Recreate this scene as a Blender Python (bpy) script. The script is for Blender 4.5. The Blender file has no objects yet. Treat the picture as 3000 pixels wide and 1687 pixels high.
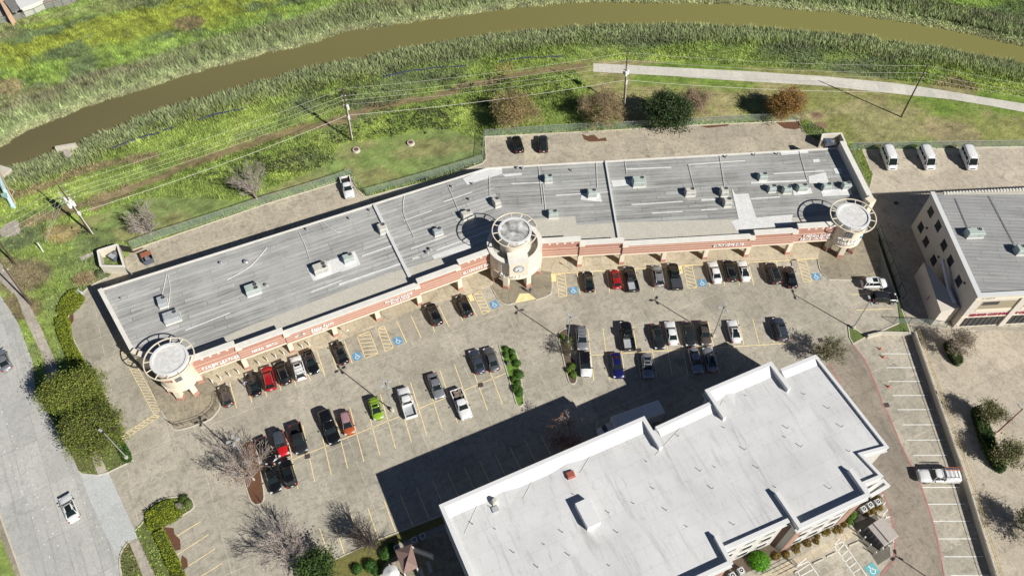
import bpy, math, random
import numpy as np
from mathutils import Vector, Matrix, noise as mnoise
R = math.radians
sc = bpy.context.scene
# ------------------------------------------------------------------ camera, sky, sun
CAM_H, PITCH, FPX = 124.0, R(54.4), 2400.0
cd = bpy.data.cameras.new('camera'); cam = bpy.data.objects.new('camera', cd); sc.collection.objects.link(cam)
cam.location = (0, 0, CAM_H); cam.rotation_euler = (R(90) - PITCH, 0, 0)
cd.sensor_width = 36; cd.lens = 36 * FPX / 3000; cd.clip_start = 1; cd.clip_end = 3000
sc.camera = cam
SUN_EL, SH_AZ = R(36.6), R(140.8)            # shadows fall towards SH_AZ
w = bpy.data.worlds.new('World'); sc.world = w; w.use_nodes = True
nt = w.node_tree; nt.nodes.clear()
sky = nt.nodes.new('ShaderNodeTexSky'); sky.sky_type = 'NISHITA'; sky.sun_disc = False; sky.air_density = .5; sky.dust_density = .1; sky.ozone_density = 2.5
sky.sun_elevation = SUN_EL; sky.sun_rotation = R(90) - (SH_AZ + math.pi)
bg = nt.nodes.new('ShaderNodeBackground'); bg.inputs[1].default_value = 0.05
wo = nt.nodes.new('ShaderNodeOutputWorld')
nt.links.new(sky.outputs[0], bg.inputs[0]); nt.links.new(bg.outputs[0], wo.inputs[0])
sl = bpy.data.lights.new('sun', 'SUN'); sl.energy = 5.0; sl.angle = R(0.5); sl.color = (1, .965, .9)
so = bpy.data.objects.new('sun', sl); sc.collection.objects.link(so)
sd = Vector((math.cos(SH_AZ) * math.cos(SUN_EL), math.sin(SH_AZ) * math.cos(SUN_EL), -math.sin(SUN_EL)))
so.rotation_euler = sd.to_track_quat('-Z', 'Y').to_euler(); so.location = (60, -60, 90)
sc.view_settings.view_transform = 'Standard'; sc.view_settings.look = 'None'
sc.view_settings.gamma = 1; sc.view_settings.exposure = 0.3
SV = Vector((math.cos(SH_AZ), math.sin(SH_AZ))) / math.tan(SUN_EL)

# ------------------------------------------------------------------ survey helpers
TL = {1: (0, 0), 2: (1000, 0), 3: (2000, 0), 4: (0, 550), 5: (1000, 550), 6: (2000, 550), 7: (0, 1087), 8: (1000, 1087), 9: (2000, 1087)}
def S(px, py, z=0.0):
    x = px - 1500; y = -(py - 843.5)
    dx, dy, dz = x, FPX * math.cos(PITCH) + y * math.sin(PITCH), -FPX * math.sin(PITCH) + y * math.cos(PITCH)
    t = (CAM_H - z) / -dz
    return Vector((dx * t, dy * t, z))
def T(t, x, y, z=0.0): return S(TL[t][0] + x / 2.415, TL[t][1] + y / 2.415, z)
def CR(x0, y0, s, x, y, z=0.0): return S(x0 + x / s, y0 + y / s, z)
def TP(t, pts, z=0.0): return [T(t, x, y, z) for x, y in pts]

# ------------------------------------------------------------------ materials
def nw(m, t, **k):
    n = m.node_tree.nodes.new(t)
    for a, b in k.items():
        if a.startswith('i_'): n.inputs[a[2:].replace('_', ' ')].default_value = b
        else: setattr(n, a, b)
    return n
def base(name, col=(.5, .5, .5), rough=.8, metal=0., coat=0.):
    m = bpy.data.materials.new(name); m.use_nodes = True
    b = m.node_tree.nodes['Principled BSDF']
    b.inputs['Base Color'].default_value = (*col, 1); b.inputs['Roughness'].default_value = rough
    b.inputs['Metallic'].default_value = metal
    if coat: b.inputs['Coat Weight'].default_value = coat; b.inputs['Coat Roughness'].default_value = .05
    return m, b
def mixc(m, fac, a, b, blend='MIX'):
    n = m.node_tree.nodes.new('ShaderNodeMix'); n.data_type = 'RGBA'; n.blend_type = blend
    L = m.node_tree.links
    for s, v in ((0, fac), (6, a), (7, b)):
        if isinstance(v, bpy.types.NodeSocket): L.new(v, n.inputs[s])
        elif s == 0: n.inputs[0].default_value = v
        else: n.inputs[s].default_value = (*v, 1)
    return n.outputs[2]
def nz(m, vec, scale, detail=4, rough=.6, dist=0):
    n = nw(m, 'ShaderNodeTexNoise'); n.inputs['Scale'].default_value = scale; n.inputs['Detail'].default_value = detail
    n.inputs['Roughness'].default_value = rough; n.inputs['Distortion'].default_value = dist
    m.node_tree.links.new(vec, n.inputs['Vector']); return n.outputs[0]
def ramp(m, v, a, b):
    n = nw(m, 'ShaderNodeMapRange'); n.inputs[1].default_value = a; n.inputs[2].default_value = b
    m.node_tree.links.new(v, n.inputs[0]); return n.outputs[0]
def pos(m, ang=0., scale=(1, 1, 1), obj=False):
    if obj: s = nw(m, 'ShaderNodeTexCoord').outputs['Object']
    else: s = nw(m, 'ShaderNodeNewGeometry').outputs['Position']
    mp = nw(m, 'ShaderNodeMapping'); mp.inputs['Rotation'].default_value = (0, 0, -ang)
    m.node_tree.links.new(s, mp.inputs[0])
    if tuple(scale) == (1, 1, 1): return mp.outputs[0]
    m2 = nw(m, 'ShaderNodeMapping'); m2.inputs['Scale'].default_value = scale; m.node_tree.links.new(mp.outputs[0], m2.inputs[0]); return m2.outputs[0]
def bump(m, b, v, st=.3, dist=.05):
    n = nw(m, 'ShaderNodeBump'); n.inputs['Strength'].default_value = st; n.inputs['Distance'].default_value = dist
    m.node_tree.links.new(v, n.inputs['Height']); m.node_tree.links.new(n.outputs[0], b.inputs['Normal'])
def mottled(name, c1, c2, scale=2., rough=.85, metal=0., fine=9., bmp=.15, obj=False, stretch=(1, 1, 1), ang=0.):
    m, b = base(name, c1, rough, metal); p = pos(m, ang, stretch, obj)
    c = mixc(m, ramp(m, nz(m, p, scale, 6, .65), .3, .7), c1, c2)
    d = mixc(m, ramp(m, nz(m, p, fine, 3), .2, .8), (.78, .78, .78), (1.15, 1.15, 1.15))
    c = mixc(m, 1., c, d, 'MULTIPLY'); m.node_tree.links.new(c, b.inputs['Base Color'])
    if bmp: bump(m, b, nz(m, p, fine, 4), bmp, .03)
    return m
def concrete(name, c_light, c_mid, c_dark, ang, slab=(4.6, 4.6), joint=.6, jw=.012, stain=.55, tire=0., off=(0, 0), pale=None):
    m, b = base(name, c_mid, .9); L = m.node_tree.links
    p = pos(m, ang)
    c = mixc(m, ramp(m, nz(m, p, .09, 5, .62, .6), .34, .66), c_mid, c_light)
    c = mixc(m, ramp(m, nz(m, p, .33, 7, .72, 1.2), .5, .78), c, c_dark)
    c = mixc(m, ramp(m, nz(m, p, 1.3, 5, .7, .8), .48, .75), c, tuple(x * stain for x in c_mid))
    g = mixc(m, ramp(m, nz(m, p, 3.8, 3, .7), .3, .7), (.84, .84, .84), (1.13, 1.12, 1.1))
    c = mixc(m, 1., c, g, 'MULTIPLY')
    g2 = mixc(m, ramp(m, nz(m, p, 14, 2, .7), .3, .7), (.88, .88, .88), (1.1, 1.1, 1.1))
    c = mixc(m, 1., c, g2, 'MULTIPLY')
    if tire:
        p2 = pos(m, ang, (.05, .9, 1)); f = ramp(m, nz(m, p2, 1., 4, .6), .55, .8)
        mt = nw(m, 'ShaderNodeMath', operation='MULTIPLY'); L.new(f, mt.inputs[0]); mt.inputs[1].default_value = tire
        c = mixc(m, mt.outputs[0], c, tuple(x * .45 for x in c_mid))
    # slab joints (uneven, partly filled)
    mp = nw(m, 'ShaderNodeMapping'); mp.inputs['Location'].default_value = (*off, 0); L.new(p, mp.inputs[0])
    bt = nw(m, 'ShaderNodeTexBrick'); bt.offset = 0; bt.inputs['Scale'].default_value = 1
    bt.inputs['Brick Width'].default_value = slab[0]; bt.inputs['Row Height'].default_value = slab[1]
    bt.inputs['Mortar Size'].default_value = jw * 2.2; bt.inputs['Mortar Smooth'].default_value = .3
    bt.inputs['Color1'].default_value = (0.88, .88, .88, 1); bt.inputs['Color2'].default_value = (1.1, 1.09, 1.08, 1); bt.inputs['Mortar'].default_value = (joint, joint, joint, 1)
    L.new(mp.outputs[0], bt.inputs[0])
    c2 = mixc(m, 1., c, bt.outputs[0], 'MULTIPLY')
    c = mixc(m, ramp(m, nz(m, p, .25, 3), .25, .6), c, c2)
    if pale:
        b2 = nw(m, 'ShaderNodeTexBrick'); b2.offset = 0; b2.inputs['Scale'].default_value = 1; b2.inputs['Brick Width'].default_value = pale[0]; b2.inputs['Row Height'].default_value = pale[1]
        b2.inputs['Mortar Size'].default_value = .05; b2.inputs['Mortar Smooth'].default_value = .8; b2.inputs['Color1'].default_value = b2.inputs['Color2'].default_value = (0, 0, 0, 1); b2.inputs['Mortar'].default_value = (1, 1, 1, 1); L.new(p, b2.inputs[0])
        mm = nw(m, 'ShaderNodeMath', operation='MULTIPLY'); L.new(b2.outputs[0], mm.inputs[0]); L.new(ramp(m, nz(m, p, .5, 4, .7), .38, .6), mm.inputs[1]); c = mixc(m, mm.outputs[0], c, tuple(min(.7, x * 1.35) for x in c_light))
    L.new(c, b.inputs['Base Color']); bump(m, b, nz(m, p, 12, 4), .12, .02)
    return m
def plain(name, col, rough=.6, metal=0., coat=0., var=.12, obj=True, sc_=3.):
    m, b = base(name, col, rough, metal, coat); p = pos(m, 0, (1, 1, 1), obj)
    g = mixc(m, ramp(m, nz(m, p, sc_, 5, .7), .25, .75), (1 - var,) * 3, (1 + var,) * 3)
    c = mixc(m, 1., col, g, 'MULTIPLY'); m.node_tree.links.new(c, b.inputs['Base Color']); return m
def attr(name, rough=.9, trans=0., fine=None, obj=False, spec=.3):
    m, b = base(name, (.2, .3, .1), rough); L = m.node_tree.links
    b.inputs['Specular IOR Level'].default_value = spec
    a = nw(m, 'ShaderNodeAttribute', attribute_name='Col'); c = a.outputs[0]
    if fine:
        p = pos(m, 0, (1, 1, 1), obj)
        g = mixc(m, ramp(m, nz(m, p, fine, 5, .75), .28, .72), (.6, .6, .6), (1.35, 1.35, 1.35)); c = mixc(m, 1., c, g, 'MULTIPLY')
        bump(m, b, nz(m, p, fine * 1.6, 4), .5, .12)
    L.new(c, b.inputs['Base Color'])
    if trans:
        t = nw(m, 'ShaderNodeBsdfTranslucent'); L.new(c, t.inputs[0]); x = nw(m, 'ShaderNodeMixShader'); x.inputs[0].default_value = trans
        L.new(b.outputs[0], x.inputs[1]); L.new(t.outputs[0], x.inputs[2]); L.new(x.outputs[0], m.node_tree.nodes['Material Output'].inputs[0])
    return m

M = {}
AW, AE = R(24.8), R(4.3)
M['lot'] = concrete('lot_concrete', (.50, .46, .375), (.37, .34, .275), (.22, .20, .16), R(24.8), (4.7, 5.2), .66, .014, .7, .25, (3, 2), (11.3, 12.7))
M['alley'] = concrete('alley_concrete', (.55, .49, .375), (.41, .365, .285), (.22, .195, .155), R(22), (4.6, 6.5), .6, .012, .6, .2, (0, 0), (6.1, 19))
M['alley_e'] = concrete('east_alley_concrete', (.55, .49, .375), (.40, .355, .28), (.235, .21, .165), R(3), (4.4, 6.), .6, .012, .58, .2)
M['rlot'] = concrete('east_lot_concrete', (.56, .50, .40), (.44, .385, .305), (.25, .22, .175), R(-66), (6, 7), .6, .012, .7, .1, (0, 0), (9, 12))
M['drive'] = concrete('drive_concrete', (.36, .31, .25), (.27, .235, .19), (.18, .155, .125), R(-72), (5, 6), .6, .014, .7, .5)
M['road'] = concrete('road_concrete', (.52, .52, .49), (.44, .44, .415), (.34, .34, .32), R(-59), (9, 3.7), .62, .02, .82, .6)
M['apron'] = concrete('apron_concrete', (.55, .57, .56), (.47, .49, .485), (.38, .39, .385), R(-62), (7, 5.2), .72, .014, .9)
M['walk'] = concrete('walk_concrete', (.62, .54, .40), (.52, .45, .33), (.27, .235, .17), R(24.8), (1.6, 2.2), .66, .02, .75)
M['walk_e'] = concrete('walk_concrete_east', (.62, .54, .40), (.52, .45, .33), (.27, .235, .17), R(4.3), (1.6, 2.2), .66, .02, .75)
M['sidewalk'] = concrete('sidewalk_concrete', (.50, .45, .38), (.40, .36, .30), (.28, .25, .2), R(-60), (1.5, 1.5), .6, .02, .7)
M['trail'] = concrete('trail_concrete', (.66, .64, .56), (.58, .56, .49), (.47, .45, .39), R(-3), (3, 30), .8, .02, .88)
M['stained'] = concrete('stained_concrete', (.40, .35, .26), (.28, .25, .185), (.16, .14, .105), R(10), (2.4, 2.4), .6, .02, .6)
M['silt'] = plain('dark_blue_silt', (.045, .05, .11), .8)
M['drain'] = mottled('drain_iron', (.09, .065, .06), (.05, .04, .04), 6)
M['curb'] = mottled('curb_concrete', (.62, .58, .48), (.5, .46, .38), 1.5)
M['yellow'] = plain('yellow_paint', (.86, .70, .36), .7, var=.2, obj=False, sc_=1.4)
M['whitep'] = plain('white_paint', (.78, .78, .74), .7, var=.2, obj=False, sc_=1.4)
M['redp'] = plain('faded_red_paint', (.50, .17, .17), .8, var=.35, obj=False, sc_=.8)
M['bluep'] = plain('blue_paint', (.10, .30, .50), .7, var=.15, obj=False)
M['cream'] = mottled('cream_stucco', (.80, .71, .56), (.74, .65, .51), .8, .9, fine=6, bmp=.05)
M['cap'] = mottled('white_cap', (.80, .77, .70), (.70, .67, .60), .7, .8)
M['taupe'] = plain('grey_stucco', (.68, .63, .55), .9)
M['mulch'] = mottled('mulch', (.17, .075, .035), (.10, .05, .03), 3, fine=14, bmp=.5)
M['soil'] = mottled('soil', (.15, .11, .075), (.09, .065, .045), 3, fine=14, bmp=.5)
M['asphalt_roof'] = None
M['steel'] = plain('galvanised_steel', (.42, .43, .43), .5, .5)
M['redpole'] = plain('dark_red_paint', (.25, .04, .04), .5)
M['whitemetal'] = plain('white_metal', (.75, .74, .70), .5)
M['darkmetal'] = plain('dark_metal', (.03, .03, .035), .5, .3)
M['wood'] = mottled('pole_wood', (.12, .075, .05), (.07, .045, .03), 3, obj=True)
M['rubber'] = plain('tyre_rubber', (.015, .015, .016), .8)
M['rim'] = plain('wheel_rim', (.45, .45, .46), .35, .7)
M['black'] = plain('black_plastic', (.012, .012, .013), .6)
def glassm(name, col, rough=.06):
    m, b = base(name, col, rough); b.inputs['Specular IOR Level'].default_value = .7; return m
M['glass'] = glassm('car_glass', (.012, .018, .018))
M['window'] = glassm('window_glass', (.03, .035, .04), .1)
M['head'] = glassm('headlight', (.65, .67, .7), .1)
M['tail'] = glassm('taillight', (.35, .01, .015), .15)
M['hvac_green'] = mottled('hvac_green', (.46, .53, .48), (.40, .46, .42), 2, .6, obj=True, bmp=0)
M['hvac_cream'] = mottled('hvac_cream', (.62, .60, .52), (.52, .50, .43), 2, .6, obj=True, bmp=0)
M['hvac_grey'] = mottled('hvac_grey', (.36, .38, .39), (.44, .46, .46), 2, .6, obj=True, bmp=0)
M['leaf'] = attr('leaf', .7, .25)
M['bark_pale'] = mottled('bark_pale', (.55, .47, .42), (.40, .34, .30), 3, obj=True)
M['bark_tan'] = mottled('bark_tan', (.42, .33, .20), (.32, .24, .14), 3, obj=True)
M['bark_dark'] = mottled('bark_dark', (.12, .095, .075), (.08, .06, .05), 3, obj=True)
M['grass'] = attr('meadow_ground', .95, fine=2.2)
M['blade'] = attr('grass_blade', .8, .3)

# brick fascia: courses between cream bands (local z drives bands)
def brickm(name='fascia_brick', bands=True):
    m, b = base(name, (.42, .18, .12), .9); L = m.node_tree.links
    p = pos(m)
    c = mixc(m, ramp(m, nz(m, p, 1.2, 5, .7), .3, .7), (.42, .205, .15), (.49, .26, .195))
    sx = nw(m, 'ShaderNodeSeparateXYZ'); L.new(p, sx.inputs[0])
    mo = nw(m, 'ShaderNodeMath', operation='MULTIPLY'); L.new(sx.outputs[2], mo.inputs[0]); mo.inputs[1].default_value = 1 / .09
    fr = nw(m, 'ShaderNodeMath', operation='FRACT'); L.new(mo.outputs[0], fr.inputs[0])
    c = mixc(m, ramp(m, fr.outputs[0], .78, .9), c, (.42, .26, .2))
    L.new(c, b.inputs['Base Color']); return m
M['brick'] = brickm()
# membrane roof strips
def membrane(name, ang, c1, c2, dark, width=.92, length=9., seam=.3, off=0.):
    m, b = base(name, c1, .85); L = m.node_tree.links
    p = pos(m, ang)
    bt = nw(m, 'ShaderNodeTexBrick'); bt.offset = .37; bt.offset_frequency = 2; bt.squash = 1.6; bt.squash_frequency = 3
    bt.inputs['Scale'].default_value = 1; bt.inputs['Brick Width'].default_value = length; bt.inputs['Row Height'].default_value = width
    bt.inputs['Mortar Size'].default_value = .045; bt.inputs['Mortar Smooth'].default_value = .3; bt.inputs['Bias'].default_value = .0
    bt.inputs['Color1'].default_value = (*c1, 1); bt.inputs['Color2'].default_value = (*c2, 1); bt.inputs['Mortar'].default_value = (*[x * seam for x in c1], 1)
    L.new(p, bt.inputs[0])
    p2 = pos(m, ang, (.05, 1.1, 1)); st = ramp(m, nz(m, p2, 1.3, 7, .8, .2), .46, .68)
    c = mixc(m, st, bt.outputs[0], dark)
    f = ramp(m, nz(m, p, .12, 4, .6), .42, .62); c = mixc(m, f, c, mixc(m, .5, c, c2))
    p4 = pos(m, ang, (.18, 1.3, 1)); g = ramp(m, nz(m, p4, 2.6, 5, .8), .5, .7)
    c = mixc(m, g, c, mixc(m, .45, c, dark))
    g2 = mixc(m, ramp(m, nz(m, p, 9, 3, .7), .3, .7), (.86, .86, .86), (1.12, 1.12, 1.12)); c = mixc(m, 1., c, g2, 'MULTIPLY')
    L.new(c, b.inputs['Base Color']); return m
M['roof_w'] = membrane('roof_membrane_west', AW, (.33, .33, .315), (.50, .50, .475), (.19, .19, .18))
M['roof_e'] = membrane('roof_membrane_east', AE, (.30, .30, .285), (.46, .46, .435), (.135, .135, .13))
M['roof_r'] = membrane('roof_membrane_office', R(-3), (.30, .30, .295), (.36, .36, .35), (.21, .21, .21), .8, 7., .4)
M['roof_tan'] = mottled('roof_tan', (.56, .53, .45), (.49, .465, .40), .6, .9, fine=3, bmp=0)
M['patch'] = mottled('white_patch', (.76, .76, .74), (.64, .64, .62), .8, .8, fine=3, bmp=0)
def whiteroof():
    m, b = base('white_membrane', (.72, .73, .74), .75); L = m.node_tree.links
    A = R(24.6)
    p = pos(m, A)
    c = mixc(m, ramp(m, nz(m, p, .1, 5, .6), .35, .65), (.54, .54, .535), (.65, .65, .642))
    p3 = pos(m, R(24.6 + 90), (.07, .55, 1)); st = ramp(m, nz(m, p3, 1., 7, .75, .8), .53, .72)
    mt = nw(m, 'ShaderNodeMath', operation='MULTIPLY'); L.new(st, mt.inputs[0]); mt.inputs[1].default_value = .8
    c = mixc(m, mt.outputs[0], c, (.36, .36, .35))
    pd = pos(m, A, (1.2, .5, 1)); sp = ramp(m, nz(m, pd, .9, 6, .8), .56, .74)
    mt2 = nw(m, 'ShaderNodeMath', operation='MULTIPLY'); L.new(sp, mt2.inputs[0]); mt2.inputs[1].default_value = .75
    c = mixc(m, mt2.outputs[0], c, (.40, .39, .37))
    pe = pos(m, R(24.6 + 82), (.16, 2.2, 1)); se = ramp(m, nz(m, pe, 1.2, 6, .8, .6), .60, .70)
    c = mixc(m, se, c, (.36, .355, .34))
    bt = nw(m, 'ShaderNodeTexBrick'); bt.offset = .3; bt.inputs['Scale'].default_value = 1; bt.inputs['Brick Width'].default_value = 14
    bt.inputs['Row Height'].default_value = 2.9; bt.inputs['Mortar Size'].default_value = .035; bt.inputs['Color1'].default_value = (1, 1, 1, 1)
    bt.inputs['Color2'].default_value = (.97, .97, .97, 1); bt.inputs['Mortar'].default_value = (.86, .86, .86, 1); L.new(p, bt.inputs[0])
    c = mixc(m, 1., c, bt.outputs[0], 'MULTIPLY')
    g2 = mixc(m, ramp(m, nz(m, p, 5, 4, .7), .3, .7), (.95, .95, .95), (1.04, 1.04, 1.04)); c = mixc(m, 1., c, g2, 'MULTIPLY')
    L.new(c, b.inputs['Base Color']); return m
M['white_roof'] = whiteroof()
M['white_trim'] = plain('white_trim', (.66, .66, .65), .8, var=.05, obj=False)
M['trim_grey'] = plain('cornice_grey', (.62, .63, .62), .8, var=.06, obj=False)
def waterm():
    m, b = base('bayou_water', (.085, .07, .025), .12); L = m.node_tree.links
    b.inputs['Specular IOR Level'].default_value = .35
    p = pos(m, R(17), (.5, 1.4, 1))
    c = mixc(m, ramp(m, nz(m, p, .02, 4, .5), .35, .65), (.125, .106, .054), (.15, .13, .06))
    sx = nw(m, 'ShaderNodeSeparateXYZ'); L.new(nw(m, 'ShaderNodeNewGeometry').outputs['Position'], sx.inputs[0])
    c = mixc(m, ramp(m, sx.outputs[0], -110, 60), c, (.225, .212, .07))
    L.new(c, b.inputs['Base Color']); bump(m, b, nz(m, p, 3.0, 5, .7), .12, .05); return m
M['water'] = waterm()

# ------------------------------------------------------------------ mesh + object helpers
class MB:
    def __init__(s): s.v = []; s.f = []; s.c = None
    def add(s, vs, fs):
        o = len(s.v); s.v += [tuple(v) for v in vs]; s.f += [tuple(i + o for i in f) for f in fs]; return s
    def box(s, c, d, rz=0., bev=0.):
        x, y, z = d[0] / 2, d[1] / 2, d[2] / 2; ca, sa = math.cos(rz), math.sin(rz)
        P = [(-x, -y, -z), (x, -y, -z), (x, y, -z), (-x, y, -z)]
        if bev: T_ = [(-x, -y, z - bev), (x, -y, z - bev), (x, y, z - bev), (-x, y, z - bev), (-x + bev, -y + bev, z), (x - bev, -y + bev, z), (x - bev, y - bev, z), (-x + bev, y - bev, z)]
        else: T_ = [(-x, -y, z), (x, -y, z), (x, y, z), (-x, y, z)]
        P += T_; F = [(3, 2, 1, 0), (0, 1, 5, 4), (1, 2, 6, 5), (2, 3, 7, 6), (3, 0, 4, 7)]
        F += [(4, 5, 9, 8), (5, 6, 10, 9), (6, 7, 11, 10), (7, 4, 8, 11), (8, 9, 10, 11)] if bev else [(4, 5, 6, 7)]
        return s.add([(c[0] + a * ca - b * sa, c[1] + a * sa + b * ca, c[2] + e) for a, b, e in P], F)
    def prism(s, pts, z0, z1, bottom=True):
        pts = [(p[0], p[1]) for p in pts]
        A = sum(pts[i][0] * pts[(i + 1) % len(pts)][1] - pts[(i + 1) % len(pts)][0] * pts[i][1] for i in range(len(pts)))
        if A < 0: pts = pts[::-1]
        n = len(pts); F = [tuple(range(n, 2 * n))] + [(i, (i + 1) % n, n + (i + 1) % n, n + i) for i in range(n)]
        if bottom: F.append(tuple(range(n))[::-1])
        return s.add([(x, y, z0) for x, y in pts] + [(x, y, z1) for x, y in pts], F)
    def tube(s, a, b, r0, r1=None, n=8, caps=True):
        a, b = Vector(a), Vector(b); r1 = r0 if r1 is None else r1
        d = b - a
        if d.length < 1e-6: return s
        q = d.to_track_quat('Z', 'Y'); V = []
        for P_, r in ((a, r0), (b, r1)):
            for i in range(n):
                t = 2 * math.pi * i / n; V.append(P_ + q @ Vector((r * math.cos(t), r * math.sin(t), 0)))
        F = [(i, (i + 1) % n, n + (i + 1) % n, n + i) for i in range(n)]
        if caps: F += [tuple(range(n))[::-1], tuple(range(n, 2 * n))]
        return s.add(V, F)
    def path(s, pts, r, n=6):
        for a, b in zip(pts, pts[1:]): s.tube(a, b, r, r, n)
        return s
    def strip(s, pts, wd, z0, z1, closed=False):      # swept bar following a polyline
        P = [Vector((p[0], p[1])) for p in pts]; n = len(P); Lf, Rt = [], []
        for i in range(n):
            a = P[(i - 1) % n] if (closed or i > 0) else P[i]; c = P[(i + 1) % n] if (closed or i < n - 1) else P[i]
            d1 = (P[i] - a); d2 = (c - P[i]); d1 = d1.normalized() if d1.length > 1e-6 else d2.normalized(); d2 = d2.normalized() if d2.length > 1e-6 else d1
            d = (d1 + d2); d = d.normalized() if d.length > 1e-6 else d1; nn = Vector((-d.y, d.x)); k = 1 / max(.5, nn.dot(Vector((-d1.y, d1.x))))
            Lf.append(P[i] + nn * wd / 2 * k); Rt.append(P[i] - nn * wd / 2 * k)
        V = []
        for l, r in zip(Lf, Rt): V += [(l.x, l.y, z0), (r.x, r.y, z0), (r.x, r.y, z1), (l.x, l.y, z1)]
        F = []; m_ = n if closed else n - 1
        for i in range(m_):
            a, b = 4 * i, 4 * ((i + 1) % n)
            F += [(a + 3, a + 2, b + 2, b + 3), (a, a + 3, b + 3, b), (a + 2, a + 1, b + 1, b + 2), (a + 1, a, b, b + 1)]
        if not closed: F += [(0, 1, 2, 3), (4 * n - 1, 4 * n - 2, 4 * n - 3, 4 * n - 4)]
        return s.add(V, F)
    def ring(s, c, r0, r1, z0, z1, n=48):
        V = []; F = []
        for i in range(n):
            t = 2 * math.pi * i / n; k, l = math.cos(t), math.sin(t)
            V += [(c[0] + r0 * k, c[1] + r0 * l, z0), (c[0] + r1 * k, c[1] + r1 * l, z0), (c[0] + r1 * k, c[1] + r1 * l, z1), (c[0] + r0 * k, c[1] + r0 * l, z1)]
        for i in range(n):
            a, b = 4 * i, 4 * ((i + 1) % n)
            F += [(a + 3, a + 2, b + 2, b + 3), (a, a + 3, b + 3, b), (a + 1, b + 1, b + 2, a + 2), (a, b, b + 1, a + 1)]
        return s.add(V, F)
    def build(s, name, mat, parent=None, world=True, smooth=False):
        me = bpy.data.meshes.new(name); off = Vector((0, 0, 0))
        if parent is not None and world:
            q = parent
            while q is not None: off += q.location; q = q.parent
        me.from_pydata([(v[0] - off.x, v[1] - off.y, v[2] - off.z) for v in s.v], [], s.f)
        me.materials.append(mat)
        if smooth: me.polygons.foreach_set('use_smooth', [True] * len(me.polygons))
        me.update()
        o = bpy.data.objects.new(name, me); sc.collection.objects.link(o)
        if parent is not None: o.parent = parent
        return o
def tag(o, label=None, cat=None, group=None, kind=None):
    if label: o['label'] = label
    if cat: o['category'] = cat
    if group: o['group'] = group
    if kind: o['kind'] = kind
    return o
def thing(name, label, cat, loc=(0, 0, 0), rz=0., group=None):
    o = bpy.data.objects.new(name, None); sc.collection.objects.link(o); o.location = loc; o.rotation_euler = (0, 0, rz)
    o.empty_display_size = .3; return tag(o, label, cat, group)
def struct(name, mb, mat, smooth=False): return tag(mb.build(name, mat, smooth=smooth), kind='structure')
KIDS = {}
def copy_tree(o, parent=None):
    c = o.copy(); sc.collection.objects.link(c)
    if parent is not None: c.parent = parent
    for ch in [x for x in KIDS.get(o.name, [])]: copy_tree(ch, c)
    return c
def reg(o):
    for ch in o.children: KIDS.setdefault(o.name, []).append(ch) if ch not in KIDS.get(o.name, []) else None; reg(ch)
SHEETL = []
def sheet(name, pts, mat, z, kind='structure', th=None):
    if not name.startswith(('lawn', 'river')): SHEETL.append([(p[0], p[1]) for p in pts])
    from mathutils.geometry import tessellate_polygon
    P = [Vector((p[0], p[1], z)) for p in pts]
    me = bpy.data.meshes.new(name); F = []
    for t in tessellate_polygon([P]):
        a, b, c = [P[i] for i in t]
        F.append(t if (b - a).cross(c - a).z > 0 else t[::-1])
    me.from_pydata([tuple(p) for p in P], [], F); me.materials.append(mat); me.update()
    o = bpy.data.objects.new(name, me); sc.collection.objects.link(o)
    if kind: o['kind'] = kind
    return o
def smoothpts(pts, k=4):        # Catmull-Rom
    out = []; n = len(pts)
    for i in range(n - 1):
        p0, p1, p2, p3 = pts[max(i - 1, 0)], pts[i], pts[i + 1], pts[min(i + 2, n - 1)]
        for j in range(k):
            t = j / k; out.append(.5 * ((2 * p1) + (p2 - p0) * t + (2 * p0 - 5 * p1 + 4 * p2 - p3) * t * t + (3 * p1 - p0 - 3 * p2 + p3) * t ** 3))
    return out + [pts[-1]]
def text(s, size, mat, parent, origin, u, name='lettering', ext=.06, curve=None, align='CENTER', squeeze=1., nrm=None):
    cu = bpy.data.curves.new('t', 'FONT'); cu.body = s; cu.size = size; cu.extrude = ext; cu.align_x = align; cu.resolution_u = 2
    o = bpy.data.objects.new('t', cu); sc.collection.objects.link(o); bpy.context.view_layer.update()
    me = bpy.data.meshes.new_from_object(o.evaluated_get(bpy.context.evaluated_depsgraph_get())); bpy.data.objects.remove(o); bpy.data.curves.remove(cu)
    n = len(me.vertices); co = np.empty(n * 3); me.vertices.foreach_get('co', co); co = co.reshape(-1, 3)
    co[:, 0] *= squeeze
    off = Vector((0, 0, 0)); q = parent
    while q is not None: off += q.location; q = q.parent
    out = np.empty_like(co)
    if curve is None:
        nv = Vector((u.y, -u.x, 0)) if nrm is None else nrm
        for k in range(3): out[:, k] = origin[k] + co[:, 0] * u[k] + co[:, 1] * (0, 0, 1)[k] + co[:, 2] * nv[k] - off[k]
    else:
        c, r, a0, z = curve; a = a0 + co[:, 0] / r; rr = r + .05 + co[:, 2]
        out[:, 0] = c[0] + rr * np.cos(a) - off.x; out[:, 1] = c[1] + rr * np.sin(a) - off.y; out[:, 2] = z + co[:, 1] - off.z
    me.vertices.foreach_set('co', out.ravel()); me.materials.clear(); me.materials.append(mat); me.update()
    o = bpy.data.objects.new(name, me); sc.collection.objects.link(o); o.parent = parent; return o
rng = np.random.default_rng(7); random.seed(7)
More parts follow.
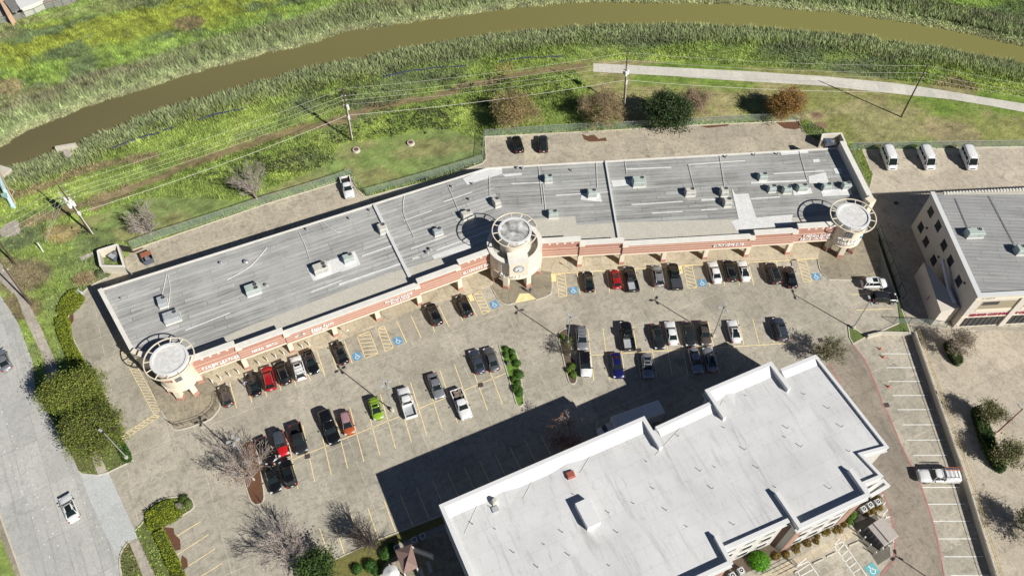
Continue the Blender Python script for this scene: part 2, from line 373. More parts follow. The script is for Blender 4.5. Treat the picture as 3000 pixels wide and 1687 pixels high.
# ------------------------------------------------------------------ terrain, water, grass
_lat = rng.random((256, 256))
def vnoise(x, y):
    xi = np.floor(x).astype(int); yi = np.floor(y).astype(int); fx = x - xi; fy = y - yi
    fx = fx * fx * (3 - 2 * fx); fy = fy * fy * (3 - 2 * fy); a = lambda i, j: _lat[(xi + i) & 255, (yi + j) & 255]
    return (a(0, 0) * (1 - fx) + a(1, 0) * fx) * (1 - fy) + (a(0, 1) * (1 - fx) + a(1, 1) * fx) * fy
def fbm(x, y, o=5, g=.55):
    s = 0; a = 1; t = 0
    for k in range(o): s = s + a * vnoise(x * 2 ** k + 17.3 * k, y * 2 ** k + 5.1 * k); t += a; a *= g
    return s / t
def inpoly(x, y, P):
    r = np.zeros(x.shape, bool); n = len(P)
    for i in range(n):
        x0, y0 = P[i][0], P[i][1]; x1, y1 = P[(i + 1) % n][0], P[(i + 1) % n][1]
        if y0 == y1: continue
        c = ((y0 > y) != (y1 > y)) & (x < (x1 - x0) * (y - y0) / (y1 - y0) + x0); r ^= c
    return r
def dline(x, y, P):
    d = np.full(x.shape, 1e9)
    for a, b in zip(P, P[1:]):
        vx, vy = b[0] - a[0], b[1] - a[1]; l = vx * vx + vy * vy
        t = np.clip(((x - a[0]) * vx + (y - a[1]) * vy) / l, 0, 1)
        d = np.minimum(d, np.hypot(x - a[0] - t * vx, y - a[1] - t * vy))
    return d
WZ = -2.0
r_up = [S(-420, 640, WZ), S(-150, 510, WZ)] + TP(1, [(0, 1050), (150, 945), (420, 840), (640, 745), (870, 675), (1100, 610), (1420, 505), (1640, 450), (1900, 375), (2150, 325), (2415, 235)], WZ) \
    + TP(2, [(180, 205), (640, 140), (950, 100), (1200, 60), (1400, 45), (1640, 22), (1800, 18), (2100, 22)], WZ) \
    + TP(3, [(0, 26), (330, 30), (600, 50), (800, 75), (1050, 85), (1250, 115), (1500, 150), (1720, 185), (1900, 220), (2100, 260), (2400, 325), (2800, 400), (3300, 540)], WZ)
r_lo = [S(-420, 760, WZ), S(-150, 610, WZ)] + TP(1, [(0, 1240), (200, 1175), (380, 1105), (520, 1080), (640, 990), (850, 920), (1000, 850), (1250, 760), (1500, 700), (1700, 640), (1900, 590), (2150, 510), (2415, 455)], WZ) \
    + TP(2, [(200, 420), (450, 355), (700, 315), (950, 285), (1150, 250), (1400, 225), (1650, 205), (2000, 195), (2415, 190)], WZ) \
    + TP(3, [(300, 205), (600, 215), (830, 240), (1050, 255), (1350, 275), (1400, 312), (1560, 318), (1800, 350), (2000, 390), (2200, 430), (2415, 465), (2800, 545), (3300, 680)], WZ)
def jig(P, amp, seed):
    rr = random.Random(seed); Q = []
    for a, b in zip(P, P[1:]):
        n = max(2, int((b - a).length / 1.3)); nn = Vector((-(b - a).y, (b - a).x, 0)).normalized()
        for i in range(n): Q.append(a.lerp(b, i / n) + nn * rr.uniform(-amp, amp))
    return Q + [P[-1]]
ju, jl = jig(smoothpts(r_up, 3), .32, 3), jig(smoothpts(r_lo, 3), .42, 4)
RPOLY = ju + jl[::-1]
def wide(P, s): return [p + Vector((0, s, 0)) for p in P]
struct('river_water', MB().add([(p.x, p.y, WZ) for p in wide(r_up, 4)] + [(p.x, p.y, WZ) for p in wide(r_lo, -4)],
       []), M['water'])
bpy.data.objects.remove(bpy.data.objects['river_water'])
sheet('river_water', wide(r_up, 3) + wide(r_lo, -3)[::-1], M['water'], WZ)
def sdist(x, y):
    d = dline(x, y, ju); d2 = dline(x, y, jl); d = np.minimum(d, d2)
    return np.where(inpoly(x, y, RPOLY), -d, d)
def height(x, y, d=None):
    if d is None: d = sdist(x, y)
    t = np.clip(d / 11, 0, 1); h = WZ + (-WZ) * (t * t * (3 - 2 * t)) ** .8
    h = h + .32 * (fbm(x * .35, y * .35, 3) - .5) * np.clip(d / 3, 0, 1) * np.clip((14 - d) / 6, 0, 1)
    return np.where(d < 0, WZ + np.maximum(d, -1.6) * .6 - .02, np.minimum(h, 0))
tracks = [[T(1, 690, 1449), T(1, 830, 1385), T(1, 1250, 1200), T(1, 1550, 1090), T(1, 2000, 950), T(1, 2415, 845), T(2, 200, 770), T(2, 450, 720), T(2, 650, 690), T(2, 850, 610), T(2, 1050, 575), T(2, 1300, 515), T(2, 1700, 470)],
          [T(1, 90, 1385), T(1, 330, 1320), T(1, 560, 1215), T(1, 900, 1130), T(1, 1090, 1110)], [T(4, 200, 250), T(4, 480, 160), T(4, 900, 0)]]
tan_spots = [(T(4, 200, 620), 5.5, (.20, .145, .10)), (T(4, 600, 640), 3, (.30, .21, .12)), (T(3, 1400, 900), 9, (.30, .28, .13)), (T(3, 1950, 940), 6, (.30, .25, .14)), (T(4, 440, 330), 3.4, (.33, .25, .12)),
             (T(7, 600, 620), 3.5, (.19, .12, .075)), (T(7, 900, 1330), 3.2, (.17, .12, .08)), (T(1, 1340, 170), 4, (.2, .15, .1)), (T(3, 950, 820), 1.2, (.2, .12, .09)), (T(3, 985, 890), 1.6, (.2, .12, .09)), (T(4, 120, 850), 4, (.21, .15, .1)), (T(3, 1900, 640), 6, (.27, .22, .12)),
             (T(2, 1150, 490), 3, (.3, .27, .1)), (T(4, 40, 560), 4, (.24, .2, .12)), (T(1, 60, 620), 4, (.33, .27, .15))]
mow_s = [T(2, 1690, 420), T(3, 0, 440), T(3, 1000, 500), T(3, 2415, 690), T(3, 3200, 900), T(3, 3200, 1100), T(3, 1180, 1010), T(3, 900, 860), T(3, 0, 860), T(2, 2000, 880), T(2, 1650, 500)]
mow_w = [T(2, 0, 1020), T(2, 300, 980), T(2, 700, 900), T(2, 1000, 1000), T(2, 1000, 1130), T(2, 180, 1370), T(2, 60, 1210), T(1, 1900, 1400), T(4, 900, 380), T(4, 300, 330), T(1, 1000, 1400), T(1, 1700, 1420), T(1, 2300, 1180)]
def gcolor(x, y, d):
    ca, sa = math.cos(R(17)), math.sin(R(17)); u = x * ca + y * sa; v = -x * sa + y * ca
    n1 = fbm(u * .035, v * .075, 5); n2 = fbm(u * .12 + 40, v * .2, 5); n3 = fbm(u * .02 + 90, v * .06 + 9, 4); n4 = fbm(u * .5, v * .8, 3)
    def mx(c, k, f): f = np.clip(f, 0, 1)[:, None]; return c * (1 - f) + np.array(k) * f
    north = dline(x, y, ju) < dline(x, y, jl)
    c = np.tile(np.array([.225, .315, .075]), (len(x), 1))
    c = mx(c, (.27, .31, .055), (n1 - .56) * 8); c = mx(c, (.15, .20, .085), (.50 - n2) * 8); c = mx(c, (.24, .23, .12), (n3 - .55) * 7)
    c = np.where((~north)[:, None], mx(mx(np.tile(np.array([.215, .285, .07]), (len(x), 1)), (.30, .37, .09), (n2 - .5) * 6), (.15, .185, .085), (.46 - n1) * 6), c)
    c = mx(c, (.27, .32, .155), (7.0 - d + (n4 - .5) * 5) / 2.5 * .8)
    c = mx(c, (.235, .24, .15), np.where(north, 1, .4) * np.clip(1 - abs(d - 7.2 - (n4 - .5) * 3) / 2.0, 0, 1) * .7)
    c = mx(c, (.36, .37, .2), np.where(north, 1, .15) * np.clip((2.4 - d) / 1.2, 0, 1) * .7)
    f = inpoly(x, y, mow_s) * 1.; c = mx(c, (.25, .245, .085), f * .75); c = mx(c, (.34, .29, .15), f * np.clip((n2 - .5) * 7, 0, 1) * .8); c = mx(c, (.17, .25, .045), f * np.clip((n1 - .56) * 9, 0, 1))
    f = inpoly(x, y, mow_w) * 1.; c = mx(c, (.20, .265, .085), f * .7); c = mx(c, (.27, .25, .11), f * np.clip((n2 - .5) * 8, 0, 1) * .7)
    for k, P in enumerate(tracks):
        dd = dline(x, y, P); c = mx(c, (.255, .20, .115) if k else (.225, .16, .09), np.clip((1.5 + (n4 - .5) * 2.2 - dd) / .7, 0, 1) * .85)
    for P, r, k in tan_spots:
        dd = np.hypot(x - P.x, (y - P.y) * 1.25); c = mx(c, k, np.clip((r * (.55 + 1.0 * n2) - dd) / (r * .3), 0, 1) * .8)
    n5 = fbm(u * 1.3 + 7, v * 1.6, 3); n6 = fbm((u * .8 + v * .6) * .9, (v * .8 - u * .6) * .25 + 60, 4); return c * np.clip(1 + (n4 - .5)[:, None] * .6 + (n5 - .5)[:, None] * .9 + (n6 - .5)[:, None] * np.where(north, 1.1, .6)[:, None], .3, 2)
def setcol(me, cols):
    a = me.color_attributes.new('Col', 'FLOAT_COLOR', 'POINT'); a.data.foreach_set('color', np.c_[cols, np.ones(len(cols))].astype(np.float32).ravel())
x0, x1, y0, y1, st = -185., 185., 12., 232., .62
gx = np.arange(x0, x1 + .01, st); gy = np.arange(y0, y1 + .01, st); nx, ny = len(gx), len(gy)
XX, YY = np.meshgrid(gx, gy); X = XX.ravel(); Y = YY.ravel(); D = sdist(X, Y); Z = height(X, Y, D); COL = gcolor(X, Y, D)
def gridmesh(name, X, Y, Z, nx, ny, mat, col, extra=None):
    me = bpy.data.meshes.new(name); idx = np.arange(nx * ny).reshape(ny, nx)
    Q = np.stack([idx[:-1, :-1], idx[:-1, 1:], idx[1:, 1:], idx[1:, :-1]], -1).reshape(-1, 4)
    V = np.stack([X, Y, Z], -1)
    if extra is not None:
        ev, ef = extra; Q = np.vstack([Q, np.array(ef) + len(V)]); V = np.vstack([V, ev]); col = np.vstack([col, np.tile([.13, .18, .05], (len(ev), 1))])
    me.vertices.add(len(V)); me.vertices.foreach_set('co', V.ravel()); me.loops.add(len(Q) * 4); me.loops.foreach_set('vertex_index', Q.ravel())
    me.polygons.add(len(Q)); me.polygons.foreach_set('loop_start', np.arange(len(Q)) * 4); me.polygons.foreach_set('loop_total', np.full(len(Q), 4)); me.update(); me.validate()
    me.materials.append(mat); me.polygons.foreach_set('use_smooth', [True] * len(Q)); setcol(me, col)
    o = bpy.data.objects.new(name, me); sc.collection.objects.link(o); return o
B = 1500; e = [(-B, -B, 0), (B, -B, 0), (B, B, 0), (-B, B, 0), (gx[0], gy[0], 0), (gx[-1], gy[0], 0), (gx[-1], gy[-1], 0), (gx[0], gy[-1], 0)]
tag(gridmesh('ground', X, Y, Z, nx, ny, M['grass'], COL, (np.array(e), [(0, 1, 5, 4), (1, 2, 6, 5), (2, 3, 7, 6), (3, 0, 4, 7)])), kind='structure')

# ------------------------------------------------------------------ paving
lot = TP(4, [(760, 640), (650, 690), (560, 770), (505, 860), (485, 930), (495, 1010), (530, 1090), (590, 1200)]) + TP(7, [(700, 60), (790, 280), (860, 440), (942, 632), (768, 716), (955, 1130), (1030, 1045), (1010, 1000), (1100, 930), (1200, 895), (1330, 890), (1368, 930), (1350, 985), (1140, 1100), (1310, 1449)]) + [S(620, 1900), S(1000, 2100)] \
    + [S(2700, 2100), S(3300, 2000), S(3500, 900)] + TP(3, [(3600, 1040), (2415, 1045), (1270, 1066), (1345, 1240), (1310, 1395), (1150, 1440), (1120, 1000), (930, 990), (850, 935), (822, 857), (0, 893)]) + TP(2, [(2415, 897), (1650, 938), (1015, 970), (1028, 1130), (1000, 1158), (700, 1265), (350, 1350), (180, 1395), (120, 1340), (78, 1255)]) + TP(1, [(2390, 1292), (1900, 1440)]) + TP(4, [(1450, 266), (940, 440)])
sheet('parking_lot', lot, M['lot'], .02)
sheet('back_alley', TP(4, [(760, 641), (940, 441), (1450, 267)]) + TP(1, [(1900, 1441), (2390, 1293)]) + TP(2, [(77, 1256), (119, 1341), (179, 1396)]) + [S(1150, 640), S(300, 900)] + TP(4, [(640, 700)]), M['alley'], .03)
sheet('east_alley', TP(2, [(1016, 971), (1650, 939), (2415, 898)]) + TP(3, [(0, 894), (821, 858), (849, 936), (929, 991), (1050, 1120)]) + TP(2, [(1028, 1300), (1027, 1130)]), M['alley_e'], .03)
sheet('east_drive', TP(3, [(1271, 1067), (2415, 1046), (3600, 1041)]) + [S(3490, 700), S(2960, 700), S(2700, 960)] + TP(6, [(1620, 1010), (1370, 300), (1310, 70)]) + TP(3, [(1344, 1240)]), M['rlot'], .03)
sheet('fire_lane', TP(6, [(1205, 1110), (1300, 1240), (1390, 1449)]) + TP(9, [(1410, 220), (1545, 520), (1680, 790), (1765, 1050), (1845, 1449)]) + [S(2780, 1800), S(2560, 1800)] + TP(9, [(1400, 1420), (1490, 1310), (1500, 1200), (1470, 1000), (1410, 850), (1200, 640), (900, 0)]) + TP(6, [(1040, 1240), (900, 1110), (1080, 1090)]), M['drive'], .03)
sheet('east_parking_lot', TP(6, [(1625, 1035), (1780, 1000), (2415, 1010)]) + [S(3400, 960), S(3400, 2000)] + TP(9, [(2300, 1800), (2200, 1449), (2060, 1040), (1960, 760), (1720, 100), (1690, 0)]), M['rlot'], .035)
# building aprons / covered walks
sheet('front_walk', [S(600, 1146), S(632, 1137), S(672, 1122), S(931, 1027), S(1082, 965)] + TP(5, [(560, 850), (940, 745), (1060, 697), (1180, 640), (900, 560), (0, 900)]) + TP(4, [(1500, 1200)]) + [S(560, 1090)], M['walk'], .15)
sheet('front_walk_east', TP(5, [(1060, 697), (1480, 605), (1900, 590), (2415, 562)]) + TP(6, [(0, 548), (760, 508), (960, 503), (1050, 300), (0, 380)]) + TP(5, [(1700, 440), (1100, 480)]), M['walk_e'], .155)
sheet('entry_plaza', [T(5, 1060, 695), T(5, 1110, 790), T(5, 1170, 828)] + TP(5, [(1230, 815), (1375, 795), (1450, 770), (1488, 730), (1490, 600), (1250, 560), (1150, 620)]), M['stained'], .158)
sheet('corner_plaza', TP(7, [(1000, -40), (1140, 280), (1205, 380), (1240, 410), (1300, 405), (1460, 350), (1530, 300), (1560, 230), (1540, 90), (1400, 20)]) + [S(520, 1060), S(470, 1050)], M['stained'], .158)
sheet('east_corner_plaza', TP(6, [(955, 505), (980, 600), (1035, 650), (1300, 655), (1400, 640), (1380, 300), (1300, 200), (1000, 330)]), M['stained'], .158)
# streets
road = TP(4, [(-700, 0), (-40, 690), (130, 960), (235, 1240)]) + TP(7, [(250, 130), (520, 620), (560, 712), (600, 735), (850, 1240), (848, 1330), (868, 1449), (900, 1700), (300, 1700), (160, 1449), (0, 1010), (-600, 0)])
sheet('road', road, M['road'], .012)
sheet('driveway_apron', TP(7, [(560, 712), (690, 736), (768, 716), (955, 1130), (975, 1180), (912, 1203), (868, 1262), (848, 1330), (760, 1180), (640, 920)]), M['apron'], .024)
sheet('median_grass_edge', TP(7, [(-400, 0), (-40, 1010), (0, 1020), (160, 1449), (300, 1760), (200, 1760), (110, 1449), (0, 1170), (-200, 700)]), M['stained'], .02)
sw = TP(4, [(-60, 470), (30, 560), (95, 640), (165, 740), (240, 890), (300, 1010), (385, 1210)]) + TP(7, [(520, 330), (640, 560), (705, 590), (765, 715), (695, 735), (645, 605), (560, 500), (330, 90)]) + TP(4, [(312, 1215), (180, 930), (120, 775), (0, 660), (-60, 620)])
sheet('sidewalk', sw, M['sidewalk'], .035)
sheet('sidewalk_south', TP(7, [(910, 1203), (980, 1183), (1030, 1300), (1100, 1449), (1200, 1700), (1080, 1700), (1010, 1449), (960, 1318)]), M['sidewalk'], .04)
sheet('trail', TP(2, [(1783, 450), (2415, 483)]) + TP(3, [(500, 508), (1030, 545), (1500, 590), (1660, 612), (1900, 650), (2100, 685), (2415, 735), (3200, 880), (3200, 960), (2415, 795), (2200, 755), (1900, 705), (1500, 665), (1000, 610), (500, 580), (0, 548)]) + TP(2, [(2415, 545), (1783, 510)]), M['trail'], .03)
sheet('hotel_walk', TP(9, [(1400, 1000), (1180, 1120), (780, 1330), (400, 1500), (300, 1700), (500, 1700), (800, 1400), (1190, 1180), (1330, 1050), (1440, 1000)]), M['walk'], .03)
sheet('hotel_bed', TP(9, [(1390, 930), (1250, 1010), (1000, 1130), (640, 1330), (300, 1500), (0, 1700), (0, 1400), (600, 1200), (1240, 880), (1350, 860)]), M['soil'], .03)
sheet('pad_asphalt', TP(9, [(1195, 1080), (1300, 1040), (1370, 1010), (1410, 1100), (1460, 1170), (1470, 1310), (1380, 1370), (1330, 1290), (1250, 1190)]), mottled('pad_dark', (.16, .145, .115), (.11, .1, .08), 1.5), .036)
sheet('back_patio', TP(8, [(600, 1160), (770, 1110), (1000, 1600), (300, 1700), (330, 1440), (360, 1330), (460, 1290)]), M['stained'], .03)

SHEETS = []
def grassbed(name, pts, z=.12, col=None):
    bx = [p[0] for p in pts]; by = [p[1] for p in pts]; s_ = .45
    ax = np.arange(min(bx), max(bx) + s_, s_); ay = np.arange(min(by), max(by) + s_, s_); A, B_ = np.meshgrid(ax, ay)
    o = sheet(name, pts, M['grass'], z); n = len(o.data.vertices); co = np.array([v.co[:] for v in o.data.vertices])
    c = np.tile(np.array(col or (.105, .155, .04)), (n, 1)); setcol(o.data, c); return o
BEDS = {}
def bed(key, pts, col=None, z=.12): BEDS[key] = (pts, col or (.12, .18, .045)); grassbed('lawn_' + key, pts, z, col)
bed('west', TP(7, [(545, 700), (520, 610), (300, 200), (640, 10), (700, 60), (790, 280), (860, 440), (938, 630), (768, 712), (690, 732), (575, 725)]), (.13, .15, .05), .008)
bed('south', TP(7, [(955, 1132), (1030, 1048), (1012, 1000), (1100, 932), (1200, 897), (1330, 892), (1366, 930), (1348, 983), (1138, 1100), (1308, 1449), (1450, 1800), (1000, 1800), (860, 1449), (852, 1330), (872, 1264), (912, 1205), (975, 1185)]), (.13, .155, .05), .006)
bed('divider', TP(6, [(1170, 985), (1195, 990), (1300, 1050), (1200, 1103), (1180, 1060)]), (.12, .165, .045))
bed('corner', TP(6, [(1400, 1030), (1540, 965), (1520, 800), (1535, 785), (1605, 1010), (1600, 1025)]), (.12, .165, .045))
bed('strip', TP(6, [(1360, 300), (1380, 300), (1540, 780), (1518, 790)]), (.04, .05, .02))
bed('island', TP(5, [(1118, 1125), (1160, 1118), (1210, 1140), (1245, 1190), (1262, 1290), (1290, 1500), (1270, 1545), (1240, 1530)]), (.13, .23, .035))
bed('verge', TP(3, [(1190, 1060), (1275, 1068), (1340, 1240), (1308, 1390), (1290, 1390), (1250, 1250)]), (.16, .20, .05))
bed('back', TP(8, [(0, 1310), (250, 1195), (425, 1130), (720, 1015), (745, 1070), (600, 1130), (380, 1230), (400, 1300), (330, 1330), (270, 1449), (0, 1600), (-400, 1650), (-330, 1449)]), (.17, .16, .05))
sheet('bed_soil', TP(5, [(1545, 1020), (1580, 1003), (1600, 1000), (1640, 1080), (1620, 1180), (1665, 1240), (1665, 1360), (1640, 1388), (1610, 1370), (1585, 1270), (1570, 1190), (1545, 1100)]), M['soil'], .12)
sheet('tree_bed', TP(7, [(1700, 560), (1740, 505), (1775, 495), (1800, 505), (1830, 650), (1865, 850), (1860, 920), (1820, 942), (1780, 920), (1740, 800), (1700, 640)]), M['mulch'], .12)
for k, (t, P) in enumerate([(7, [(1150, 1100), (1230, 1110), (1235, 1150), (1275, 1190), (1280, 1260), (1240, 1270), (1200, 1190)]), (7, [(1290, 1300), (1325, 1330), (1330, 1380), (1295, 1410), (1280, 1340)]), (4, [(490, 890), (520, 885), (522, 940), (500, 975), (485, 940)]), (3, [(660, 868), (818, 862), (830, 910), (790, 918), (720, 910)]), (2, [(1700, 950), (1740, 965), (1790, 955), (1820, 985), (1870, 975), (1880, 1000), (1840, 1000), (1760, 1005), (1720, 990)]), (4, [(940, 450), (1010, 425), (1015, 432), (945, 462)]), (3, [(120, 895), (330, 880), (320, 893), (180, 908)]), (9, [(1360, 925), (1400, 960), (1330, 1020), (1290, 1010)])]):
    sheet('leaf_litter', TP(t, P), M['mulch'], .05 + .001 * k)
# curbs
def curb(name, P, closed=False, h=.15, w_=.17, mat='curb'): struct(name, MB().strip(P, w_, -.02, h, closed), M[mat])
curb('curb', smoothpts(TP(4, [(760, 636), (650, 690), (560, 770), (505, 860), (485, 930), (495, 1010), (530, 1090), (590, 1200)]), 3))
curb('curb', TP(4, [(940, 440), (1450, 266)]) + TP(1, [(1900, 1440), (2390, 1292)]) + smoothpts(TP(2, [(78, 1255), (100, 1310), (135, 1365), (180, 1395), (350, 1350)]), 3) + TP(2, [(700, 1265), (1000, 1158), (1024, 1130), (1015, 970), (1650, 938), (2415, 897)]) + TP(3, [(0, 893), (822, 857), (850, 935), (930, 990)]))
curb('curb', TP(3, [(3000, 1035), (2415, 1045), (1270, 1066), (1345, 1240), (1310, 1392)]))
curb('curb', TP(7, [(868, 470), (942, 632), (768, 716), (690, 736), (580, 726), (548, 700)]))
curb('curb', smoothpts(TP(7, [(955, 1130), (1030, 1045)]) + TP(7, [(1012, 1005), (1100, 932), (1200, 895), (1330, 890), (1368, 930), (1350, 985), (1140, 1100)]), 3) + TP(7, [(1310, 1449), (1430, 1700)]))
curb('curb', smoothpts(TP(7, [(912, 1203), (868, 1262), (848, 1330), (855, 1449), (900, 1650)]), 3))
curb('island_curb', smoothpts(TP(5, [(1118, 1125), (1160, 1118), (1210, 1140), (1245, 1190), (1262, 1290), (1290, 1500), (1285, 1530), (1265, 1548), (1240, 1530)]), 3), True)
curb('island_curb', smoothpts(TP(5, [(1545, 1020), (1600, 998), (1640, 1080), (1620, 1180), (1662, 1240), (1665, 1360), (1640, 1388), (1610, 1370), (1585, 1270), (1560, 1160), (1540, 1090)]), 3), True)
curb('island_curb', smoothpts(TP(7, [(1690, 570), (1725, 510), (1775, 493), (1803, 505), (1835, 650), (1867, 850), (1862, 920), (1820, 944), (1778, 922), (1735, 800)]), 3), True)
curb('curb', smoothpts(TP(6, [(955, 503), (975, 590), (1035, 652)]), 4) + TP(6, [(1290, 655)]))
curb('curb', smoothpts(TP(5, [(1060, 695), (1110, 790), (1170, 828), (1230, 815)]), 4))
curb('curb', smoothpts(TP(5, [(1375, 795), (1450, 770), (1488, 730), (1490, 605)]), 4))
curb('curb', TP(6, [(1520, 785), (1605, 1015)])); curb('curb', TP(6, [(1345, 300), (1520, 790)])); curb('curb', TP(6, [(1305, 1055), (1535, 955)]))
curb('curb', TP(6, [(1180, 1060), (1172, 990), (1195, 988), (1302, 1052), (1205, 1106), (1180, 1060)]))
curb('curb', TP(8, [(-330, 1445), (0, 1312), (250, 1197), (425, 1132), (720, 1017)]))
curb('curb', smoothpts(TP(7, [(1140, 280), (1205, 385), (1240, 415), (1300, 410), (1460, 355), (1530, 300), (1560, 230), (1545, 90)]), 3) , h=.16)
curb('curb', TP(7, [(-40, 920), (0, 1010), (160, 1449), (260, 1700)]), w_=.3)

# ------------------------------------------------------------------ markings
def lines(name, segs, mat, wd=.13, z=.045):
    mb = MB()
    for a, b in segs: 
        d = (b - a); d.z = 0; n = Vector((-d.y, d.x, 0)).normalized() * wd / 2
        mb.add([(a - n).to_tuple()[:2] + (z,), (b - n).to_tuple()[:2] + (z,), (b + n).to_tuple()[:2] + (z,), (a + n).to_tuple()[:2] + (z,)], [(0, 1, 2, 3)])
    return struct(name, mb, mat)
def seg(t, a, b): return (T(t, *a), T(t, *b))
Y = []
# west double row
cA, cB = T(7, 1960, 670), T(8, 1165, 15)
Y.append((cA, cB))
top8 = [(-335 - 130, 0)]
Wl = []
u = (cB - cA).normalized(); uW = Vector((math.cos(AW), math.sin(AW), 0)); nW = Vector((math.sin(AW), -math.cos(AW), 0)); uE = Vector((math.cos(AE), math.sin(AE), 0)); nE = Vector((math.sin(AE), -math.cos(AE), 0))
sd_ = (T(8, 125 + 0, 0) - T(8, 125, 0))
dirW = (S(1252.6, 1280.8) - S(1200.8, 1114)).normalized()
c0 = T(8, 108, 440)
for k in range(-9, 10):
    c = c0 + u * (2.735 * k)
    if (c - cA).dot(u) < .3 or (c - cB).dot(u) > -.3: continue
    up = 0 if k in () else 5.3
    Y.append((c - dirW * up, c + dirW * 5.3))
# east double row
eA, eB = T(5, 1760, 1185), T(6, 755, 1100); ue = (eB - eA).normalized(); dirE = (S(1784.7, 1121.4) - S(1764, 957.9)).normalized(); Y.append((eA, eB))
c0 = T(6, 433, 1112)
for k in range(-14, 3):
    c = c0 + ue * (2.735 * k)
    if (c - eA).dot(ue) < -.8: continue
    Y.append((c - dirE * 5.3, c + dirE * (5.3 if k < -1 else 0)))
# front west
for a, b in [((1625, 1120 - 20), (1675, 1258))]: pass
F4 = [((1625, 80), (1675, 262), 7), ((1735, 60), (1782, 218), 7), ((1845, 30), (1888, 180), 7), ((1950, 0), (1990, 142), 7), ((2060, -20), (2095, 105), 7), ((2150, -30), (2200, 70), 7), ((2235, -80), (2300, 30), 7)]
for a, b, t in F4: Y.append(seg(t, a, b))
for a, b in [((-85, 1120), (-30, 1290)), ((20, 1085), (78, 1243)), ((393, 945), (463, 1098)), ((492, 905), (565, 1062)), ((615, 880), (660, 1020)), ((690, 838), (763, 985)), ((795, 800), (860, 945)), ((885, 770), (958, 908)), ((-175, 1150), (-120, 1310))]: Y.append(seg(5, a, b))
# front east
for a, b in [((1668, 600), (1690, 755)), ((1775, 598), (1797, 748)), ((1880, 590), (1897, 740)), ((1975, 580), (2003, 735)), ((2078, 575), (2108, 730)), ((2190, 570), (2208, 725)), ((2290, 562), (2310, 715))]: Y.append(seg(5, a, b))
for a, b in [((165, 545), (193, 700)), ((270, 540), (297, 697)), ((372, 535), (402, 690)), ((462, 528), (503, 688)), ((560, 522), (590, 660)), ((660, 515), (690, 640)), ((768, 510), (808, 680))]: Y.append(seg(6, a, b))
for a, b in [((1195, 757), (1320, 750)), ((1228, 866), (1488, 856)), ((1150, 640), (1290, 632))]: Y.append(seg(6, a, b))
# hotel rows
for a, b in zip([(417, 872), (532, 822), (645, 772), (755, 722), (868, 678), (977, 632), (1087, 587), (1193, 540), (1300, 490), (1408, 450)], [(505, 1090), (620, 1040), (712, 925), (825, 880), (940, 832), (1050, 783), (1160, 737), (1268, 690), (1376, 642), (1485, 596)]): Y.append(seg(8, a, b))
for a, b in [((70, 1018), (130, 1205)), ((187, 965), (265, 1190)), ((305, 918), (385, 1140)), ((-50, 1065), (22, 1295)), ((-155, 1110), (-70, 1350)), ((1804, 350), (1815, 450)), ((1917, 315), (1925, 350))]: Y.append(seg(8, a, b))
for a, b in [((1422, 1060), (1238, 1175)), ((1475, 1155), (1252, 1298)), ((1522, 1255), (1335, 1375)), ((1572, 1357), (1425, 1449)), ((1620, 1460), (1470, 1560))]: Y.append(seg(7, a, b))
lines('yellow_stall_lines', Y, M['yellow'])
lines('yellow_curb_paint', [seg(5, (1490, 612), (1660, 603)), seg(5, (1660, 603), (2415, 558)), seg(6, (0, 553), (560, 527)), seg(6, (560, 527), (960, 503))], M['yellow'], .17, .165)
def hatch(name, A, B, C_, D_, n, mat, skew=.9, z=.046, wd=.13):       # A-B one long side, D-C the other
    sg = [(A, B), (B, C_), (D_, C_), (A, D_)]
    for k in range(n):
        f = (k + .0) / n; g = min(1, f + skew / n)
        sg.append((A.lerp(B, f), D_.lerp(C_, g)))
    lines(name, sg, mat, wd, z)
hatch('hatched_aisle', *TP(5, [(112, 1048), (170, 1207), (260, 1172), (200, 1018)]), 6, M['yellow'])
hatch('hatched_aisle', *TP(5, [(258, 995), (308, 1158), (368, 1133), (303, 980)]), 6, M['yellow'])
hatch('hatched_aisle', *TP(5, [(935, 755), (1000, 897), (1053, 872), (985, 730)]), 6, M['yellow'])
hatch('hatched_aisle', *TP(5, [(1522, 610), (1538, 771), (1597, 768), (1580, 608)]), 6, M['yellow'])
hatch('hatched_aisle', *TP(6, [(5, 555), (38, 713), (98, 708), (65, 552)]), 6, M['yellow'])
hatch('hatched_aisle', *TP(6, [(812, 510), (855, 668), (912, 664), (868, 508)]), 6, M['yellow'])
hatch('hatched_aisle', T(4, 805, 1060), T(7, 1088, 305), T(7, 1140, 275), T(4, 850, 1045), 26, M['yellow'], 1.6, .046, .09)
hatch('hatched_aisle', T(7, 860, 455), T(7, 1088, 310), T(7, 1135, 318), T(7, 870, 487), 8, M['yellow'], .8)
hatch('white_hatched_aisle', *TP(9, [(1070, 1232), (1230, 1470), (1310, 1460), (1132, 1205)]), 6, M['whitep'], -.6)
hatch('white_hatched_aisle', *TP(9, [(795, 1388), (850, 1480), (970, 1460), (890, 1345)]), 3, M['whitep'], -.6)
lines('white_hatched_aisle', [seg(9, (1415, 850), (1472, 1025)), seg(9, (1395, 905), (1420, 870)), seg(9, (1405, 965), (1440, 920)), seg(9, (1415, 1025), (1455, 970)), seg(9, (1425, 1045), (1472, 1025))], M['whitep'], .14)
Wt = [seg(9, (a, y), (b, y - 1)) for a, b, y in [(1455, 1700, 73), (1487, 1735, 172), (1518, 1770, 272), (1555, 1808, 379), (1583, 1840, 487), (1630, 1877, 595), (1697, 1957, 821), (1733, 1995, 940), (1770, 2035, 1060), (1808, 2080, 1185), (1850, 2127, 1311), (1893, 2165, 1443)]] + [seg(6, (1405, 1174), (1638, 1175)), seg(6, (1437, 1272), (1668, 1271))]
lines('white_stall_lines', Wt, M['whitep'], .14)
def pl(P): return list(zip(P, P[1:]))
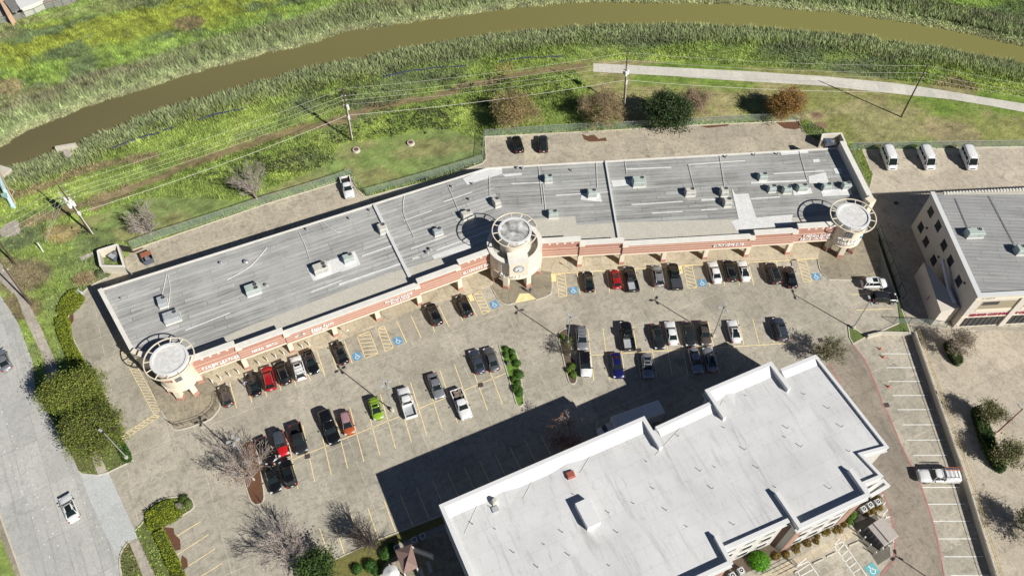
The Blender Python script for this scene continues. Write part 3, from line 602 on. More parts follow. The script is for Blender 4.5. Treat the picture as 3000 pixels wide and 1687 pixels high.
lines('red_fire_lane_line', pl(smoothpts(TP(6, [(1205, 1110), (1260, 1180), (1300, 1240), (1340, 1330), (1390, 1449)]) + TP(9, [(1410, 220), (1470, 340), (1545, 520), (1640, 710), (1680, 790), (1765, 1050), (1810, 1230), (1850, 1449)]), 2)) + pl(TP(9, [(1415, 850), (1480, 1050), (1505, 1220), (1490, 1340), (1400, 1440)])) + pl(TP(6, [(1035, 1240), (1070, 1300), (1120, 1380)])), M['redp'], .17, .048)
lines('lane_marking', [seg(7, (30 + i * 40, 565 + i * 93), (34 + i * 40, 575 + i * 93)) for i in range(-3, 9)] + [seg(7, (430 + i * 42, 600 + i * 82), (433 + i * 42, 607 + i * 82)) for i in range(1, 9)] + [seg(7, (-60 + i * 36, 110 + i * 86), (-56 + i * 36, 120 + i * 86)) for i in range(0, 14)], M['whitep'], .12, .03)
def symbol(c, ang, mat, s=1.5):
    ca, sa = math.cos(ang), math.sin(ang)
    P = lambda x, y: (c.x + s * (x * ca - y * sa), c.y + s * (x * sa + y * ca))
    sheet('accessible_symbol_field', [P(-.5, -.5), P(.5, -.5), P(.5, .5), P(-.5, .5)], mat, .048)
    mb = MB(); z = .053
    def poly(pts): mb.add([(*P(*q), z) for q in pts], [tuple(range(len(pts)))])
    for cx_, cy_, r in ((-.03, .34, .07),): poly([(cx_ + r * math.cos(t * math.pi / 5), cy_ + r * math.sin(t * math.pi / 5)) for t in range(10)])
    poly([(-.09, .24), (-.07, -.05), (.03, -.05), (.02, .24)]); poly([(-.07, .13), (-.07, .06), (.18, .06), (.18, .13)]); poly([(-.02, -.05), (-.02, .03), (.17, .03), (.2, -.05)])
    poly([(.12, -.05), (.2, .03), (.34, -.27), (.26, -.3)]); poly([(.24, -.3), (.26, -.22), (.4, -.2), (.4, -.27)])
    for k in range(9):
        a, b = R(95 + k * 29), R(95 + (k + 1) * 29); poly([(-.03 + r_ * math.cos(t), -.12 + r_ * math.sin(t)) for r_, t in ((.19, a), (.19, b), (.26, b), (.26, a))][::-1])
    struct('accessible_symbol_figure', mb, M['whitep'])
for t, x, y, a in [(5, 112, 1192, 27), (5, 400, 1083, 27), (5, 1082, 827, 27), (5, 1642, 727, 4), (6, 138, 674, 4), (6, 944, 629, 4)]: symbol(T(t, x, y), R(a), M['bluep'])
symbol(T(9, 1340, 1404), R(30), plain('teal_paint', (.12, .42, .45), .7), 1.7)
for P in [(5, [(890, 765), (920, 752), (945, 800), (912, 806)]), (5, [(1483, 610), (1515, 608), (1520, 665), (1488, 668)]), (6, [(-45, 558), (-10, 556), (0, 610), (-35, 612)])]: sheet('yellow_ramp_paint', TP(*P), M['yellow'], .16)
sheet('yellow_ramp_paint', TP(5, [(1228, 820), (1262, 752), (1325, 750), (1380, 790)]), M['yellow'], .168)
sheet('grey_ramp', TP(5, [(203, 1010), (240, 998), (268, 1050), (228, 1064)]), M['sidewalk'], .165); sheet('grey_ramp', TP(6, [(765, 512), (803, 510), (818, 588), (780, 590)]), M['sidewalk'], .165)
sheet('white_gravel_patch', smoothpts([T(6, *q) for q in [(1140, 900), (1190, 885), (1240, 915), (1262, 980), (1240, 1000), (1170, 990), (1138, 940)]], 4), M['sidewalk'], .038)
for t, x, y in [(5, 2105, 1150), (5, 985, 1395), (6, 975, 1077), (9, 1443, 240), (7, 2175, 602), (6, 1510, 110)]:
    c = T(t, x, y); tag(MB().box((c.x, c.y, .04), (.85, .8, .05), R(10)).build('storm_drain', mottled('drain_iron', (.09, .065, .06), (.05, .04, .04), 6) if 'drain' not in M else M['drain']), {0: ''}.get(1, None) or 'rusty square storm drain grate ' + {(5, 2105): 'beside the dark pickup east of the island', (5, 985): 'on the west double row stall line', (6, 975): 'near the grassy lamp island', (9, 1443): 'on the red line by the hotel', (7, 2175): 'between stalls right of the red off-road car', (6, 1510): 'in the shaded drive by the office building'}[(t, x)], 'drain', 'storm drains')
# drift line of standing water
for P in ([T(1, x, y) for x, y in [(800, 1052), (900, 1012), (1050, 962), (1230, 905)]], [T(1, x, y) for x, y in [(1395, 857), (1500, 820), (1640, 790), (1750, 762)]], [T(2, x, y) for x, y in [(300, 547), (450, 515), (620, 488), (880, 468)]], [T(2, x, y) for x, y in [(1120, 440), (1300, 415), (1560, 403)]]):
    struct('silt_strip', MB().strip(jig(P, .25, 5), .3, .0, .2), plain('dark_blue_silt', (.045, .05, .11), .8) if 'silt' not in M else M['silt'])
# ------------------------------------------------------------------ strip mall
mall = thing('strip_mall', 'long L-bent brick and cream shopping strip with grey membrane roof and three round ringed towers', 'building', (0, 80, 0))
OW = S(727.3, 1081); OE = S(1696.6, 781.7)          # first pillar of each wing
TW, TC, TE = Vector((-55.8, 68.2, 0)), Vector((.5, 93.1, 0)), Vector((62.9, 98.7, 0))
def Wp(s, o=0.): p = OW + uW * s - nW * o; return Vector((p.x, p.y, 0))
def Ep(s, o=0.): p = OE + uE * s - nE * o; return Vector((p.x, p.y, 0))
# true wing origins along fitted lines
OW = Vector((-46.6, 72.6, 0)) * 1; p1 = S(727.3, 1081); p6 = T(5, 830, 738)
uW = (S(1342.4, 852.5) - p1); uW.z = 0; uW.normalize(); nW = Vector((uW.y, -uW.x, 0)); OW = p1
q1, q6 = S(1696.6, 781.7), S(2301.8, 745.9); uE = (q6 - q1).normalized(); nE = Vector((uE.y, -uE.x, 0)); OE = q1
def prof(org, u, n, s, o, z): p = org + u * s - n * o; return (p.x, p.y, z)
def obox(mb, org, u, n, s0, s1, o0, o1, z0, z1):
    P = [org + u * s0 - n * o0, org + u * s1 - n * o0, org + u * s1 - n * o1, org + u * s0 - n * o1]
    return mb.prism([(p.x, p.y) for p in P], z0, z1)
sWend = (Vector((TC.x, TC.y, 0)) - OW).dot(uW) - 4.2; sW0 = (TW - OW).dot(uW) + 2.4
sE0 = (TC - OE).dot(uE) + 4.2; sEend = (TE - OE).dot(uE) - 2.6
SEG = {'W': [(sW0, 0, 'A'), (0, 8, 'B'), (8, 32, 'C'), (32, 40, 'B'), (40, sWend, 'A')], 'E': [(sE0, 0, 'A'), (0, 8, 'B'), (8, 32, 'C'), (32, 40, 'B'), (40, sEend, 'A')]}
HT = {'A': (7.75, .55), 'B': (6.9, .28), 'C': (6.25, 0.)}        # parapet top, setback
FAS = {}
for wing, org, u, n in (('W', OW, uW, nW), ('E', OE, uE, nE)):
    for i, (s0, s1, k) in enumerate(SEG[wing]):
        top, sb = HT[k]; sb -= .28
        e0 = -.25 if (i > 0 and HT[SEG[wing][i - 1][2]][1] > HT[k][1]) else .25 * (i > 0)
        e1 = .25 if (i < 4 and HT[SEG[wing][i + 1][2]][1] > HT[k][1]) else -.25 * (i < 4)
        a, b = s0 + e0, s1 + e1
        f = obox(MB(), org, u, n, a, b, sb, sb + .62, 3.55, top - .12).build('brick_fascia', M['brick'], mall); FAS[wing, i] = f
        obox(MB(), org, u, n, a - .02, b + .02, sb - .07, sb + .66, 3.22, 3.55).build('lintel', M['cream'], f)
        obox(MB(), org, u, n, a - .12, b + .12, sb - .22, sb + .86, top - .12, top + .16).build('parapet_cap', M['cap'], f)
        if e0 < 0: obox(MB(), org, u, n, a - .13, a + .9, sb - .235, sb + .3, top - .55, top - .125).build('cap_block', M['cream'], f)
        if e1 > 0: obox(MB(), org, u, n, b - .9, b + .13, sb - .235, sb + .3, top - .55, top - .125).build('cap_block', M['cream'], f)
        bd = MB(); nb = 3
        for j in range(nb):
            z = 3.55 + (6.13 - 3.55) * (j + 1) / (nb + 1) if k != 'A' else 3.55 + .62 * (j + 1) + (.3 if j == 2 else 0)
            obox(bd, org, u, n, a + .005, b - .005, sb - .03, sb + .1, z - .028, z + .028)
        bd.build('cream_band', M['cream'], f)
        obox(MB(), org, u, n, a, b, sb + .6, 4.6, 3.25, 3.5).build('canopy_soffit', M['cream'], f)
        if k == 'A':
            tl = MB(); L = b - a
            for j in range(4):
                s = a + L * (.28 + .18 * j) if (wing, i) in (('W', 0), ('E', 4)) or 1 else 0
                obox(tl, org, u, n, s - .2, s + .2, sb - .02, sb + .1, 6.85, 7.25)
            tl.build('white_tile', M['cap'], f)
    for j in range(6):
        s = 8 * j
        obox(MB(), org, u, n, s - .42, s + .42, -.12, .72, .9, 3.22).build('pillar', M['cream'], mall)
        obox(MB(), org, u, n, s - .47, s + .47, -.17, .77, .1, .9).build('pillar_base', M['brick'], mall)
# shop front walls under the canopy
def shopwall(org, u, n, s0, s1):
    wl = obox(MB(), org, u, n, s0, s1, 4.6, 4.85, .1, 4.6).build('shop_front_wall', M['cream'], mall)
    gm = MB(); s = s0 + .8
    while s + 2.2 < s1: obox(gm, org, u, n, s, s + 2.2, 4.54, 4.66, .4, 2.9); s += 2.667
    gm.build('shop_windows', M['window'], wl)
shopwall(OW, uW, nW, sW0, sWend + 2); shopwall(OE, uE, nE, sE0 - 1, sEend)
# roof polygons
NWc, KINK, NEc = S(294, 849, 5.1), S(1430, 493, 5.05), T(3, 1085, 1050, 5.05)
EWt0, EWt1 = T(3, 1130, 1000, 7.0), T(3, 1335, 1408, 7.0)
SWc = S(391, 1032, 5.3)
zr = 4.95
frW0, frW1 = OW + uW * (sW0 - 2) - nW * .5, OW + uW * (sWend + 1.5) - nW * .5
frE0, frE1 = OE + uE * (sE0 - 2) - nE * .5, OE + uE * (sEend + 6.5) - nE * .5
def at(p, z): return (p.x, p.y, z)
mid = (frW1 + frE0) / 2
rw = MB().add([at(NWc, zr), at(SWc, zr), at(frW0, zr), at(frW1, zr), at(mid, zr), at(KINK, zr)], [(0, 1, 2, 3, 4, 5)]).build('west_roof', M['roof_w'], mall)
re_ = MB().add([at(KINK, zr), at(mid, zr), at(frE0, zr), at(frE1, zr), at(Vector((EWt1.x, EWt1.y, 0)), zr), at(NEc, zr)], [(0, 1, 2, 3, 4, 5)]).build('east_roof', M['roof_e'], mall)
def roofz(x, y): 
    for o in (Vector((x, y)),):
        # interpolate between back edge 4.35 and front 4.95 using distance to the fascia line
        if x < mid.x: d = (Vector((x, y, 0)) - OW).dot(-nW); D_ = 22.
        else: d = (Vector((x, y, 0)) - OE).dot(-nE); D_ = 26.
        return zr
for nm, P in (('back_wall', [NWc, KINK, NEc]),):
    P = [Vector((p.x, p.y)) for p in P]
    MB().strip(P, .3, 0, 4.98).build('back_wall', M['cream'], mall); MB().strip(P, .36, 4.98, 5.1).build('back_gutter', M['cap'], mall)
wend = [Vector((NWc.x, NWc.y)), Vector((SWc.x, SWc.y)), Vector((TW.x - 1.2, TW.y + 2.6))]
MB().strip(wend, .42, 0, 5.3).build('west_end_wall', M['cream'], mall); MB().strip(wend, .72, 5.3, 5.45).build('west_parapet_cap', M['cap'], mall)
eend = [Vector((EWt0.x, EWt0.y)), Vector((EWt1.x, EWt1.y))]
MB().strip(eend, .9, 0, 6.9).build('east_end_wall', M['taupe'], mall); MB().strip(eend, 1.05, 6.9, 7.05).build('east_parapet_cap', M['cap'], mall)
c = T(3, 1325, 1420, 7.); MB().box((c.x, c.y, 3.7), (1.6, 1.4, 7.4), R(30)).build('corner_pier', M['cream'], mall)
# walls joining to the west tower
MB().strip([Vector((SWc.x, SWc.y)), Vector((TW.x, TW.y))], .9, 3.4, 6.0).build('tower_link', M['cream'], mall)
# tan canopy roof cover + patches (thin membranes laid on the slope)
def lay(name, pts, mat, parent, dz=.03):
    P = [(p.x, p.y, roofz(p.x, p.y) + dz) for p in pts]
    return MB().add(P, [tuple(range(len(P)))] if MBarea(P) > 0 else [tuple(range(len(P)))[::-1]]).build(name, mat, parent)
def MBarea(P): return sum(P[i][0] * P[(i + 1) % len(P)][1] - P[(i + 1) % len(P)][0] * P[i][1] for i in range(len(P)))
lay('tan_roof_cover', [OW + uW * (sW0 - 1) - nW * .6, OW + uW * (sWend + 1.2) - nW * .6, OW + uW * (sWend + 1.2) - nW * 4.2, OW + uW * 28 - nW * 5.6, OW + uW * 3 - nW * 5.0, OW + uW * (sW0 - 1) - nW * 4.1], M['roof_tan'], rw)
lay('tan_roof_cover', [OE + uE * (sE0 - 1) - nE * .6, OE + uE * (sEend + 2) - nE * .6, OE + uE * (sEend + 2) - nE * 4.6, OE + uE * 8 - nE * 6.2, OE + uE * 8.05 - nE * 6.2, OE + uE * (sE0 - 1) - nE * 6.0], M['roof_tan'], re_)
RP = [(4, [(2170, 570), (2440, 480), (2490, 560), (2218, 663)], 'W'), (5, [(0, 480), (95, 447), (137, 545), (20, 590), (-40, 600)], 'W'), (2, [(860, 1265), (1035, 1190), (1135, 1183), (1140, 1230), (890, 1310)], 'W'), (2, [(1135, 1236), (1275, 1225), (1278, 1240), (1160, 1252)], 'E'),
      (2, [(1692, 1415), (1700, 1370), (1830, 1370), (1845, 1430)], 'E'), (2, [(1908, 1278), (2055, 1270), (2060, 1310), (1920, 1325)], 'E'), (5, [(640, 480), (900, 388), (930, 405), (920, 430), (655, 508)], 'W'),
      (3, [(690, 1077), (885, 1065), (890, 1085), (700, 1100)], 'E'), (3, [(918, 1130), (965, 1126), (972, 1148), (925, 1152)], 'E'), (3, [(888, 1250), (1010, 1220), (1035, 1295), (895, 1300)], 'E'), (3, [(975, 1345), (1180, 1335), (1205, 1380), (990, 1392)], 'E'),
      (3, [(480, 1290), (885, 1272), (886, 1285), (482, 1302)], 'E'), (6, [(345, 0), (372, 48), (465, 42), (520, 213), (780, 190), (765, 262), (380, 305), (340, 240), (395, 225)], 'E'), (3, [(1065, 1192), (1115, 1190), (1132, 1235), (1080, 1230)], 'E'),
      (3, [(780, 1345), (905, 1330), (920, 1370), (785, 1385)], 'E'), (3, [(640, 1228), (1000, 1208), (1003, 1216), (642, 1236)], 'E'), (6, [(480, 76), (690, 62), (690, 70), (482, 84)], 'E'), (6, [(130, 155), (245, 151), (245, 158), (130, 164)], 'E'), (6, [(130, 82), (240, 78), (240, 90), (132, 95)], 'E'),
      (5, [(2050, 118), (2415, 95), (2415, 102), (2052, 126)], 'E'), (5, [(2195, 178), (2415, 165), (2415, 174), (2197, 187)], 'E'), (5, [(1515, 52), (1895, 28), (1896, 34), (1517, 60)], 'E'), (2, [(2015, 1195), (2335, 1182), (2335, 1190), (2016, 1204)], 'E'), (2, [(1200, 1299), (1440, 1290), (1440, 1297), (1202, 1306)], 'E'),
      (5, [(720, 98), (925, 30), (927, 36), (725, 106)], 'W'), (5, [(440, 232), (640, 160), (642, 166), (443, 238)], 'W'), (5, [(490, 430), (740, 340), (742, 347), (493, 438)], 'W'), (5, [(670, 440), (1050, 300), (1053, 308), (674, 450)], 'W'), (5, [(145, 480), (360, 405), (362, 415), (148, 490)], 'W'), (5, [(-20, 680), (425, 530), (428, 542), (-15, 695)], 'W'), (5, [(500, 500), (550, 486), (553, 496), (503, 510)], 'W'),
      (4, [(1310, 1005), (1625, 882), (1628, 890), (1314, 1014)], 'W'), (4, [(2200, 735), (2415, 652), (2417, 660), (2203, 744)], 'W'), (5, [(1345, 225), (1655, 204), (1668, 288), (1400, 300)], 'E2')]
for t, P, wg in RP:
    mt = M['roof_tan'] if wg == 'E2' else M['patch']; k = RP.index((t, P, wg))
    lay('roof_patch', TP(t, P, 4.95), mt, rw if wg == 'W' else re_, .045 + .0012 * k)
# firewalls, conduits, small vents
for a, b, w_ in [(T(5, 235, 130, 4.9), T(5, 485, 635, 5.2), .55), (T(2, 1868, 1148, 4.9), T(5, 1962, 360, 5.2), .32)]:
    MB().strip([a, b], w_, 4.2, 5.35).build('firewall_parapet', M['trim_grey'], mall)
CN = [(4, [(1180, 615), (1150, 755)]), (4, [(1188, 615), (1205, 720), (1190, 860)]), (4, [(1605, 655), (1740, 580), (1810, 520), (1890, 425)]), (4, [(2115, 315), (2155, 400), (2195, 520)]), (5, [(445, 60), (440, 180), (515, 355)]), (5, [(750, -25), (835, 180)]), (5, [(1047, -80), (1050, 60)]), (5, [(1425, -20), (1445, 160)]),
      (2, [(1395, 1180), (1425, 1449)]), (2, [(1803, 1150), (1810, 1330)]), (2, [(2005, 1140), (2020, 1240)]), (3, [(260, 1100), (295, 1320)]), (3, [(820, 1060), (885, 1290)]), (3, [(40, 1170), (80, 1330)]), (3, [(40, 1168), (440, 1140)]), (4, [(2285, 245), (2370, 310), (2415, 318)])]
for t, P in CN:
    q = smoothpts(TP(t, P, 4.95), 4) if len(P) > 2 else TP(t, P, 4.95)
    MB().path([(p.x, p.y, roofz(p.x, p.y) + .12) for p in q], .055, 5).build('conduit', M['whitemetal'], mall)
VT = [(4, 1745, 535, .5), (4, 1567, 543, .3), (4, 2175, 305, .25), (4, 865, 795, .15), (5, 205, 170, .25), (5, 610, 468, .35), (5, 632, 445, .35), (5, 908, 92, .25), (5, 60, 228, .2), (2, 785, 1330, .25), (2, 1245, 1198, .3), (2, 1282, 1202, .3), (2, 1630, 1215, .2), (3, 305, 1120, .25), (3, 505, 1106, .2), (3, 668, 1100, .2), (2, 930, 1310, .2), (4, 1890, 700, .35)]
for t, x, y, r in VT:
    p = T(t, x, y, 4.8); z = roofz(p.x, p.y)
    v = MB().tube((p.x, p.y, z - .02), (p.x, p.y, z + .5), r * .6, r * .6, 10).tube((p.x, p.y, z + .45), (p.x, p.y, z + .62), r, r * .7, 10).build('vent_pipe', M['steel'], mall)

def tower(name, C, r, z0, zt, disk_r, ring_r, zring, feet_a, foot_in, big=False):
    drum = MB().ring(C, r - .35, r, z0, zt).build('tower_drum', M['cream'], mall, smooth=False)
    MB().ring(C, r - .02, r + .12, z0 + .7, z0 + .85).ring(C, r - .03, r + .1, z0 - .05, z0 + .1).build('moulding', M['cream'], drum)
    MB().tube((C.x, C.y, z0 - .02), (C.x, C.y, z0 + .02), r - .3, r - .3, 40).build('drum_soffit', M['cream'], drum)
    for a in feet_a:
        p = C + Vector((math.cos(a), math.sin(a), 0)) * (r - .5)
        ft = MB().box((p.x, p.y, (z0 + .75) / 2 + .35), (.95, .95, z0 - .75 + .7 - .6), a).build('tower_leg', M['cream'], drum)
        MB().box((p.x, p.y, .48), (1.05, 1.05, .85), a).build('tower_leg_base', M['brick'], drum)
    if big:
        zi = zt - .9
        MB().tube((C.x, C.y, zi - .05), (C.x, C.y, zi), r - .3, r - .3, 48).build('drum_roof', mottled('stained_roof', (.66, .65, .6), (.16, .15, .13), .9, fine=3, bmp=0), drum)
        MB().ring(C, r - .75, r + .1, zt, zt + .15).build('drum_cap', M['cap'], drum)
        top = MB().tube((C.x, C.y, zi), (C.x, C.y, zring - .5), disk_r - .25, disk_r - .25, 48, False).build('upper_drum', M['cream'], drum)
    zd = zring
    dk = MB().tube((C.x, C.y, zd - .2), (C.x, C.y, zd - .12), disk_r - .25, disk_r - .25, 48).build('tower_roof', stain_c if big else stain_w, drum)
    MB().ring(C, disk_r - .38, disk_r, zd - .55, zd + .05).build('roof_rim', M['white_trim'], drum)
    rg = MB().ring(C, ring_r - .16, ring_r, zring - .12, zring + .04)
    nsp = 12
    for i in range(nsp):
        a = 2 * math.pi * (i + .35) / nsp; d = Vector((math.cos(a), math.sin(a), 0)); p, q = C + d * (disk_r - .1), C + d * (ring_r - .08)
        rg.tube((p.x, p.y, zring - .06), (q.x, q.y, zring - .06), .085, .085, 6)
    rg.build('halo_ring', M['cream'], drum)
    return drum
stain_w = mottled('tower_roof_pale', (.62, .60, .55), (.70, .70, .70), .5, .8, fine=2, bmp=0); stain_c = mottled('tower_roof_stained', (.74, .73, .70), (.05, .048, .045), .75, .9, fine=1.6, bmp=0)
dW = tower('w', TW, 3.0, 3.3, 8.95, 3.05, 4.1, 9.0, [R(x) for x in (205, 265, 320, 20, 140)], 0)
dE = tower('e', TE, 3.05, 3.3, 8.95, 3.1, 4.2, 9.0, [R(x) for x in (200, 262, 325, 40, 130)], 0)
dC = tower('c', TC, 4.95, 3.6, 8.0, 3.0, 4.1, 11.6, [R(x) for x in (212, 250, 302, 350, 30, 150)], 0, True)
# clock bay on the centre tower
a = R(278); d = Vector((math.cos(a), math.sin(a), 0)); sdv = Vector((-d.y, d.x, 0))
bay = MB(); p = TC + d * 4.0; bay.box((p.x, p.y, 6.9), (2.6, 3.4, 3.6), a); bay = bay.build('clock_bay', M['cream'], dC)
p = TC + d * 4.05; MB().box((p.x, p.y, 8.76), (2.75, 3.6, .12), a).build('clock_bay_cap', M['cap'], bay)
p = TC + d * 5.3; MB().tube(at(p, 7.1), at(p + d * .12, 7.1), .95, .95, 32).build('clock_rim', plain('clock_rim', (.2, .24, .27), .5), bay)
MB().tube(at(p + d * .1, 7.1), at(p + d * .16, 7.1), .82, .82, 32).build('clock_face', M['white_trim'], bay)
hd = MB(); q = p + d * .19
for ang, l in ((R(200), .45), (R(185 + 30), .68)): hd.tube((q.x, q.y, 7.1), (q.x + sdv.x * l * math.sin(ang), q.y + sdv.y * l * math.sin(ang), 7.1 + l * math.cos(ang)), .05, .03, 5)
for k in range(12): t = R(30 * k); hd.box((q.x + sdv.x * .7 * math.sin(t), q.y + sdv.y * .7 * math.sin(t), 7.1 + .7 * math.cos(t)), (.05, .08, .12), a)
hd.build('clock_hands', M['black'], bay)
white = plain('sign_white', (.85, .85, .84), .5); redsign = plain('sign_brown', (.35, .16, .12), .6)
def ctext(s, size, mat, dr, C, r, a_mid, z, ext=.12, sq=1.):
    # centred about a_mid; the angle grows to the reader's right when seen from outside
    return text(s, size, mat, dr, None, None, 'lettering', ext, (C, r, a_mid, z), squeeze=sq)
ctext('DENTAL & CENTER', 1.0, white, dC, TC, 4.95, R(282), 4.05, sq=.88)
ctext('7603', .9, redsign, dW, TW, 3.0, R(262), 6.6, sq=1.25)
ctext('KIM LONG', .95, white, dE, TE, 3.05, R(268), 4.95); ctext('PHARMACY', .75, white, dE, TE, 3.05, R(264), 4.05, sq=1.15)
ctext('Rx', .7, plain('sign_blue', (.15, .35, .55), .6), dE, TE, 3.05, R(310), 5.6)
for dr, C, r, a0, z, s in ((dW, TW, 3.0, R(300), 6.9, 1.1), (dE, TE, 3.05, R(255), 6.9, 1.3), (dW, TW, 3., R(232), 6.9, .8)):
    d = Vector((math.cos(a0), math.sin(a0), 0)); p = C + d * (r + .02)
    MB().box((p.x, p.y, z), (.12, s, s), a0).build('tower_window', M['window'], dr)
    sdv = Vector((-d.y, d.x, 0)); g = MB()
    for k in (-1, 0, 1): g.box((p.x + d.x * .07 + sdv.x * k * s / 3, p.y + d.y * .07 + sdv.y * k * s / 3, z), (.04, .05, s), a0); g.box((p.x + d.x * .07, p.y + d.y * .07, z + k * s / 3), (.04, s, .05), a0)
    g.build('window_grille', M['hvac_grey'], dr)
def wsign(wing, i, s, size, sc_, z, txt, sq=1., mat=white, ext=.09):
    org, u, n = (OW, uW, nW) if wing == 'W' else (OE, uE, nE); sb = HT[SEG[wing][i][2]][1] - .28
    p = org + u * s + n * (-sb + .14); text(txt, size, mat, FAS[wing, i], (p.x, p.y, z), u, 'lettering', ext, squeeze=sq)
wsign('W', 0, (sW0 + 0) / 2 + .5, 1.05, 0, 4.1, 'TANDY LEATHER', .78)
wsign('W', 1, 4.0, .62, 0, 4.45, 'MEDICAL | DENTAL', .82)
wsign('W', 2, 8 + 6.2, .98, 0, 4.6, 'State Farm', .95); wsign('W', 2, 8 + 5.6, .4, 0, 4.0, 'Insurance Agency', 1.)
p = OW + uW * (8 + 2.0) + nW * .16; cl = MB()
for dx, dz, r in ((0, 0, .42), (.5, .1, .5), (1.0, -.02, .36), (-.4, -.12, .28)): cl.tube((p.x + uW.x * dx, p.y + uW.y * dx, 4.7 + dz), (p.x + uW.x * dx + nW.x * .12, p.y + uW.y * dx + nW.y * .12, 4.7 + dz), r, r, 16)
cl.build('sign_emblem', white, FAS['W', 2])
wsign('W', 2, 28.2, .66, 0, 4.9, 'MINIMALLY INVASIVE', .82); wsign('W', 2, 28.4, .66, 0, 4.15, 'BRAIN & SPINE', .82)
wsign('W', 4, (40 + sWend) / 2 + .3, .68, 0, 4.3, 'CLAREWOOD CLINIC', .9)
wsign('E', 2, 27.6, .8, 0, 4.3, 'CATHY HOME CARE', .78)
wsign('E', 4, 44.6, .75, 0, 4.95, 'Y MEDICAL CLINIC Y', .82); wsign('E', 4, 44.4, .7, 0, 4.05, 'DZUNG NGUYEN M.D', .84)

# rooftop units -------------------------------------------------------------
def rtu(t, x, y, sx, sy, h, mat, rz, label, zb=None, roof_z=None, fan=(.25, .2), nf=1):
    z0 = roof_z if roof_z is not None else None
    p = T(t, x, y, 5.9 if z0 is None else z0 + h)
    z = roofz(p.x, p.y) if z0 is None else z0
    o = thing('rooftop_unit', label, 'rooftop unit', (p.x, p.y, z), rz, 'rooftop air conditioning units')
    MB().box((0, 0, .12), (sx + .1, sy + .1, .28)).build('unit_curb', M['cap'], o, False)
    MB().box((0, 0, .25 + h / 2), (sx, sy, h), 0, .07).build('cabinet', mat, o, False)
    for k in range(nf):
        fx, fy = fan[0] * sx, fan[1] * sy - k * sy * .42
        f = MB().tube((fx, fy, .25 + h - .02), (fx, fy, .25 + h + .08), .34, .34, 20).build('fan_opening', M['black'], o, False)
        g = MB().ring((fx, fy), .30, .38, .25 + h, .25 + h + .1, 20).tube((fx, fy, .2 + h), (fx, fy, .25 + h + .1), .1, .1, 8)
        g.build('fan_guard', M['steel'], f, False)
    lv = MB()
    for k in range(4): lv.box((-sx * .2, -sy / 2 - .01, .45 + k * h * .19), (sx * .5, .03, h * .1))
    lv.box((sx * .28, -sy / 2 - .012, .25 + h * .5), (sx * .3, .03, h * .7)); lv.build('louvres', M['hvac_grey'], o, False)
    MB().box((-sx * .28, -sy * .12, .25 + h + .03), (sx * .34, sy * .5, .07)).build('access_panel', mat, o, False)
    return o
RT = [(4, 1145, 800, 1.5, 1.9, 1.0, 'grey', AW, 'small grey air unit near the mall roof west end, above the larger grey one', 1), (4, 1212, 908, 2.7, 1.9, 1.1, 'grey', AW, 'larger grey air unit with littered top above the west tower', 1), (4, 1785, 712, 2.5, 1.8, 1.1, 'green', AW, 'pale green air unit with two fans standing alone on the west roof', 2),
      (4, 2268, 566, 2.6, 1.8, 1.2, 'cream', AW, 'cream air unit with two dark fans on the white patch of the west roof', 2), (5, 48, 492, 1.9, 1.4, 1.0, 'green', AW, 'pale green air unit on the east corner of the big white patch', 1), (5, 288, 283, 1.4, 1.8, 1.1, 'cream', AW, 'cream air unit touching the long grey firewall', 1),
      (5, 682, 303, 1.7, 1.2, .9, 'grey', AW, 'grey air unit in the middle between firewall and centre tower shadow', 1), (5, 888, 183, 2.0, 1.4, 1.0, 'cream', AW, 'cream air unit crossed by the ring shadow of the centre tower', 1), (5, 1098, 98, 1.2, 1.7, 1.1, 'cream', AW, 'cream air unit just above the centre tower ring', 1),
      (2, 1465, 1258, 1.5, 1.3, 1.0, 'green', AE, 'pale green air unit near the back edge right of the white kink patch', 1), (2, 1775, 1363, 1.7, 1.4, 1.1, 'green', AE, 'pale green air unit on the small white pad left of the thin firewall', 1), (2, 2108, 1278, 2.5, 1.9, 1.1, 'green', AE, 'large pale green air unit on white strip right of the thin firewall', 1),
      (5, 1498, 180, 1.7, 1.3, 1.0, 'green', AE, 'pale green air unit right of the centre tower with square pad beside it', 1), (3, 55, 1352, 1.9, 1.4, 1.0, 'cream', AE, 'cream air unit standing alone in mid east roof', 1), (3, 295, 1352, 1.4, 1.5, 1.1, 'cream', AE, 'upper one of two stacked cream air units by the white walkway patch', 1),
      (3, 318, 1425, 1.4, 1.5, 1.1, 'cream', AE, 'lower one of two stacked cream air units by the white walkway patch', 1), (3, 570, 1243, 1.6, 1.2, 1.0, 'green', AE, 'pale green air unit above the row of five on the east roof', 1), (3, 635, 1328, 1.4, 1.1, 1.0, 'green', AE, 'leftmost unit in the row of five near the east tower', 1),
      (3, 742, 1336, 1.6, 1.1, 1.0, 'green', AE, 'second unit from the left in the row of five', 1), (3, 850, 1322, 1.9, 1.2, 1.0, 'green', AE, 'middle unit in the row of five on a cream pad', 1), (3, 1022, 1315, 1.6, 1.1, 1.0, 'green', AE, 'fourth unit of the row of five above a white patch', 1), (3, 1163, 1307, 1.6, 1.1, 1.0, 'green', AE, 'rightmost unit of the row of five beside the tall east wall', 1)]
for t, x, y, sx, sy, h, mt, rz, lb, nf in RT: rtu(t, x, y, sx, sy, h, M['hvac_' + mt], rz, lb, nf=nf)

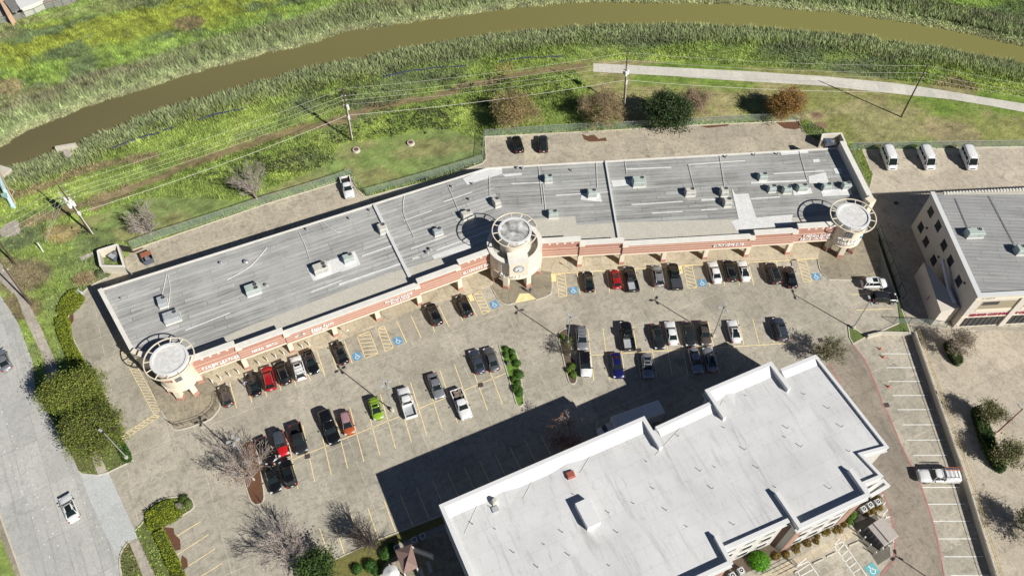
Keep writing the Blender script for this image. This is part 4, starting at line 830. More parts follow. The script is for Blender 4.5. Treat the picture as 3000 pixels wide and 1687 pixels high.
# ------------------------------------------------------------------ hotel with the white roof
hotel = thing('hotel_building', 'three storey hotel with white membrane roof, stepped parapets and brick side walls', 'building', (40, 50, 0))
zp, zl, zf = 11.0, 10.5, 9.95
def P2(v): return Vector((v.x, v.y))
hA = P2(T(8, 690, 945, zp)); hB = P2(T(8, 2140, 318, zp)); hC = P2(T(8, 2215, 395, zl)); hD = P2(T(9, 205, 210, zl)); hE = P2(T(9, 160, 130, zp)); hF = P2(T(6, 625, 1228, zp)); hG = P2(T(6, 690, 1280, zl)); hN = P2(T(6, 945, 1175, zl))
hH = P2(T(9, 1468, 542, 10.45)); hI = P2(T(9, 1282, 592, 10.45)); hJ = P2(T(9, 1428, 745, 10.45)); hK = P2(T(9, 1285, 805, 10.45)); hL = P2(T(9, 1332, 880, zp)); hM_ = P2(T(9, 832, 1112, zp)); hO = P2(T(9, 752, 1068, zl)); hP = P2(T(9, 312, 1262, zl)); hQ = P2(T(9, 358, 1360, zp)); 
uh = (hL - hM_).normalized(); hR_ = hQ - uh * 24.0; ua = (hB - hA).normalized(); va = Vector((ua.y, -ua.x))
hS_ = P2(T(8, 905, 1449, zp)); dS = (hS_ - hA).normalized(); hT_ = hA + dS * 31.0
# section backs: parapet returns
foot = [hA, hB, hC, hD, hE, hF, hG, hN, hH, hI, hJ, hK, hL, hM_, hO, hP, hQ, hR_, hT_]
def inset(P, d):
    n = len(P); out = []; A = sum(P[i].x * P[(i + 1) % n].y - P[(i + 1) % n].x * P[i].y for i in range(n)); sg = 1 if A > 0 else -1
    for i in range(n):
        a, b, c = P[i - 1], P[i], P[(i + 1) % n]; d1 = (b - a).normalized(); d2 = (c - b).normalized(); n1 = Vector((-d1.y, d1.x)) * sg; n2 = Vector((-d2.y, d2.x)) * sg
        m_ = (n1 + n2); m_ = m_.normalized() if m_.length > 1e-6 else n1; out.append(b + m_ * d / max(.35, m_.dot(n1)))
    return out
wl_in = inset(foot, .3)
stuc = mottled('hotel_stucco', (.60, .575, .53), (.55, .525, .48), .8, fine=5, bmp=.03); hbrick = mottled('hotel_brick', (.20, .115, .09), (.145, .085, .07), 1.4, fine=12)
wallo = MB().prism([(p.x, p.y) for p in wl_in], 0, zf - .05).build('wall', stuc, hotel)
from mathutils.geometry import tessellate_polygon
def polyface(name, P, z, mat, parent):
    V = [Vector((p.x, p.y, z)) for p in P]; F = [t if (V[t[1]] - V[t[0]]).cross(V[t[2]] - V[t[0]]).z > 0 else t[::-1] for t in tessellate_polygon([V])]
    return MB().add(V, F).build(name, mat, parent)
hroof = polyface('roof', inset(foot, .25), zf, M['white_roof'], hotel)
def parapet(P, z0, z1, w_=.5, cap=.18):
    o = MB().strip(P, w_, z0, z1 - cap).build('parapet', M['white_trim'], hotel); MB().strip(P, w_ + .12, z1 - cap, z1).build('parapet_cap', M['white_trim'], o)
    MB().strip(P, w_ + .3, z0 - .55, z0 - .3).build('cornice', M['trim_grey'], o); return o
def ins(p, q, d, sgn=1):  # move the segment inwards by d
    t = (q - p).normalized(); n = Vector((t.y, -t.x)) * sgn; return p + n * d, q + n * d
vin = va                      # inward direction from the north-west edge
a, b = hA + vin * .3 + ua * .3, hB + vin * .3 - ua * .2
parapet([hT_ + ua * .3, a, b, b + vin * 5.2], zf, zp)
parapet([hC + vin * .3 + ua * .15, hD + vin * .3], zf, zl - .002)
a, b = hE + vin * .3 + ua * .2, hF + vin * .3 - ua * .2
parapet([a + vin * 5.0, a, b, b + vin * 5.0], zf, zp - .004)
parapet([hG + vin * .3, hN + vin * .35 - ua * .1], zf, zl - .006)
i_ = inset(foot, .3)
parapet([i_[7] , i_[8], i_[9], i_[10], i_[11]], zf - .4, 10.45, .36, .14)
parapet([i_[11] - uh * 0 , i_[12] + Vector((0, 0)), i_[13], i_[13] + vin * -5.5], zf, zp - .008)
# return wall of that section on the east side
rt0 = P2(T(9, 1187, 690, zp)); parapet([rt0, i_[12]], zf, zp - .011)
parapet([i_[14], i_[15]], zf - .1, zl - .02)
rt1 = P2(T(9, 237, 1160, zp)); parapet([rt1, i_[16], i_[17]], zf, zp - .014)
# entrance canopy at the east corner
cnp = P2(T(9, 1455, 805, 7.6)); MB().strip([P2(T(9, 1310, 850, 7.6)), P2(T(9, 1420, 770, 7.6)), cnp, P2(T(9, 1330, 880, 7.6))], .45, 7.0, 7.6, False).build('side_canopy', M['white_trim'], hotel)
polyface('side_canopy_roof', [P2(T(9, 1310, 850, 7.2)), P2(T(9, 1420, 770, 7.2)), cnp, P2(T(9, 1330, 880, 7.2))], 7.1, M['roof_tan'], hotel)
# brick return and brick base on the south-east front
MB().prism([(p.x, p.y) for p in [i_[13] + uh * .02, i_[14] - uh * .02, i_[14] - uh * .02 + Vector((uh.y, -uh.x)) * .02, i_[13] + Vector((uh.y, -uh.x)) * .12 + uh * .3]], 0, zf - .5).build('brick_return', hbrick, hotel)
oh = Vector((uh.y, -uh.x))           # outward on the south-east side
brick2 = mottled('hotel_brick_warm', (.40, .25, .19), (.33, .20, .15), 1.4, fine=12)
for a, b, f in ((i_[12], i_[13], 1), (i_[16], i_[17], 1)):
    for e, s in ((a, -1), (b, 1)):
        if e is i_[17]: continue
        q0 = e + uh * s * .02; q1 = e + uh * s * 1.7
        MB().prism([tuple(q0), tuple(q1), tuple(q1 + oh * .09), tuple(q0 + oh * .09)], 0, 9.0).build('brick_pilaster', brick2, wallo)
def hwin(a, b, n_, m0, m1, zs=(1.1, 4.0, 6.9)):
    L = (a - b).length; t = (b - a).normalized()
    for z in zs:
        for k in range(n_):
            s = m0 + (L - m0 - m1) * (k + .5) / n_; c = a + t * s
            q = [c - t * .95, c + t * .95]; 
            fo = MB().prism([tuple(q[0] - oh * .05), tuple(q[1] - oh * .05), tuple(q[1] + oh * .07), tuple(q[0] + oh * .07)], z - .08, z + 1.55).build('window', M['white_trim'], wallo)
            q = [c - t * .85, c + t * .85]
            MB().prism([tuple(q[0]), tuple(q[1]), tuple(q[1] + oh * .085), tuple(q[0] + oh * .085)], z + .32, z + 1.46).build('pane', M['window'], fo)
            MB().prism([tuple(q[0]), tuple(q[1]), tuple(q[1] + oh * .11), tuple(q[0] + oh * .11)], z - .0, z + .27).build('grille', M['hvac_grey'], fo)
hwin(i_[12], i_[13], 3, 1.9, .9); hwin(i_[14], i_[15], 3, .5, .2); hwin(i_[16], i_[17], 5, 2.6, 1)
ne = (i_[8] - i_[7]).normalized()
# roof details
pp = T(8, 1745, 1000, zf + 1.2); MB().box((pp.x, pp.y, zf + .6), (3.9, 2.1, 1.35), R(24.6 + 90)).build('roof_hatch_box', M['white_trim'], hotel)
pp = T(8, 1622, 728, zf + .5); MB().box((pp.x, pp.y, zf + .3), (1.2, 1.0, .6), R(20), .1).build('red_hatch', plain('hatch_red', (.33, .09, .06), .7), hotel)
pp = T(8, 1085, 925, zf + .3); kf = thing('exhaust_fan', 'grey mushroom exhaust fan near the west corner of the white roof', 'exhaust fan', (pp.x, pp.y, zf))
MB().box((0, 0, .3), (.8, .8, .6), R(24)).build('fan_base', M['hvac_cream'], kf, False); MB().tube((0, 0, .6), (0, 0, 1.15), .5, .3, 16).build('fan_hood', M['hvac_cream'], kf, False)
MB().box((.1, -1.0, .12), (.95, .8, .24), R(24)).build('grease_tray', M['hvac_grey'], kf, False)
M['vent'] = plain('vent_grey', (.2, .2, .2), .6)
VP = [(8, 1058, 965, .5), (8, 930, 1083, .6), (8, 1090, 1118, .35), (8, 1222, 1285, .6), (8, 1390, 1388, .6), (8, 1437, 1228, .35), (8, 1612, 1303, .6), (8, 1565, 1140, .6), (8, 1642, 872, .35), (8, 1892, 1002, .5), (8, 1955, 1143, .6), (8, 2070, 937, .35), (8, 2160, 640, .35), (8, 2210, 833, .5), (8, 2300, 985, .6), (8, 2385, 460, .5), (8, 1897, 1377, .35),
      (9, 295, 402, .4), (9, 440, 556, .7), (9, 447, 175, .3), (9, 862, 165, .4), (9, 1030, 265, .7), (9, 740, 405, .7), (9, 722, 468, .35), (9, 837, 535, .75), (9, 1125, 395, .75), (9, 1178, 568, .4), (9, 530, 687, .7), (9, 228, 680, .35), (9, 125, 707, .7), (9, 210, 832, .7), (9, 655, 822, .35), (9, 1040, 832, .7), (9, 362, 1087, .6), (9, 30, 1100, .35)]
for t, x, y, h in VP:
    p = T(t, x, y, zf); MB().tube((p.x, p.y, zf), (p.x, p.y, zf + h), .05, .05, 6).build('vent_pipe', M['vent'], hotel)
# crickets behind the north-west parapet (slightly raised insulation ridges)
for t, P in [(8, [(870, 1150), (985, 900), (1030, 845), (1150, 885), (1285, 903), (1400, 680), (1480, 695), (1600, 715), (1690, 718), (1820, 500), (2000, 540), (2220, 595), (2270, 540), (2400, 400)]), (9, [(240, 300), (330, 105), (470, 40), (640, 55), (720, 105)])]:
    MB().path([(p.x, p.y, zf + .02) for p in TP(t, P, zf)], .05, 5).build('roof_seam_ridge', plain('seam_grey', (.52, .50, .45), .8), hotel)
def cw(t, P): q = TP(t, P, zf); 
def wedge(a, b, h, dpt):
    MB().add([(a.x, a.y, zf + h), (b.x, b.y, zf + h), (b.x + vin.x * dpt, b.y + vin.y * dpt, zf + .01), (a.x + vin.x * dpt, a.y + vin.y * dpt, zf + .01), (a.x, a.y, zf), (b.x, b.y, zf)], [(0, 3, 2, 1), (0, 4, 3), (1, 2, 5)]).build('sloped_flashing', M['white_trim'], hotel)
wedge(hA + vin * .54 + ua * .6, hB + vin * .54 - ua * .5, .82, 1.5); wedge(hC + vin * .52 + ua * .3, hD + vin * .52, .4, 1.1); wedge(hE + vin * .54 + ua * .5, hF + vin * .54 - ua * .5, .82, 1.5); wedge(hG + vin * .52, hN + vin * .55 - ua * .6, .4, 1.1)
for o_, w_ in ((hA + ua * 9, 6), (hA + ua * 19.5, 6), (hE + ua * 3, 3)):
    p = o_ + vin * 1.9; MB().add([(p.x - ua.x * w_ / 2, p.y - ua.y * w_ / 2, zf + .01), (p.x + ua.x * w_ / 2, p.y + ua.y * w_ / 2, zf + .01), (p.x - vin.x * .4, p.y - vin.y * .4, zf + .22), (p.x + vin.x * 2.4, p.y + vin.y * 2.4, zf + .01)], [(0, 3, 2), (3, 1, 2)]).build('cricket', M['white_roof'], hotel)


# ------------------------------------------------------------------ office building on the right
off = thing('office_building', 'cream three storey office with grey membrane roof and dark square side windows', 'building', (115, 95, 0))
zo = 10.2
oA = P2(T(6, 1758, 22, zo)); oB = P2(T(6, 2095, 765, zo)); oRx = (P2(T(6, 2415, 748, zo)) - oB).normalized(); oC = oB + oRx * 45; oD = oA + (P2(T(3, 2415, 1350, zo)) - oA).normalized() * 46
fo_ = [oA, oB, oC, oD]; wi = inset(fo_, .2)
ostuc = mottled('office_stucco', (.66, .60, .52), (.61, .555, .48), .8, fine=5, bmp=.03)
ow = MB().prism([tuple(p) for p in wi], 0, 9.6).build('wall', ostuc, off)
polyface('roof', wi, 9.62, M['roof_r'], off)
def opar(P, z1): 
    o = MB().strip(P, .4, 9.3, z1 - .12).build('parapet', ostuc, off); MB().strip(P, .85, z1 - .12, z1).build('parapet_cap', M['trim_grey'], o)
opar([wi[0], wi[1], wi[2]], zo)
MB().strip([wi[0] + Vector((3, 0)), wi[3]], .35, 9.5, 9.9).build('back_parapet', M['roof_tan'], off)
bm_ = MB(); q0 = T(3, 1855, 1366, 9.8); q1 = q0 + Vector((oRx.x, oRx.y, 0)) * 36
for k in range(60): p = q0.lerp(q1, k / 60); bm_.box((p.x, p.y, 9.75), (.32, .5, .35), R(3))
bm_.build('metal_gutter_teeth', M['cap'], off)
tow = (wi[1] - wi[0]).normalized(); wn = Vector((tow.y, -tow.x)); wn = wn if wn.x < 0 else -wn
def onwall(t, x, y, z): return P2(T(t, x, y, z))
def sidewin(sf, z, sz=1.75, h=1.7):
    c = wi[0] + tow * sf
    o = MB().prism([tuple(c - tow * sz / 2 - wn * .1), tuple(c + tow * sz / 2 - wn * .1), tuple(c + tow * sz / 2 + wn * .03), tuple(c - tow * sz / 2 + wn * .03)], z - h / 2, z + h / 2).build('window', M['window'], ow)
    MB().prism([tuple(c - tow * .05 - wn * .05), tuple(c + tow * .05 - wn * .05), tuple(c + tow * .05 + wn * .06), tuple(c - tow * .05 + wn * .06)], z - h / 2, z + h / 2).prism([tuple(c - tow * (sz / 2 + .05)), tuple(c + tow * (sz / 2 + .05)), tuple(c + tow * (sz / 2 + .05) + wn * .07), tuple(c - tow * (sz / 2 + .05) + wn * .07)], z - h / 2 - .1, z - h / 2).build('window_frame', M['darkmetal'], o)
Lw = (wi[1] - wi[0]).length
def solve(t, x, y):    # where on the wall plane does this survey point lie
    best = None
    for k in range(0, 100):
        z = k * .1; p = P2(T(t, x, y, z)); d = abs((p - wi[0]).dot(wn))
        if best is None or d < best[0]: best = (d, (p - wi[0]).dot(tow), z)
    return best[1], best[2]
for x, y in [(1755, 170), (1810, 270), (1688, 278), (1723, 380), (1850, 405), (1777, 512), (1897, 515), (1953, 660)]:
    s_, z_ = solve(6, x, y); sidewin(s_, z_)
for x, y in [(1733, 284), (1815, 487), (2000, 672)]:
    s_, z_ = solve(6, x, y); c = wi[0] + tow * s_; MB().tube((c.x, c.y, z_), (c.x + wn.x * .25, c.y + wn.y * .25, z_ - .1), .18, .22, 8).build('wall_lamp', M['black'], ow)
# stair enclosure on the side wall
s0_, _ = solve(6, 1690, 560); e0, e1 = P2(T(6, 1690, 548, 3.4)), P2(T(6, 1808, 905, 3.2))
q = [e0, e1, P2(T(6, 1950, 800, 3.4)), P2(T(6, 1900, 770, 3.4))]
st = MB().prism([tuple(p) for p in [e0, e1, e1 + Vector((3.6, .9)), e0 + Vector((1.0, 1.4)) + tow * 3]], 0, 4.4).build('stair_enclosure', ostuc, off)
sm = (e0 + e1) / 2 + tow * 2; MB().prism([tuple(sm - tow * 1.2 - wn * .05), tuple(sm + tow * 1.2 - wn * .05), tuple(sm + tow * 1.2 + wn * .06), tuple(sm - tow * 1.2 + wn * .06)], 1.5, 2.7).build('red_sign', plain('red_board', (.35, .05, .05), .6), st)
MB().path([(*(wi[0] + tow * (Lw * .55) + wn * .9), 6.2), (*(wi[0] + tow * (Lw * .78) + wn * .9), 4.5), (*(wi[0] + tow * (Lw * .9) + wn * .9), 4.5)], .35, 6).build('stair_parapet', M['trim_grey'], off)
# front face
fn = Vector((oRx.y, -oRx.x))
def fwin(s0, s1, z0, z1, name='window', mat='window', dpt=.06):
    a, b = wi[1] + oRx * s0, wi[1] + oRx * s1
    return MB().prism([tuple(a - fn * .1), tuple(b - fn * .1), tuple(b + fn * dpt), tuple(a + fn * dpt)], z0, z1).build(name, M[mat] if isinstance(mat, str) else mat, ow)
balc = plain('balcony_shade', (.34, .29, .2), .9)  # balcony shade is put into the colour of a flat panel
for k in range(4):
    s = 1.6 + 8.2 * k
    f = fwin(s, s + 6.4, 4.9, 8.0, 'balcony_shade_panel', balc, .02); fwin(s + .3, s + 3.2, 6.9, 7.9, 'balcony_window', 'window', .035); fwin(s, s + 6.4, 4.9, 5.7, 'balcony_rail', 'cream', .05)
    f = fwin(s - .6, s + 6.2, .4, 3.0, 'window', 'window', .05)
    for j in range(8):
        a = wi[1] + oRx * (s - .6 + j * 6.8 / 7); MB().prism([tuple(a - oRx * .06), tuple(a + oRx * .06), tuple(a + oRx * .06 + fn * .1), tuple(a - oRx * .06 + fn * .1)], .4, 3.0).build('mullion', M['black'], f)
    a = wi[1] + oRx * (s + 7.0); MB().prism([tuple(a - oRx * .5), tuple(a + oRx * .5), tuple(a + oRx * .5 + fn * .25), tuple(a - oRx * .5 + fn * .25)], 0, 8.9).build('pilaster', ostuc, ow)
fwin(-.1, 44, 3.3, 3.45, 'band', 'cream', .12); fwin(-.1, 44, 8.75, 8.95, 'band', 'cream', .14)
redl = plain('sign_crimson', (.38, .02, .08), .5)
p = wi[1] + oRx * 1.2 + fn * .1; text('SENIOR COMMUNITY CENTER', 1.0, redl, ow, (p.x, p.y, 3.6), Vector((oRx.x, oRx.y, 0)), align='LEFT', squeeze=.9)
p = wi[1] + oRx * 1.0 + fn * .1; text('7650', .95, M['black'], ow, (p.x, p.y, 9.05), Vector((oRx.x, oRx.y, 0)), align='LEFT', squeeze=1.2)
rtu(6, 2075, 310, 3.0, 1.5, 1.1, M['hvac_green'], R(3), 'pale green air unit on the grey office roof', roof_z=9.62)
rtu(6, 2400, 430, 1.6, 1.5, 1.1, M['hvac_green'], R(3), 'pale air unit at the right frame edge on the office roof', roof_z=9.62)
for P in ([(1930, 80), (2015, 280)], [(2165, 60), (2345, 400)]): MB().path([(p.x, p.y, 9.75) for p in TP(6, P, 9.7)], .06, 5).build('conduit', M['steel'], off)
# ------------------------------------------------------------------ vehicles
def loft(rings, close=True):
    n = len(rings[0]); V = []; F = []
    for r in rings: V += r
    for i in range(len(rings) - 1):
        for j in range(n):
            a, b = i * n + j, i * n + (j + 1) % n; F.append((a, b, b + n, a + n))
    F.append(tuple(range(n))[::-1]); F.append(tuple(range((len(rings) - 1) * n, len(rings) * n)))
    return V, F
def body_ring(x, hw, zb, zt, crown=.04, tuck=.9):
    h = [(0, zb), (hw * .85, zb), (hw * .97, zb + .12), (hw, zb + (zt - zb) * .45), (hw * .985, zb + (zt - zb) * .75), (hw * tuck, zt - .03), (hw * .5, zt + crown * .7), (0, zt + crown)]
    return [(x, y, z) for y, z in h] + [(x, -y, z) for y, z in h[-2:0:-1]]
SPEC = {   # L, W, body stations (x, widthfrac, ztop), cabin base x0,x1, roof x0,x1, zroof, belt, roof half width
 'sedan': dict(L=4.85, W=1.86, st=[(2.42, .62, .58), (2.34, .8, .68), (2.15, .93, .76), (1.7, .99, .85), (1.1, 1, .93), (.2, 1, .96), (-1.2, 1, .98), (-1.8, .98, 1.0), (-2.2, .9, .98), (-2.38, .76, .86), (-2.43, .62, .66)], cab=(1.08, -1.85), roof=(.36, -.98), zr=1.43, belt=.93, rw=.6),
 'coupe': dict(L=4.6, W=1.84, st=[(2.3, .6, .55), (2.2, .8, .66), (2.0, .93, .74), (1.5, .99, .83), (.9, 1, .9), (0, .98, .93), (-1.1, 1, .98), (-1.8, .97, 1.02), (-2.12, .88, .98), (-2.26, .74, .84), (-2.3, .6, .62)], cab=(.95, -1.95), roof=(.2, -.75), zr=1.36, belt=.9, rw=.57),
 'hatch': dict(L=4.2, W=1.78, st=[(2.1, .62, .6), (2.0, .8, .72), (1.8, .94, .82), (1.35, 1, .92), (.9, 1, .97), (0, 1, 1.0), (-1.4, 1, 1.02), (-1.8, .96, 1.02), (-2.0, .88, .95), (-2.1, .72, .7)], cab=(1.15, -1.98), roof=(.4, -1.6), zr=1.5, belt=.97, rw=.6),
 'suv': dict(L=4.75, W=1.92, st=[(2.37, .66, .68), (2.28, .85, .86), (2.1, .95, .96), (1.6, 1, 1.04), (1.05, 1, 1.08), (0, 1, 1.1), (-1.6, 1, 1.12), (-2.1, .96, 1.1), (-2.3, .88, 1.0), (-2.38, .76, .75)], cab=(1.15, -2.22), roof=(.45, -1.9), zr=1.72, belt=1.07, rw=.66),
 'bigsuv': dict(L=5.15, W=2.02, st=[(2.57, .7, .75), (2.5, .88, .95), (2.3, .96, 1.05), (1.8, 1, 1.12), (1.2, 1, 1.16), (0, 1, 1.18), (-1.9, 1, 1.18), (-2.4, .97, 1.16), (-2.53, .9, 1.0), (-2.58, .8, .8)], cab=(1.3, -2.48), roof=(.6, -2.25), zr=1.88, belt=1.14, rw=.72),
 'van': dict(L=5.5, W=2.05, st=[(2.75, .72, .75), (2.66, .88, .95), (2.45, .96, 1.1), (2.1, 1, 1.2), (1.7, 1, 1.28), (0, 1, 1.3), (-2.4, 1, 1.3), (-2.68, .97, 1.3), (-2.75, .92, 1.25)], cab=(2.1, -2.7), roof=(1.25, -2.6), zr=2.55, belt=1.25, rw=.84),
 'jeep': dict(L=4.5, W=1.88, st=[(2.2, .7, .85), (2.12, .74, 1.02), (1.9, .76, 1.1), (1.2, .8, 1.14), (.75, .92, 1.16), (0, .95, 1.16), (-1.8, .95, 1.16), (-2.0, .95, 1.14), (-2.1, .93, 1.1)], cab=(.78, -2.0), roof=(.5, -1.9), zr=1.82, belt=1.14, rw=.74),
}
paint_cache = {}
def paint(key, col, metal=.25, rough=.28):
    if key not in paint_cache:
        m, b = base('paint_' + key, col, rough, metal, .8); b.inputs['Coat Roughness'].default_value = .04; paint_cache[key] = m
    return paint_cache[key]
PC = dict(black=((.008, .008, .009), 0, .2), dgrey=((.03, .032, .036), .3, .25), white=((.74, .74, .73), 0, .3), silver=((.36, .37, .385), .55, .3), grey=((.16, .165, .175), .5, .3), greybrown=((.12, .10, .09), .4, .3), red=((.36, .012, .016), .1, .25), jeepred=((.50, .014, .016), 0, .3), orange=((.45, .10, .035), .2, .3), green=((.25, .40, .03), .1, .3), blue=((.014, .016, .11), .3, .25), slate=((.07, .085, .12), .4, .3), charcoal=((.02, .021, .024), .2, .25))
for k in range(0): pass
def P_(k): c, m_, r = PC[k]; return paint(k, c, m_, r)
def lens(name, mat, parent, x, y, z, dx, dy, dz): return MB().box((x, y, z), (dx, dy, dz), 0, .02).build(name, mat, parent, False)
def wheel(parent, x, y, r=.34, wd=.22):
    w_ = MB().tube((x, y - wd / 2, r), (x, y + wd / 2, r), r, r, 18).build('wheel', M['rubber'], parent, False)
    s = 1 if y > 0 else -1; MB().tube((x, y + s * (wd / 2 - .02), r), (x, y + s * (wd / 2 + .015), r), r * .66, r * .62, 14).build('rim', M['rim'], w_, False)
def frustum(x0, x1, y, r0, r1, ry, z0, z1, n=6):
    base_ = [(x0, y * .78, z0), (x0 - .18, y, z0), ((x0 + x1) / 2, y, z0), (x1 + .15, y * .98, z0), (x1, y * .84, z0)]
    top = [(r0, ry * .86, z1), (r0 - .12, ry, z1), ((r0 + r1) / 2, ry, z1), (r1 + .1, ry, z1), (r1, ry * .9, z1)]
    A = base_ + [(x, -y_, z) for x, y_, z in base_[::-1]]; B_ = top + [(x, -y_, z) for x, y_, z in top[::-1]]; n = len(A)
    return A + B_, [(i, n + i, n + (i + 1) % n, (i + 1) % n) for i in range(n)] + [tuple(range(n, 2 * n))[::-1]], A, B_
def finish_car(o, kind, sp, pm, extras):
    L, W = sp['L'], sp['W']; hw = W / 2; zr, bl = sp['zr'], sp['belt']; x0, x1 = sp['cab']; r0, r1 = sp['roof']; rw = sp['rw']
    V, F, A, B_ = frustum(x0, x1, hw * .87, r0, r1, rw, bl - .03, zr)
    MB().add(V, F).build('windows', M['glass'], o, False)
    rf = MB(); n = 7; grid = []
    for i in range(9):
        t = i / 8; x = r0 + .03 + (r1 - r0 - .06) * t; e = 1 - .12 * abs(2 * t - 1) ** 3
        grid.append([(x, rw * e * (-1 + 2 * j / (n - 1)) * 1.03, zr - .02 + .075 * (1 - (-1 + 2 * j / (n - 1)) ** 4) * (1 - abs(2 * t - 1) ** 6)) for j in range(n)])
    VV = [p for g in grid for p in g]; FF = [(i * n + j, i * n + j + 1, (i + 1) * n + j + 1, (i + 1) * n + j) for i in range(8) for j in range(n - 1)]
    rf.add(VV, [f[::-1] for f in FF])
    for s in (1, -1):     # pillars in body colour
        rf.tube((x0 - .1, s * hw * .84, bl - .02), (r0 - .02, s * rw * .94, zr), .045, .04, 5); rf.tube((x1 + .08, s * hw * .84, bl - .02), (r1 + .04, s * rw * .93, zr), .06, .06, 5)
        rf.tube(((r0 + r1) / 2, s * hw * .87, bl - .02), ((r0 + r1) / 2, s * rw * 1.0, zr), .03, .03, 5)
        if kind in ('hatch', 'suv', 'bigsuv', 'jeep'): rf.tube((x1 + .75, s * hw * .87, bl - .02), (r1 + .45, s * rw, zr), .07, .07, 5)
        rf.tube((r0, s * rw * .97, zr - .01), (r1, s * rw * .97, zr - .01), .035, .035, 5)
    ro = rf.build('roof', extras.get('roofmat', pm), o, False, True)
    if 'sunroof' in extras: MB().box((r0 - .12 - extras['sunroof'] / 2 - .1, 0, zr + .045), (extras['sunroof'], rw * 1.35, .03)).build('sunroof', M['glass'], ro, False)
    if 'rails' in extras:
        rl = MB()
        for s in (1, -1): rl.tube((r0 - .1, s * rw * .9, zr + .1), (r1 + .15, s * rw * .9, zr + .1), .022, .022, 5)
        rl.build('roof_rails', M['steel'], ro, False)
    if 'bars' in extras:
        rl = MB()
        for k in range(3): rl.box((r0 - .4 - k * (r0 - r1 - .7) / 2.2, 0, zr + .09), (.05, rw * 1.7, .03))
        rl.build('roof_bars', M['black'], ro, False)
    return ro
def common(o, kind, L, W, zh, zt, rw=.34):
    hw = W / 2
    for s in (1, -1):
        lens('headlight', M['head'], o, L / 2 - .26, s * hw * .74, zh, .3, .34, .16); lens('taillight', M['tail'], o, -L / 2 + .12, s * hw * .74, zt, .16, .32, .2)
        lens('side_mirror', M['black'], o, .95 if kind not in ('van',) else 1.75, s * (hw + .1), zh + .3, .14, .22, .14)
    MB().box((-L / 2 - .0, 0, zt - .12), (.04, .36, .14)).build('licence_plate', M['whitep'], o, False)
    MB().box((L / 2 - .03, 0, zh - .2), (.06, W * .5, .18)).build('grille', M['black'], o, False)
    wb = L * .295
    for x in (wb, -wb * 1.02):
        for s in (1, -1): wheel(o, x, s * (hw - .13), rw)
def make_car(kind, col, name, label, cat='car', **ex):
    o = thing(name, label, cat); pm = P_(col)
    if kind == 'pickup': return make_pickup(o, col, ex)
    sp = SPEC[kind]; hw = sp['W'] / 2; zb = .34 if kind in ('jeep', 'bigsuv', 'suv', 'van') else .24
    V, F = loft([body_ring(x, hw * w_, zb + (.1 if i in (0, len(sp['st']) - 1) else 0), z, .05) for i, (x, w_, z) in enumerate(sp['st'])])
    b = MB().add(V, F).build('body', pm, o, False, True)
    ss = MB()
    if kind != 'jeep':
        hx = sp['cab'][0]; hz = sp['belt'] - .03
        for s in (1, -1): ss.tube((hx + .02, s * hw * .58, hz + .045), (sp['L'] / 2 - .35, s * hw * .5, hz - .12), .012, .012, 4)
        ss.box((-.1, 0, zb + .02), (sp['L'] * .8, hw * 1.7, .06))
        ss.build('panel_gaps', M['black'], b, False)
    else:
        for sx in (1.32, -1.35):
            for s in (1, -1): ss.box((sx, s * hw * .88, .86), (1.05, .32, .1), 0, .05)
        ss.box((2.2, 0, .55), (.22, 1.7, .2)).box((-2.12, 0, .55), (.2, 1.6, .2)); ss.build('fender_flares', M['black'], b, False)
        MB().tube((-2.12, .1, 1.0), (-2.36, .1, 1.0), .38, .38, 16).build('spare_wheel', M['rubber'], o, False)
    finish_car(o, kind, sp, pm, ex); common(o, kind, sp['L'], sp['W'], sp['st'][1][2] + (.0 if kind != 'van' else .1), sp['belt'] - .12, .34 if kind not in ('jeep', 'bigsuv', 'van') else .4)
    if kind == 'van':
        V, F = loft([body_ring(x, w_, 1.15, z, .06, .92) for x, w_, z in ((1.35, .9, 2.5), (.9, .98, 2.56), (-2.2, .98, 2.56), (-2.66, .95, 2.5))]); MB().add(V, F).build('high_body', pm, o, False, True)
        for s in (1, -1):
            gl = MB()
            for xx in (.55, -.65, -1.85): gl.box((xx, s * .955, 1.85), (1.05, .06, .62))
            gl.build('side_windows', M['glass'], o, False)
    return o
